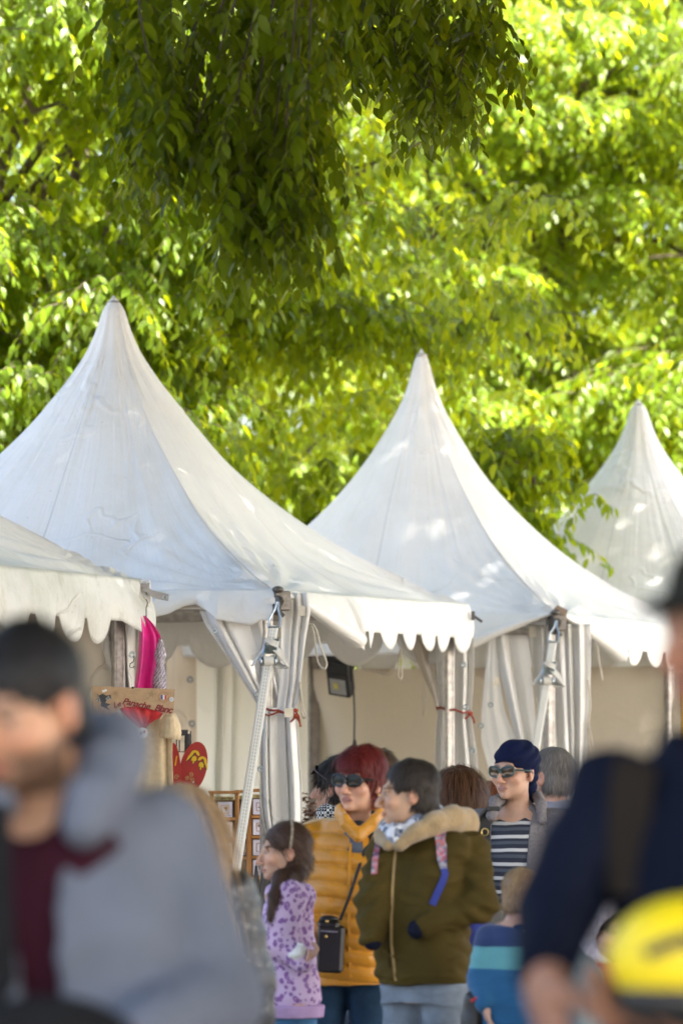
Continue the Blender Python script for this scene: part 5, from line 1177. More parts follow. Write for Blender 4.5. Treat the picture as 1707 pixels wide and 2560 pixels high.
        blend((np.abs(ax - .0075) < .004) * (np.abs(z + .0535) < .003) * (y < -.1), s.skin * .2, .8)  # nostrils: recess shade painted into the skin colour
        if getattr(s, 'beard', None) is not None:
            m = smooth01(-z, .035, .065) * (y < .01) * (z > -.135) * (1 - .9 * (((ax / .026) ** 2 + ((z + .0715) / .012) ** 2) < 1)); m = m * (1 - .7 * np.exp(-((ax - .035) / .02) ** 2) * (z > -.055)); blend(m, s.beard, s.beard_w)
        C *= (1 + .07 * wob(V, 90, 3))[:, None]
        return np.clip(C, 0, 1)
    def cloth(s, name, fn, mat, h=None, folds=.004, fs=14, seed=1, post=None, lo=(-.42, -.40, .0), hi=(.42, .40, 2.0), parent=None, stretch=(1, 1, .45), smooth=1):
        f = s.field(lo, hi, h or s.h); f.who = s; fn(f); V, Q = f.mesh()
        if len(Q) == 0: return None
        V = lap(V, Q, smooth, .5); N = vnorm(V, Q)
        W = wob(V * np.array(stretch), fs, seed); W2 = wob(V * np.array([1, 1, 2.2]), fs * 1.7, seed + 9)
        d = folds * (W - .6 * np.abs(W2))
        d = np.maximum(d, -.010)
        if post is not None: d = d + post(V, N)
        return s.put(name, V + N * d[:, None], Q, mat, parent)
    def trousers(s, mat, name='trousers', gap=.09, wide=1.0, top=1.0, seed=5, rx=.168, ry=.122):
        k = s.k
        def fn(f):
            s.stack(f, [(.80, 0, 0, rx * .97, ry), (.92, 0, .01, rx, ry), (top, 0, 0, rx * .86, ry * .88)], .02)
            for sg in (-1, 1): f.cone(s.B((gap * sg, 0, .84)), s.B((gap * sg * 1.02, -.015, .47)), .092 * k * wide, .068 * k * wide, .03); f.cone(s.B((gap * sg * 1.02, -.015, .47)), s.B((gap * sg * 1.02, .015, .08)), .066 * k * wide, .054 * k * wide, .02)
        s.cloth(name, fn, mat, folds=.006, fs=16, seed=seed, hi=(.4, .4, 1.12 * k), stretch=(1, 1, 1.3))
        for sg in (-1, 1):
            a = s.B((gap * sg, -.035, .045)); f = Field(a - .22, a + .22, .01); b = s.B((gap * sg, -.12, .04)); c = s.B((gap * sg, .06, .05)); f.cone(c, b, .047 * k, .042 * k, .0); V, Q = f.mesh(); V[:, 2] = np.maximum(V[:, 2], .006); s.put('shoe', V, Q, M('dark_shoe', (.04, .035, .03), .6))
    def hair(s, name, mat, o=.012, cut=(0, -.088, -.048, .064, .062, .112), zlo=-.075, rough=.004, extra=None, sub=None, strands=1600, L=(.02, .045), seed=3, crown=(0, .05, .125), fall=.35, lift=.003, h=.005, width=.0016, vol=(1, 1, 1), fluff=22):
        fr = s.frame(); f = Field(s.hc - .36 * s.hs - np.array([0, 0, .22 * (zlo is None)]), s.hc + .26 * s.hs, h)
        f.ell((0, .018, .040), ((.074 + o) * vol[0], (.094 + o) * vol[1], (.080 + o) * vol[2]), 0, 'add', None, fr); f.ell((0, .035, -.03), ((.070 + o * .8) * vol[0], (.072 + o * .8), .075), .02, 'add', None, fr)
        if extra: extra(f, fr)
        if cut: f.ell(cut[:3], cut[3:], .006, 'sub', None, fr)
        for sg in (-1, 1): f.ell((.082 * sg, -.004, -.020), (.03, .026, .038), .006, 'sub', None, fr) if sub != 'covered' else None
        if zlo is not None:
            o_, FR, sc = fr; zc = zlo * sc
            f.op(lambda X, Y, Z: FR[0, 2] * (X - o_[0]) + FR[1, 2] * (Y - o_[1]) + FR[2, 2] * (Z - o_[2]) - zc, s.hc - .7, s.hc + .7, .008, 'sub')
        if callable(sub): sub(f, fr)
        V, Q = f.mesh(); N = vnorm(V, Q); V = V + N * (rough * (wob(V * np.array([1, 1, .5]), fluff * 2.2, seed) + .5 * wob(V, fluff * 6, seed + 1)))[:, None]
        r = np.random.default_rng(seed); k = strands; i = r.integers(0, len(V), k); P = V[i] - N[i] * .003; n = N[i]
        d = P - s.H(crown); d[:, 2] -= fall * .1; d = norm(d + r.normal(0, .02, d.shape)); d[:, 2] -= fall * .5; d = norm(d - n * np.sum(d * n, 1, keepdims=True)) + n * r.uniform(-.02, .22, (k, 1)) + r.normal(0, .12, (k, 3)); d = norm(d)
        Ln = r.uniform(*L, k) * s.hs; t = np.linspace(0, 1, 5)
        C_ = P[:, None] + n[:, None] * (.003 + lift * np.sin(PI * t)[None, :, None]) + d[:, None] * (Ln[:, None] * t[None])[..., None]; C_[..., 2] -= (Ln[:, None] * fall * .5 * t[None] ** 2); C_ += (np.sin(t[None] * 6 + r.uniform(0, 6, (k, 1))) * .0016)[..., None] * np.cross(n, d)[:, None]
        sdv = norm(np.cross(d, n))[:, None] * (width * (1.05 - t[None] ** 2) * r.uniform(.6, 1.3, (k, 1)))[..., None]
        SV = np.stack([C_ - sdv, C_ + sdv], 2).reshape(-1, 3); b = (np.arange(k)[:, None] * 10 + np.arange(4)[None] * 2).reshape(-1, 1); SQ = np.concatenate([b, b + 1, b + 3, b + 2], 1) + len(V)
        me = mesh_np(name, np.concatenate([V, SV]), [Q, SQ]); a = me.attributes.new('strand_rnd', 'FLOAT', 'POINT')
        a.data.foreach_set('value', np.concatenate([np.full(len(V), .35), np.repeat(r.uniform(0, 1, k), 10)]).astype(np.float32)); return obj(name, me, mat, s.T)
    def glasses(s, name, lens_mat, frame_mat, rx=.027, rz=.018, round_=2.6, y=-.107, z=.0, tilt=0.0, thick=.0032, up=None):
        G = bpy.data.objects.new(name, None); COL.objects.link(G); G.parent = s.T; HRm = s.HR; up = up if up is not None else np.eye(3)
        Hh = lambda p: Vector(s.H(up @ np.array(p)))
        for sg in (-1, 1):
            out = []
            for i in range(28):
                w = 2 * PI * i / 28; cx = abs(math.cos(w)) ** (2 / round_) * math.copysign(1, math.cos(w)) * rx; cz = abs(math.sin(w)) ** (2 / round_) * math.copysign(1, math.sin(w)) * rz; out.append((cx, cz + cx * sg * tilt))
            c = (.033 * sg, y, z); pl = lambda dx, dz, o=0: Hh((c[0] + dx, c[1] + .5 * (c[0] + dx) ** 2 * 6 + o, c[2] + dz))
            m = MB(); vs = [pl(dx, dz) for dx, dz in out] + [pl(0, 0, -.003)] + [pl(dx, dz, .002) for dx, dz in out]; m.add(vs, [(i, (i + 1) % 28, 28) for i in range(28)] + [((i + 1) % 28, i, 29 + i, 29 + (i + 1) % 28) for i in range(28)]); m.build('lens', lens_mat, G)
            m = MB(); P = [pl(dx * 1.05, dz * 1.06, -.001) for dx, dz in out]; m.tube(P + [P[0]], thick * s.hs, 7, caps=False); 
            a = pl(rx * sg * 1.02, rz * .35, 0); b = Hh((.076 * sg, y + .035, z + .007)); m.tube([a, b, Hh((.079 * sg, -.03, z + .004)), Hh((.078 * sg, .01, z + .002)), Hh((.075 * sg, .03, z - .012))], [thick * 1.2, thick * 1.2, thick, thick, thick * .8], 6); m.build('rim', frame_mat, G)
        m = MB(); m.tube([Hh((-.011, y + .002, z + .004)), Hh((0, y - .003, z + .006)), Hh((.011, y + .002, z + .004))], thick * 1.1, 6); m.build('bridge', frame_mat, G); return G
    def worn(s, name, label, cat, group=None): return thing(name, label, cat, tuple(s.T.location), 0, group)
def sleeve(f, a, r0, r1, r2, k=.03, cut=0.0):
    k = min(k, .013)
    s = getattr(f, 'who', None)
    if s is not None:                                               # cloth over the shoulders and the root of the neck
        k_ = s.k; f.cone(s.B((-.125, .014, 1.372)), s.B((.125, .014, 1.372)), .064 * k_, .064 * k_, .03); nb = s.B((0, .02, 1.385)); nt_ = s.H((0, .014, -.06)); f.cone(nb, nb + (nt_ - nb) * .30, .082 * k_, .066 * k_, .03); f.who = None
    sh, el, wr = (np.array(a[q], float) for q in ('sh', 'el', 'wr')); wr = wr - norm(wr - el) * cut
    f.cone(sh, el, r0, r1, k); f.cone(el, wr, r1, r2, .02)
def arm(sh, el, wr, hand=None, palm=(0, 0, 1), curl=.5, thumb=1, size=1.0): return dict(sh=sh, el=el, wr=wr, hand=hand, palm=palm, curl=curl, thumb=thumb, size=size)
# ------------------------------------------------------------------ the crowd
def band_mat(name, bands, default, rough=.85, knit=300):
    """cloth with woven stripes: bands = (z0, z1, colour) in the figure's own height"""
    m, nt, b = nmat(name); tc = node(nt, 'ShaderNodeTexCoord'); sx = node(nt, 'ShaderNodeSeparateXYZ'); nt.links.new(tc.outputs['Object'], sx.inputs[0]); z = math_n(nt, 'ADD', sx.outputs[2], math_n(nt, 'MULTIPLY', math_n(nt, 'SUBTRACT', noise(nt, 6, 2), .5), .015))
    c = mix_col(nt, 0.0, default, default)
    for z0, z1, colr in bands: c = mix_col(nt, math_n(nt, 'MULTIPLY', math_n(nt, 'GREATER_THAN', z, z0), math_n(nt, 'LESS_THAN', z, z1)), c, colr)
    nt.links.new(c, b.inputs['Base Color']); setin(b, Roughness=rough); b.inputs['Sheen Weight'].default_value = .2; bump(nt, b, noise(nt, knit, 2), .5, .002); return m
def spot_mat(name, base, spot, scale=34):
    m, nt, b = nmat(name); tc = node(nt, 'ShaderNodeTexCoord'); v = node(nt, 'ShaderNodeTexVoronoi'); nz = node(nt, 'ShaderNodeTexNoise'); setin(nz, Scale=40.0)
    nt.links.new(tc.outputs['Object'], nz.inputs['Vector']); ad = node(nt, 'ShaderNodeVectorMath', operation='MULTIPLY_ADD'); nt.links.new(nz.outputs['Color'], ad.inputs[0]); ad.inputs[1].default_value = (.018, .018, .018); nt.links.new(tc.outputs['Object'], ad.inputs[2]); nt.links.new(ad.outputs[0], v.inputs['Vector']); setin(v, Scale=scale, Randomness=.8)
    d = v.outputs['Distance']; k = math_n(nt, 'MULTIPLY', math_n(nt, 'LESS_THAN', d, .43), math_n(nt, 'GREATER_THAN', d, .13)); c = mix_col(nt, k, base, spot)
    nt.links.new(c, b.inputs['Base Color']); setin(b, Roughness=.85); bump(nt, b, noise(nt, 250, 2), .4, .002); return m
def patch_mat(name, cols, scale=40):
    m, nt, b = nmat(name); v = node(nt, 'ShaderNodeTexVoronoi'); tc = node(nt, 'ShaderNodeTexCoord'); nt.links.new(tc.outputs['Object'], v.inputs['Vector']); setin(v, Scale=scale)
    sx = node(nt, 'ShaderNodeSeparateColor'); nt.links.new(v.outputs['Color'], sx.inputs[0]); c = ramp(nt, sx.outputs[0], [((i + .0) / len(cols), x) for i, x in enumerate(cols)]); nt.links.new(c, b.inputs['Base Color']); setin(b, Roughness=.75); return m
def denim(name, col): return M(name, col, .85, var=.22, scale=9, bmp=.5, bscale=420, bdist=.002, spec=.15)
def cotton(name, col, **kw): return M(name, col, kw.pop('rough', .85), var=kw.pop('var', .14), scale=kw.pop('scale', 12), bmp=.45, bscale=kw.pop('bscale', 260), bdist=.002, spec=.12)
SUNLENS = M('dark_lens', (.006, .006, .007), .12, var=0, bmp=0, spec=.25); BROWNLENS = M('brown_lens', (.035, .018, .008), .06, var=.0, bmp=0); FRAME = M('black_acetate', (.012, .012, .013), .25, bmp=0); TEALF = M('dark_teal_acetate', (.03, .06, .06), .3, bmp=0)
ZIP = M('brass_zip', (.33, .22, .09), .4, metal=.5, bmp=.6, bscale=600); GOLDM = M('gold_metal', (.62, .42, .14), .3, metal=.9, bmp=0); BLACKL = M('black_leather', (.014, .013, .013), .42, var=.2, bmp=.5, bscale=160)

def olive_woman():
    s = Person('person in an olive parka with beige fleece hood and floral straps, head turned left', at(1062, 0, 16).x, 16, -36, 1.592, (.47, .285, .185), head=(-86, 3, 0), head_off=(-.040, -.01, 0), hs=.95, h=.005)
    aL = arm(s.P(1176, 2125, .0), s.P(1200, 2258, -.08), s.P(1056, 2318, -.172)); aR = arm(s.P(962, 2132, .03), s.P(936, 2262, -.08), s.P(932, 2338, -.135))
    s.body([aL, aR])
    def jk(f):
        s.stack(f, [(.865, 0, 0, .185, .145), (.90, 0, -.005, .195, .155), (1.02, 0, -.01, .188, .156), (1.14, 0, -.012, .180, .152), (1.27, 0, -.005, .175, .140), (1.36, 0, .01, .150, .115), (1.425, 0, .02, .085, .075)], .02, 2.4)
        for a in (aL, aR): sleeve(f, a, .070, .062, .050, .03)
        f.ell(s.H((0, -.02, -.06)), (.062, .062, .07), .01, 'sub')
    J = s.cloth('parka', jk, cotton('olive_cotton', (.068, .047, .0105), scale=7), folds=.0105, fs=19, seed=4, post=lambda V, N: smooth01(np.abs(V[:, 0] + .01), .11, .16) * .0045 * np.sin(V[:, 2] * 105 + V[:, 0] * 60 * np.sign(V[:, 0]) + 2.5 * wob(V, 14, 77)))
    m = MB(); P = s.drape(J, [(990, 2112), (985, 2160), (981, 2220), (978, 2290), (978, 2360), (984, 2410), (989, 2452)], .003, -.15); m.ribbon(P, .009, (1, 0, 0), .004); m.build('zip', ZIP, s.T)
    m = MB(); P = s.drape(J, [(985, 2112), (978, 2200), (972, 2300), (972, 2400), (978, 2450)], .002, -.15); m.tube(P, .0035, 6); m.build('placket_seam', cotton('olive_dark', (.045, .03, .006)), s.T)
    FLE = M('beige_fleece', (.36, .25, .125), .95, var=.12, scale=45, bmp=.9, bscale=130, bdist=.006, sheen=.3)
    def hood(f):
        pts = [(s.P(1000, 2108, -.13), .028), (s.P(1040, 2080, -.12), .036), (s.P(1085, 2060, -.09), .044), (s.P(1130, 2048, -.02), .052), (s.P(1160, 2056, .07), .060), (s.P(1110, 2060, .15), .060), (s.P(1020, 2060, .13), .05), (s.P(970, 2068, .06), .040), (s.P(955, 2090, -.03), .030), (s.P(968, 2112, -.12), .022)]
        for (a, r0), (b, r1) in zip(pts[:-1], pts[1:]): f.cone(a, b, r0 * .84, r1 * .84, .02)
        f.cone(s.P(1150, 2075, .08), s.P(1165, 2100, .03), .05, .03, .03)
    s.cloth('fleece_hood', hood, FLE, folds=.004, fs=30, seed=6, h=.006, stretch=(1, 1, 1))
    SCARF = patch_mat('patterned_scarf', [(.03, .045, .08), (.10, .13, .2), (.52, .53, .58), (.06, .07, .12), (.6, .6, .62)], 55)
    def sc(f):
        pts = [s.P(985, 2098, -.115), s.P(1010, 2082, -.10), s.P(1045, 2052, -.075), s.P(1078, 2026, -.03), s.P(1085, 2030, .04), s.P(1040, 2040, .09), s.P(985, 2050, .06), s.P(968, 2072, -.03), s.P(985, 2098, -.105)]
        for a, b in zip(pts[:-1], pts[1:]): f.cone(a, b, .026, .026, .015)
        f.cone(s.P(985, 2075, -.10), s.P(1000, 2112, -.125), .03, .02, .02)
    s.cloth('scarf', sc, SCARF, folds=.005, fs=40, seed=8, h=.005)
    FLO = patch_mat('floral_webbing', [(.20, .06, .12), (.42, .13, .13), (.06, .05, .14), (.34, .34, .37), (.10, .12, .16), (.45, .20, .26)], 75); BLW = cotton('blue_webbing', (.045, .06, .26))
    BP = s.worn('backpack', 'floral backpack with blue webbing straps on the olive parka', 'backpack')
    m = MB(); m.ribbon(s.drape(J, [(1094, 2062), (1100, 2085), (1103, 2120), (1104, 2150), (1108, 2172)], .006, -.15), [.036, .038, .036, .032, .022], (1, .1, 0), .008); m.build('floral_strap', FLO, BP)
    m = MB(); m.ribbon(s.drape(J, [(1108, 2165), (1112, 2185), (1106, 2205), (1092, 2235), (1080, 2262)], .006, -.15), .024, (1, .1, 0), .004); m.build('webbing', BLW, BP)
    m = MB(); m.ribbon(s.drape(J, [(950, 2090), (942, 2120), (937, 2150), (935, 2185)], .006, -.1), .020, (1, .1, 0), .008); m.build('floral_strap', FLO, BP)
    f = Field((-.3, -.1, .85), (.45, .5, 1.45), .01); c = s.B((0, .235, 1.16)); f.box(c, (.10, .06, .19), .0, 'add', rotz(s.yaw), .05); V, Q = f.mesh(); s.put('bag_body', V, Q, BLW, BP)
    m = MB(); m.ribbon([Vector(s.P(1192, 2305, .12)), Vector(s.P(1198, 2330, .10)), Vector(s.P(1192, 2365, .09))], .02, (1, .1, 0), .006); m.build('webbing', BLW, BP)
    CUF = cotton('navy_rib_knit', (.008, .010, .022))
    def cuff(a, n):
        def fn(f): d = norm(np.array(a['wr']) - np.array(a['el'])); f.cone(a['wr'] - d * .01, a['wr'] + d * .022, .037, .034, 0)
        s.cloth('cuff', fn, CUF, folds=.001, seed=n)
    cuff(aL, 1); cuff(aR, 2)
    
    s.trousers(denim('pale_grey_denim', (.20, .235, .28)), 'jeans', seed=12)
    s.hair('hair', hair_mat('dark_cropped_hair', (.034, .026, .021)), o=.006, cut=(0, -.094, -.036, .086, .078, .106), zlo=-.064, rough=.004, sub=lambda f, fr_: [f.ell((sg * .088, -.030, -.028), (.046, .048, .056), .006, 'sub', None, fr_) for sg in (-1, 1)], strands=6500, L=(.012, .030), seed=2, fall=.5, lift=.002, width=.0009)
    m = MB(); e = Vector(s.H((-.085, -.002, -.05))) ; m.torus(e - Vector((0, 0, .004)), .007, .0016, (0, 1, 0), 14, 6); m.ball(e - Vector((0, .002, .014)), .0045); m.tube([e, e + Vector((0, 0, .012))], .0012, 5); m.build('earring', GOLDM, s.T)
def yellow_woman():
    s = Person('person in a mustard yellow puffer coat and black oval sunglasses', at(872, 0, 17).x, 17, -16, 1.632, (.52, .30, .205), head=(-31, -2, 2), head_off=(.050, -.01, .0), hs=.97, h=.005)
    s.lip = np.array([.36, .13, .11])
    aR = arm(s.P(782, 2110, .02), s.P(757, 2252, .0), s.P(775, 2352, -.13)); aL = arm(s.P(960, 2110, .04), s.P(985, 2260, .05), s.P(965, 2360, -.08)); s.body([aR, aL])
    def jk(f):
        s.stack(f, [(.80, 0, 0, .185, .150), (.90, 0, -.005, .188, .156), (1.05, 0, -.01, .182, .155), (1.18, 0, -.012, .180, .152), (1.28, 0, -.005, .176, .140), (1.37, 0, .01, .150, .115), (1.43, 0, .02, .10, .085)], .02, 2.5)
        for a in (aL, aR): sleeve(f, a, .082, .076, .060, .03)
        f.ell(s.H((0, -.03, -.085)), (.058, .060, .10), .01, 'sub'); f.cone(s.P(893, 2040, -.15), s.P(890, 2100, -.17), .035, .008, .01, 'sub')
    def quilt(V, N):
        z = V[:, 2] + .012 * np.sin(V[:, 0] * 9) + .006 * wob(V, 12, 3); u = (z / .060) % 1.0; rid = np.sqrt(np.clip(1 - (2 * u - 1) ** 2, 0, 1)); cr = wob(V * np.array([3, 3, .8]), 30, 8) * .0016 * (1 - rid + .2)
        return (rid - .75) * .0145 + cr
    PUF = M('mustard_nylon', (.56, .235, .006), .42, var=.10, scale=9, bmp=.35, bscale=60, bdist=.004, sheen=.2)
    J = s.cloth('puffer_coat', jk, PUF, h=.0045, folds=.003, fs=26, seed=3, post=quilt, lo=(-.34, -.3, .7), hi=(.34, .3, 1.5), stretch=(1, 1, .8))
    def collar(f):
        for pts in ([s.P(893, 2092, -.165), s.P(862, 2058, -.15), s.P(850, 2036, -.08), s.P(880, 2020, .03)], [s.P(898, 2092, -.165), s.P(935, 2060, -.14), s.P(962, 2022, -.06), s.P(940, 2012, .03), s.P(880, 2018, .06)]):
            for a, b in zip(pts[:-1], pts[1:]): f.cone(a, b, .019, .019, .01); f.cone(a + np.array([0, 0, .022]), b + np.array([0, 0, .022]), .014, .014, .012)
    s.cloth('collar', collar, PUF, folds=.003, fs=50, seed=5, h=.005)
    def shirt(f): f.cone(s.P(893, 2085, -.06), s.P(893, 2125, -.075), .052, .055, .01)
    s.cloth('grey_shirt', shirt, cotton('slate_cotton', (.10, .115, .14)), folds=.002, h=.006)
    m = MB(); m.ribbon(s.drape(J, [(876, 2108), (874, 2150), (872, 2200), (872, 2300), (876, 2445)], .002, -.16), .010, (1, 0, 0), .003); m.build('zip', PUF, s.T)
    s.trousers(denim('dark_blue_denim', (.018, .045, .085)), 'jeans', seed=14)
    def fr(f, fr_): f.ell((0, -.055, .074), (.066, .044, .034), .02, 'add', None, fr_); f.ell((0, .02, .082), (.074, .082, .052), .03, 'add', None, fr_)
    s.hair('hair', hair_mat('dyed_dark_red_hair', (.115, .014, .012)), o=.007, cut=(0, -.108, -.052, .072, .070, .100), zlo=-.058, rough=.0065, fluff=40, extra=fr, strands=7500, L=(.02, .055), seed=7, crown=(.0, .02, .16), fall=.6, lift=.006, width=.0010)
    s.glasses('sunglasses', SUNLENS, FRAME, .031, .0215, 2.1, -.110, .002, thick=.0036)
    m = MB(); e = Vector(s.H((.083, .0, -.048))); m.ball(e, .006); m.build('earring', GOLDM, s.T)
    # cross-body phone bag
    B = s.worn('phone_bag', 'small black cross body phone bag worn over the yellow puffer coat', 'bag'); c = Vector(s.P(826, 2372, -.20)); R = Euler((0, .05, -.2)).to_matrix()
    m = MB(); m.box(c, (.100, .034, .175), R, .010); m.build('pouch', BLACKL, B)
    m = MB(); m.box(c + R @ Vector((-.010, -.004, .088)), (.082, .032, .038), R, .012); m.ball(c + R @ Vector((-.012, 0, .108)), (.036, .014, .014)); m.build('flap', BLACKL, B)
    m = MB(); m.box(c + R @ Vector((-.005, -.019, .064)), (.062, .004, .006), R, .001); m.build('zip', ZINC, B)
    for dz in (.10, .045):
        m = MB(); m.ball(c + R @ Vector((-.014, -.021, dz)), (.006, .003, .006), 10, 6); m.build('snap', GOLDM, B)
    m = MB(); m.torus(c + R @ Vector((.032, 0, .096)), .008, .002, (0, 1, 0)); m.build('ring', GOLDM, B)
    P = s.drape(J, [(944, 2062), (925, 2092), (910, 2130), (890, 2190), (872, 2245), (853, 2295)], .007, -.17); P[-1] = c + R @ Vector((.030, 0, .105)); m = MB(); m.ribbon(P, .011, (1, 0, .4), .004); m.build('strap', BLACKL, B)
def girl():
    s = Person('small person in a lilac spotted sweatshirt and cream headband, clutching a tissue', at(718, 0, 16.5).x, 16.5, -62, 1.372, (.52, .31, .215), head=(-78, 4, 0), head_off=(.012, 0, 0), hs=.86, h=.005, slim=.86)
    s.lip = np.array([.40, .16, .14])
    a1 = arm(s.P(722, 2245, -.13), s.P(700, 2362, -.16), s.P(752, 2405, -.19), (.75, -.1, .5), (-.3, -.3, .9), 1.25, 1, .80); a2 = arm(s.P(712, 2245, .12), s.P(690, 2340, .14), s.P(672, 2440, .05), (0, -.1, -1), (1, 0, 0), .6, 1, .8); s.body([a1, a2], nose=.72, brow=.6)
    def sw(f):
        s.stack(f, [(.88, 0, 0, .180, .150), (.92, 0, 0, .195, .162), (1.05, 0, 0, .190, .150), (1.20, 0, 0, .185, .135), (1.33, 0, .005, .165, .11), (1.415, 0, .015, .10, .075)], .02)
        for a in (a1, a2): sleeve(f, a, .066, .056, .042, .03)
        f.ell(s.H((0, .0, -.12)), (.056, .056, .05), .01, 'sub')
    s.cloth('sweatshirt', sw, spot_mat('lilac_leopard_knit', (.50, .37, .54), (.20, .09, .27), 46), folds=.006, fs=18, seed=21)
    def hem(f): s.stack(f, [(.835, 0, 0, .205, .172), (.89, 0, 0, .212, .180)], .01)
    s.cloth('hem_band', hem, cotton('lilac_rib', (.46, .31, .52)), folds=.002, seed=22)
    s.trousers(denim('girl_denim', (.05, .14, .26)), 'jeans', gap=.075, seed=15, rx=.155, ry=.12)
    HM = hair_mat('chestnut_hair', (.060, .032, .020))
    def tail(f, fr_):
        pts = [s.P(756, 2150, .03), s.P(735, 2185, -.06), s.P(705, 2195, -.13), s.P(688, 2240, -.175), s.P(678, 2295, -.18)]
        for i, (a, b) in enumerate(zip(pts[:-1], pts[1:])): f.cone(a, b, .036 - .004 * i, .034 - .006 * i, .015)
    f0 = s.hair('hair', HM, o=.005, cut=(0, -.112, -.045, .080, .078, .112), zlo=None, rough=.002, strands=3200, L=(.03, .06), seed=9, crown=(0, -.09, .06), fall=.3, lift=.0006, extra=tail, width=.001)
    BND = M('cream_band', (.36, .29, .20), .7)
    m = MB(); m.tube([s.H((.082 * math.cos(w), .012 + .022 * math.sin(w), .028 + .098 * math.sin(w))) for w in np.linspace(-.15, PI + .15, 22)], .0055, 7); m.build('headband', BND, s.T)
    t = s.worn('paper_tissue', 'crumpled white paper tissue held in a fist against the lilac sweatshirt', 'tissue'); f = Field(s.P(752, 2385, -.2) - .08, s.P(752, 2385, -.2) + .08, .004); c = s.P(746, 2384, -.225)
    f.ell(c, (.026, .022, .022), 0); f.ell(c + np.array([-.018, 0, -.008]), (.018, .015, .014), .01); f.ell(c + np.array([.008, 0, .016]), (.016, .014, .016), .01); V, Q = f.mesh(); N = vnorm(V, Q); V = V + N * (.004 * wob(V, 160, 4) + .002 * wob(V, 300, 5))[:, None]; s.put('paper', V, Q, M('tissue_paper', (.72, .71, .68), .8), t)
    m = MB(); m.add([c + np.array([.0, -.01, .01]), c + np.array([.02, -.012, .035]), c + np.array([-.006, -.004, .04]), c + np.array([.012, .006, .03])], [(0, 1, 2), (0, 3, 1), (1, 3, 2)]); m.build('loose_corner', M('tissue_paper', (.72, .71, .68), .8), t)
    return s
def turban_woman():
    s = Person('person in a navy turban and sunglasses with striped top under a grey cardigan', at(1292, 0, 18.4).x, 18.4, -22, 1.672, (.50, .30, .21), head=(-36, 0, 0), head_off=(.0, -.01, 0), hs=.96, h=.005, slim=.93)
    s.lip = np.array([.34, .15, .13]); a1 = s.hang(-1, .05); a2 = s.hang(1, .05); s.body([a1, a2], neck=.046)
    zs = [(1.53 - (2061 - 1945) / 625 - .0545 * i, 1.53 - (2061 - 1945) / 625 - .0545 * i + .013, (.50, .49, .48)) for i in range(12)]
    zs2 = [(a - .024, b - .024, (.055, .065, .085)) for a, b, _ in zs]
    def top(f):
        s.stack(f, [(.84, 0, 0, .172, .125), (1.05, 0, -.005, .152, .118), (1.26, 0, -.012, .158, .118), (1.35, 0, .0, .155, .10), (1.42, 0, .02, .10, .07)], .02)
        f.ell(s.P(1275, 2005, -.07), (.078, .10, .080), .008, 'sub')
    s.cloth('striped_top', top, band_mat('navy_striped_jersey', zs2 + zs, (.010, .014, .030)), folds=.004, fs=15, seed=31)
    def cg(f):
        s.stack(f, [(.80, 0, .01, .198, .150), (1.05, 0, .01, .185, .145), (1.26, 0, .005, .182, .138), (1.37, 0, .015, .160, .115), (1.44, 0, .03, .10, .075)], .02)
        for a in (a1, a2): sleeve(f, a, .066, .056, .044, .03, .02)
        f.ell(s.H((0, -.0, -.10)), (.060, .068, .08), .01, 'sub'); c = s.B((0, -.2, 1.0)); f.box(c, (.078, .16, .6), .01, 'sub', rotz(s.yaw))
    HEA = M('grey_heather_jersey', (.20, .18, .185), .9, var=.2, scale=120, bmp=.5, bscale=300)
    C = s.cloth('cardigan', cg, HEA, folds=.006, fs=16, seed=32)
    def hd(f):
        pts = [s.P(1228, 2040, -.12), s.P(1236, 2005, -.08), s.P(1262, 1990, .04), s.P(1310, 1985, .09), s.P(1342, 1992, .03), s.P(1352, 2010, -.07), s.P(1354, 2050, -.10)]
        for a, b in zip(pts[:-1], pts[1:]): f.cone(a, b, .024, .024, .015)
    s.cloth('hood', hd, HEA, folds=.004, fs=30, seed=33)
    s.trousers(denim('black_denim', (.02, .02, .024)), 'trousers', seed=16)
    TB = cotton('navy_jersey', (.006, .010, .040), scale=20)
    fr_ = s.frame()
    def tb(f):
        f.ell((0, .022, .050), (.090, .108, .085), 0, 'add', None, fr_); f.ell((0, .07, -.02), (.062, .05, .05), .03, 'add', None, fr_); f.cone((0, .105, -.03), (.03, .10, -.12), .028, .018, .02, 'add', fr_)
        o_, FR, sc = fr_; pl = lambda X, Y, Z: ((FR[0, 2] + .66 * FR[0, 1]) * (X - o_[0]) + (FR[1, 2] + .66 * FR[1, 1]) * (Y - o_[1]) + (FR[2, 2] + .66 * FR[2, 1]) * (Z - o_[2]) + .020 * sc) / 1.2; f.op(pl, s.hc - .5, s.hc + .5, .006, 'sub'); f.cone((0, .085, -.03), (.02, .10, -.12), .030, .016, .02, 'add', fr_)
    def wrap(V, N): P = (V - s.hc) @ s.HR; return .0035 * np.sin((P[:, 2] * 1.0 - P[:, 1] * .55 + .1 * np.abs(P[:, 0])) * 150)
    s.cloth('turban', tb, TB, h=.005, folds=.001, fs=30, seed=34, post=wrap, hi=(.4, .4, 2.2), lo=(-.3, -.3, 1.3))
    s.glasses('sunglasses', BROWNLENS, TEALF, .028, .0195, 2.9, -.108, -.002, .12, .0034)
    B = s.worn('shoulder_bag', 'black leather shoulder bag with gold ring hung from the grey cardigan shoulder', 'bag')
    m = MB(); P = s.drape(C, [(1232, 2020), (1215, 2040), (1208, 2080), (1208, 2130), (1212, 2180), (1216, 2250)], .012, -.13); P = [p + Vector((0, -.012, 0)) for p in P]; m.ribbon(P, .052, (1, .2, 0), .014); m.build('strap', BLACKL, B)
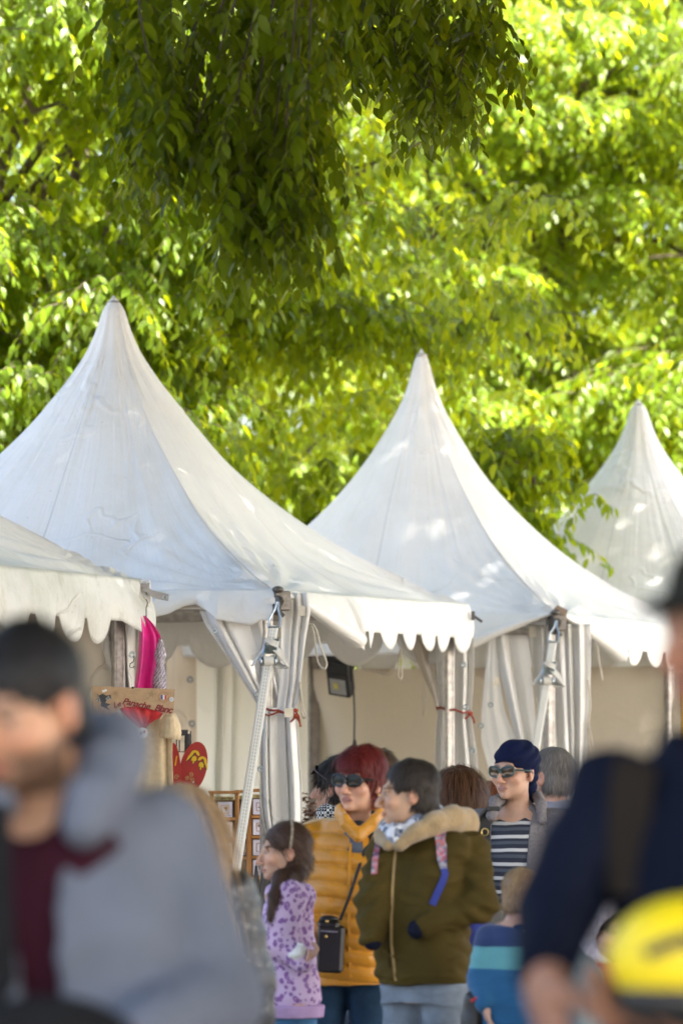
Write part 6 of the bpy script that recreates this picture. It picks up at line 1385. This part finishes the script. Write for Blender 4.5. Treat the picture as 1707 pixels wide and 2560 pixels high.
    f = Field(s.P(1222, 2340, -.1) - .25, s.P(1222, 2340, -.1) + .25, .01); f.box(s.P(1215, 2345, -.14), (.06, .09, .14), 0, 'add', rotz(.3), .03); V, Q = f.mesh(); s.put('pouch', V, Q, BLACKL, B)
    m = MB(); m.torus(P[2] + Vector((.005, -.016, -.0)), .014, .0032, (.3, 1, 0)); m.build('ring', GOLDM, B)
def back_figure(label, px, ytop, Y, yaw, skin, hairm, jm, hkw, head=(0, 0, 0), hs=.96, jfn=None, wide=1.0, h=.007, beard=None):
    z = EYE + (HY - ytop) * Y / FPX - .014; s = Person(label, at(px, 0, Y).x, Y, yaw, z, skin, head=(yaw + head[0], head[1], head[2]), hs=hs, h=h)
    if beard: s.beard = np.array(beard[0]); s.beard_w = beard[1]
    a1 = s.hang(-1); a2 = s.hang(1); s.body([a1, a2])
    def jk(f):
        s.stack(f, [(.82, 0, 0, .19 * wide, .14), (1.05, 0, 0, .18 * wide, .138), (1.26, 0, 0, .185 * wide, .134), (1.37, 0, .01, .162 * wide, .11), (1.45, 0, .02, .085, .08)], .02, 2.4)
        for a in (a1, a2): sleeve(f, a, .072, .060, .048, .03, .01)
        f.ell(s.H((0, -.02, -.09)), (.055, .06, .05), .01, 'sub')
        if jfn: jfn(s, f)
    J = s.cloth('jacket', jk, jm, folds=.008, fs=16, seed=int(px) % 97)
    s.trousers(denim('mid_blue_denim', (.04, .07, .13)), 'jeans', seed=int(px) % 89)
    if hairm: s.hair('hair', hairm, **hkw)
    return s, J
def boy():
    s = Person('small person seen from behind in a blue sweater with a turquoise band', at(1288, 0, 15.5).x, 15.5, 164, 1.225, (.53, .32, .235), head=(168, 6, 0), head_off=(.016, 0, 0), hs=.84, h=.005)
    a1 = arm(s.P(1222, 2365, .01), s.P(1204, 2450, .0), s.P(1212, 2508, -.06), (.15, -.25, -.95), (.9, .2, -.1), .35, -1, .80); a2 = s.hang(-1, .05); s.body([a1, a2])
    zz = lambda y: EYE - (y - HY) * 15.5 / FPX
    mt = band_mat('boy_sweater_knit', [(0, zz(2420), (.006, .085, .20)), (zz(2420), zz(2364), (.09, .28, .31))], (.007, .026, .10))
    def sw(f):
        s.stack(f, [(.78, 0, 0, .185, .14), (.85, 0, 0, .195, .15), (1.05, 0, 0, .185, .145), (1.22, 0, 0, .18, .13), (1.34, 0, .005, .16, .105), (1.42, 0, .015, .09, .07)], .02)
        for a in (a1, a2): sleeve(f, a, .058, .050, .038, .025, .005)
        f.ell(s.H((0, .0, -.125)), (.054, .054, .045), .01, 'sub')
    s.cloth('sweater', sw, mt, folds=.006, fs=18, seed=41)
    def col(f):
        c = s.H((0, .015, -.118))
        for i in range(14): w0, w1 = 2 * PI * i / 14, 2 * PI * (i + 1) / 14; f.cone(c + .058 * np.array([math.cos(w0), math.sin(w0), 0]), c + .058 * np.array([math.cos(w1), math.sin(w1), 0]), .012, .012, .004)
    s.cloth('collar', col, cotton('navy_collar', (.01, .035, .11)), folds=.001, h=.005)
    s.trousers(denim('boy_denim', (.03, .04, .07)), 'trousers', gap=.075, seed=17, rx=.15, ry=.12)
    s.hair('hair', hair_mat('cropped_blond_hair', (.26, .165, .085)), o=.006, cut=(0, -.10, -.045, .082, .075, .10), zlo=-.060, rough=.002, strands=3600, L=(.010, .020), seed=12, fall=.4, lift=.0005, width=.001)
    b = s.worn('dark_pouch', 'black drawstring pouch with red toggle beside the blue sweater', 'bag'); c = s.P(1182, 2535, -.02)
    f = Field(c - .2, c + .2, .007); f.box(c, (.032, .04, .075), 0, 'add', None, .03); f.ell(c + np.array([0, 0, -.03]), (.042, .048, .05), .02); V, Q = f.mesh(); N = vnorm(V, Q); V = V + N * (.003 * wob(V, 60, 2))[:, None]; s.put('pouch', V, Q, BLACKL, b)
    m = MB(); m.tube([Vector(c) + Vector((0, -.03, .07)), Vector(s.P(1200, 2500, -.05)), Vector(s.P(1208, 2490, -.06))], .004, 6); m.build('cord', WIRE, b); m = MB(); m.tube([Vector(c) + Vector((-.01, -.05, .045)), Vector(c) + Vector((.02, -.052, .062))], .005, 6); m.build('toggle', REDP, b)
def hooded_child():
    s = Person('small person in a pale denim jacket with a fluffy white hood up', at(1512, 0, 15).x, 15, 20, 1.135, (.34, .20, .15), head=(30, 8, 0), hs=.82, h=.006)
    a1 = arm(s.P(1440, 2410, .0), s.P(1420, 2500, -.02), s.P(1450, 2560, -.10), (.6, -.3, -.5), (1, 0, 0), .6, -1, .7); a2 = s.hang(1, .05); s.body([a1, a2])
    DJ = denim('pale_denim', (.16, .20, .215))
    def jk(f):
        s.stack(f, [(.80, 0, 0, .205, .16), (1.05, 0, 0, .20, .155), (1.24, 0, 0, .19, .14), (1.35, 0, .005, .165, .11), (1.43, 0, .015, .10, .08)], .02)
        for a in (a1, a2): sleeve(f, a, .062, .055, .045, .025)
        f.box(s.B((0, -.22, 1.1)), (.035, .16, .4), .01, 'sub', rotz(s.yaw)); f.ell(s.H((0, -.02, -.12)), (.056, .06, .05), .01, 'sub')
    s.cloth('denim_jacket', jk, DJ, folds=.008, fs=20, seed=51)
    def tp(f): s.stack(f, [(.82, 0, 0, .16, .13), (1.1, 0, 0, .16, .125), (1.36, 0, .005, .13, .10), (1.42, 0, .01, .08, .07)], .02)
    s.cloth('pink_top', tp, cotton('raspberry_cotton', (.28, .012, .09)), folds=.003)
    fr_ = s.frame()
    def hd(f):
        f.ell((0, .03, .03), (.112, .125, .125), 0, 'add', None, fr_); f.ell((0, .04, -.11), (.11, .10, .06), .04, 'add', None, fr_); f.ell((0, -.11, -.02), (.078, .13, .105), .01, 'sub', None, fr_)
    s.cloth('fluffy_hood', hd, M('white_fleece', (.52, .47, .52), .95, var=.2, scale=60, bmp=1.0, bscale=90, bdist=.012, sheen=.5), folds=.006, fs=50, seed=52, hi=(.4, .4, 2), lo=(-.3, -.3, .7), stretch=(1, 1, 1))
    s.hair('hair', hair_mat('dark_child_hair', (.03, .02, .015)), o=.008, strands=800, seed=14)
    s.trousers(denim('child_denim', (.04, .06, .10)), 'trousers', gap=.07, seed=18, rx=.15)
def blond_woman():
    Y = 13; s = Person('person in a speckled black coat seen from behind, next to the grey hooded jacket', at(452, 0, Y).x, Y, 168, 1.50, (.50, .31, .23), head=(176, 4, 0), hs=.95, h=.007)
    a1 = arm(s.P(345, 2240, .02), s.P(370, 2400, .04), s.P(430, 2425, -.16), (.35, -.2, -.9), (.6, .3, 0), .7, -1, .95); a2 = s.hang(-1, .06); s.body([a1, a2])
    m, nt, b = nmat('speckled_black_coat'); v = noise(nt, 70, 3, .7); c = ramp(nt, v, [(.52, (.012, .012, .013)), (.60, (.03, .03, .03)), (.68, (.42, .40, .36))]); nt.links.new(c, b.inputs['Base Color']); setin(b, Roughness=.45); bump(nt, b, v, .5, .004)
    def jk(f):
        s.stack(f, [(.70, 0, 0, .21, .16), (1.05, 0, 0, .195, .15), (1.26, 0, 0, .195, .14), (1.37, 0, .01, .17, .115), (1.45, 0, .02, .09, .08)], .02)
        for x in (a1, a2): sleeve(f, x, .078, .066, .052, .03, .01)
    s.cloth('coat', jk, m, folds=.008, fs=14, seed=61)
    s.trousers(denim('dark_denim', (.02, .03, .06)), 'jeans', seed=19)
    def lg(f, fr_):
        for dx in (-.07, -.035, 0, .035, .07): f.cone(s.hc + np.array([dx, -.055, .02]), s.hc + np.array([dx * 1.55 + .01, -.12, -.26]), .048, .03, .03)
    s.hair('hair', hair_mat('ash_blond_hair', (.30, .20, .11)), o=.02, zlo=None, sub='covered', rough=.006, extra=lg, strands=3600, L=(.08, .2), seed=15, fall=1.6, lift=.004, crown=(0, .02, .14), h=.007, width=.0016)
def grey_man():
    Y = 6.8; s = Person('large blurred person in an open steel grey hooded jacket over a maroon sweater', at(140, 0, Y).x, Y, -14, 1.765, (.50, .275, .165), head=(-32, 17, 0), head_off=(-.034, -.05, -.012), hs=.97, h=.007)
    s.beard = np.array([.035, .022, .016]); s.beard_w = .78
    a2 = arm(s.P(392, 2100, .03), s.P(535, 2500, .0), s.P(350, 2600, -.26), (-.8, -.5, -.1), (0, -.3, -.9), .8, -1, 1.0); a1 = arm(s.P(-160, 2050, .03), s.P(-230, 2500, -.02), s.P(-40, 2640, -.26), (.7, -.5, -.1), (0, -.3, -.9), .8, 1, 1.0); s.body([a1, a2])
    JM = M('steel_grey_softshell', (.145, .16, .20), .8, var=.12, scale=6, bmp=.4, bscale=200, spec=.15)
    def jk(f):
        s.stack(f, [(.84, 0, .0, .21, .155), (1.05, 0, -.0, .205, .155), (1.26, 0, -.005, .20, .15), (1.37, 0, .01, .165, .12), (1.46, 0, .02, .11, .095)], .03, 2.4)
        for a in (a1, a2): sleeve(f, a, .090, .084, .062, .05, .01)
        f.ell(s.H((0, -.05, -.13)), (.058, .08, .05), .015, 'sub')
        cy, sy = math.cos(s.yaw), math.sin(s.yaw); x0 = s.P(98, 2000, 0)[0] * cy
        def opening(X, Y, Z): xl = X * cy + Y * sy - x0 - .018 - .12 * (1.40 - Z); yl = -X * sy + Y * cy; w = np.interp(Z, [.9, 1.1, 1.3, 1.45, 1.55], [.018, .032, .042, .048, .056]); return np.maximum(np.abs(xl) - w, yl + .02)
        f.op(opening, (-.3, -.3, .92), (.3, .05, 1.6), .012, 'sub')
    s.cloth('jacket', jk, JM, folds=.020, fs=10, seed=71, h=.008, stretch=(1, 1, .30))
    def hood(f):
        pts = [s.P(205, 2075, -.135), s.P(240, 1990, -.115), s.P(282, 1915, -.04), s.P(285, 1860, .06), s.P(180, 1840, .13), s.P(30, 1850, .10), s.P(-60, 1920, .0), s.P(0, 2020, -.12)]
        for (a, b), r in zip(zip(pts[:-1], pts[1:]), (.036, .046, .050, .052, .05, .045, .032)): f.cone(a, b, r, r, .03)
    s.cloth('hood', hood, JM, folds=.009, fs=16, seed=72, h=.008)
    def sh(f): s.stack(f, [(.86, 0, 0, .17, .125), (1.10, 0, -.004, .165, .128), (1.27, 0, -.008, .165, .126), (1.38, 0, .0, .14, .105), (1.45, 0, .01, .09, .08)], .02); f.cone(s.B((-.12, .012, 1.375)), s.B((.12, .012, 1.375)), .050, .050, .03); f.ell(s.H((0, -.05, -.15)), (.056, .07, .045), .015, 'sub')
    s.cloth('maroon_sweater', sh, cotton('maroon_wool', (.035, .006, .013)), folds=.006, fs=12, seed=73, h=.009)
    s.trousers(denim('charcoal_denim', (.02, .02, .025)), 'trousers', seed=20)
    s.hair('hair', hair_mat('black_short_hair', (.012, .011, .011)), o=.007, cut=(0, -.116, -.060, .072, .076, .108), zlo=-.07, rough=.003, strands=3000, L=(.006, .014), seed=16, fall=.2, lift=.001)
    b = s.worn('round_bag', 'black rounded bag held in front of the open steel grey jacket', 'bag'); c = s.P(120, 2660, -.30)
    f = Field(c - .25, c + .25, .01); f.ell(c, (.145, .07, .098), 0); V, Q = f.mesh(); s.put('bag_body', V, Q, cotton('black_canvas', (.012, .012, .013)), b); m = MB(); m.ribbon([Vector(s.P(-10, 2010, -.16)), Vector(s.P(-5, 2200, -.225)), Vector(s.P(10, 2450, -.245)), Vector(c) + Vector((-.09, -.02, .07))], .04, (1, 0, 0), .005); m.build('strap', cotton('black_canvas', (.012, .012, .013)), b)
def navy_man():
    Y = 6.4; s = Person('large blurred person in a navy jacket and dark cap, at the right edge', at(1850, 0, Y).x, Y, -28, 1.838, (.31, .15, .09), head=(-58, 6, 0), head_off=(.004, -.03, .025), hs=1.04, h=.007)
    s.beard = np.array([.05, .03, .02]); s.beard_w = .45
    a1 = arm(s.P(1530, 2000, .02), s.P(1392, 2270, -.03), s.P(1362, 2440, -.16), (.12, -.35, -.9), (.8, .3, .2), .9, 1, 1.08); a2 = arm(s.P(2010, 2000, .05), s.P(2040, 2330, -.03), s.P(1760, 2530, -.26), (-.9, -.2, .05), (.1, -.4, .8), .7, -1, 1.05); s.body([a1, a2])
    JM = M('navy_softshell', (.0042, .0065, .017), .85, var=.12, scale=8, bmp=.4, bscale=220, spec=.10)
    def jk(f):
        s.stack(f, [(.80, 0, 0, .150, .14), (1.05, 0, 0, .140, .14), (1.26, 0, 0, .150, .14), (1.36, 0, .01, .145, .115), (1.47, 0, .02, .10, .09)], .03, 2.4)
        for a in (a1, a2): sleeve(f, a, .064, .048, .042, .04, .01)
        f.ell(s.H((0, -.04, -.14)), (.062, .08, .06), .015, 'sub')
    J = s.cloth('jacket', jk, JM, folds=.012, fs=10, seed=81, h=.008, hi=(.46, .4, 2), lo=(-.46, -.4, 0))
    m = MB(); m.ribbon(s.drape(J, [(1590, 1905), (1575, 1980), (1570, 2100), (1575, 2240)], .006, -.13), .06, (1, .2, 0), .008); m.build('rucksack_strap', cotton('black_webbing', (.016, .013, .011)), s.T)
    s.trousers(denim('black_blue_denim', (.012, .014, .025)), 'trousers', seed=23)
    s.hair('hair', hair_mat('dark_brown_hair', (.018, .013, .010)), o=.006, strands=900, seed=17)
    CM = cotton('black_olive_twill', (.020, .019, .014)); fr_ = s.frame()
    def cp(f):
        f.ell((0, .018, .050), (.088, .108, .088), 0, 'add', None, fr_); f.ell((0, -.088, .040), (.064, .052, .012), .012, 'add', rotx(.16), fr_)
        f.ell((0, -.05, -.06), (.16, .22, .095), .006, 'sub', None, fr_)
    s.cloth('cap', cp, CM, folds=.001, h=.006, seed=82, hi=(.46, .4, 2.2), lo=(-.4, -.4, 1.4))
    b = s.worn('yellow_bag', 'bright yellow rounded bag with black lower panel held against the navy jacket', 'bag'); c = s.P(1722, 2395, -.33)
    f = Field(c - .2, c + .2, .007); f.ell(c, (.108, .07, .082), 0); V, Q = f.mesh(); V[:, 2] = np.maximum(V[:, 2], c[2] - .052); s.put('yellow_shell', V, Q, M('yellow_nylon', (.78, .60, .003), .5, var=.06), b)
    f = Field(c - .25, c + .25, .007); f.ell(c + np.array([.0, .0, -.052]), (.100, .066, .045), 0); f.op(lambda X, Y, Z: (c[2] - .034 - Z) * -1.0 + 0 * X + 0 * Y, c - .3, c + .3, .004, 'sub') if False else None; V, Q = f.mesh(); s.put('black_panel', V, Q, BLACKL, b)
    for dx, dz in ((-.030, .020), (.022, .030)):
        m = MB(); m.tube([Vector(c) + Vector((dx - .03, -.060, dz - .012)), Vector(c) + Vector((dx - .005, -.070, dz)), Vector(c) + Vector((dx + .025, -.066, dz + .010))], .009, 8); m.build('black_stroke', CHAR, b)

girl(); yellow_woman(); olive_woman(); turban_woman(); boy(); hooded_child(); blond_woman(); grey_man(); navy_man()
back_figure('bare headed person from behind in a blue and grey jacket beside the turban', 1388, 1862, 19.6, -132, (.50, .29, .21), hair_mat('thin_grey_hair', (.16, .14, .125)), band_mat('blue_grey_jacket', [(1.40, 1.8, (.26, .26, .31))], (.03, .05, .10)), dict(o=.005, rough=.002, strands=3600, L=(.015, .032), seed=21, width=.0009, fall=.6, lift=.0006), hs=1.0, h=.006)
def scarf_fig():
    s, J = back_figure('person in a black coat and houndstooth scarf with sunglasses pushed up', 856, 1888, 19.5, -112, (.40, .23, .16), hair_mat('near_black_hair', (.018, .014, .012)), cotton('black_wool', (.010, .010, .013)), dict(o=.014, rough=.004, strands=2600, L=(.03, .06), seed=22), head=(0, 4, 0), wide=1.0, h=.006)
    m, nt, b = nmat('houndstooth_knit'); ck = node(nt, 'ShaderNodeTexChecker'); tc = node(nt, 'ShaderNodeTexCoord'); nt.links.new(tc.outputs['Object'], ck.inputs['Vector']); setin(ck, Scale=90.0); ck.inputs['Color1'].default_value = (.55, .54, .52, 1); ck.inputs['Color2'].default_value = (.012, .012, .012, 1); nt.links.new(ck.outputs[0], b.inputs['Base Color']); setin(b, Roughness=.9)
    def sc(f):
        c = s.H((0, .01, -.125))
        for i in range(14): w0, w1 = 2 * PI * i / 14, 2 * PI * (i + 1) / 14; f.cone(c + np.array([.075 * math.cos(w0), .075 * math.sin(w0), .012 * math.sin(w0 * 2)]), c + np.array([.075 * math.cos(w1), .075 * math.sin(w1), .012 * math.sin(w1 * 2)]), .032, .032, .01)
        f.cone(c + np.array([-.07, -.04, 0]), c + np.array([-.09, -.06, -.14]), .035, .03, .02)
    s.cloth('scarf', sc, m, folds=.005, fs=30, seed=23, h=.006)
    s.glasses('sunglasses', BROWNLENS, M('tortoise_frame', (.06, .03, .015), .25), .028, .022, 2.6, -.118, .012, up=rotx(-.62))
scarf_fig()
s_wav = dict(o=.024, zlo=None, sub='covered', rough=.010, strands=4200, L=(.05, .11), seed=24, fall=1.2, lift=.012, crown=(0, .03, .14), width=.0014, vol=(1.12, 1.0, 1.0),
    extra=lambda f, fr_: [f.ell(c, r, .03, 'add', None, fr_) for c, r in (((.055, .05, -.06), (.055, .06, .075)), ((-.055, .05, -.06), (.055, .06, .075)), ((0, .07, -.075), (.07, .05, .07)))])
back_figure('person in a taupe jacket seen from behind, next to the olive parka', 1142, 1922, 19.0, 176, (.5, .3, .2), hair_mat('wavy_brown_hair', (.085, .038, .018)), M('taupe_nylon', (.20, .14, .115), .5, var=.15, scale=9), s_wav)
back_figure('person standing behind the mustard puffer coat, only the top of the head showing', 948, 1872, 20.3, 174, (.5, .3, .2), hair_mat('plain_brown_hair', (.06, .032, .018)), cotton('dark_green_coat', (.02, .03, .025)), dict(o=.014, strands=2200, L=(.03, .06), seed=25), h=.009)
back_figure('person facing away, half hidden behind the one in the navy turban', 1238, 1950, 19.8, 176, (.5, .3, .2), hair_mat('rusty_auburn_hair', (.22, .07, .03)), cotton('rust_coat', (.20, .06, .03)), dict(o=.018, zlo=None, sub='covered', strands=2600, L=(.04, .09), seed=26, fall=1.0, lift=.006), h=.009)
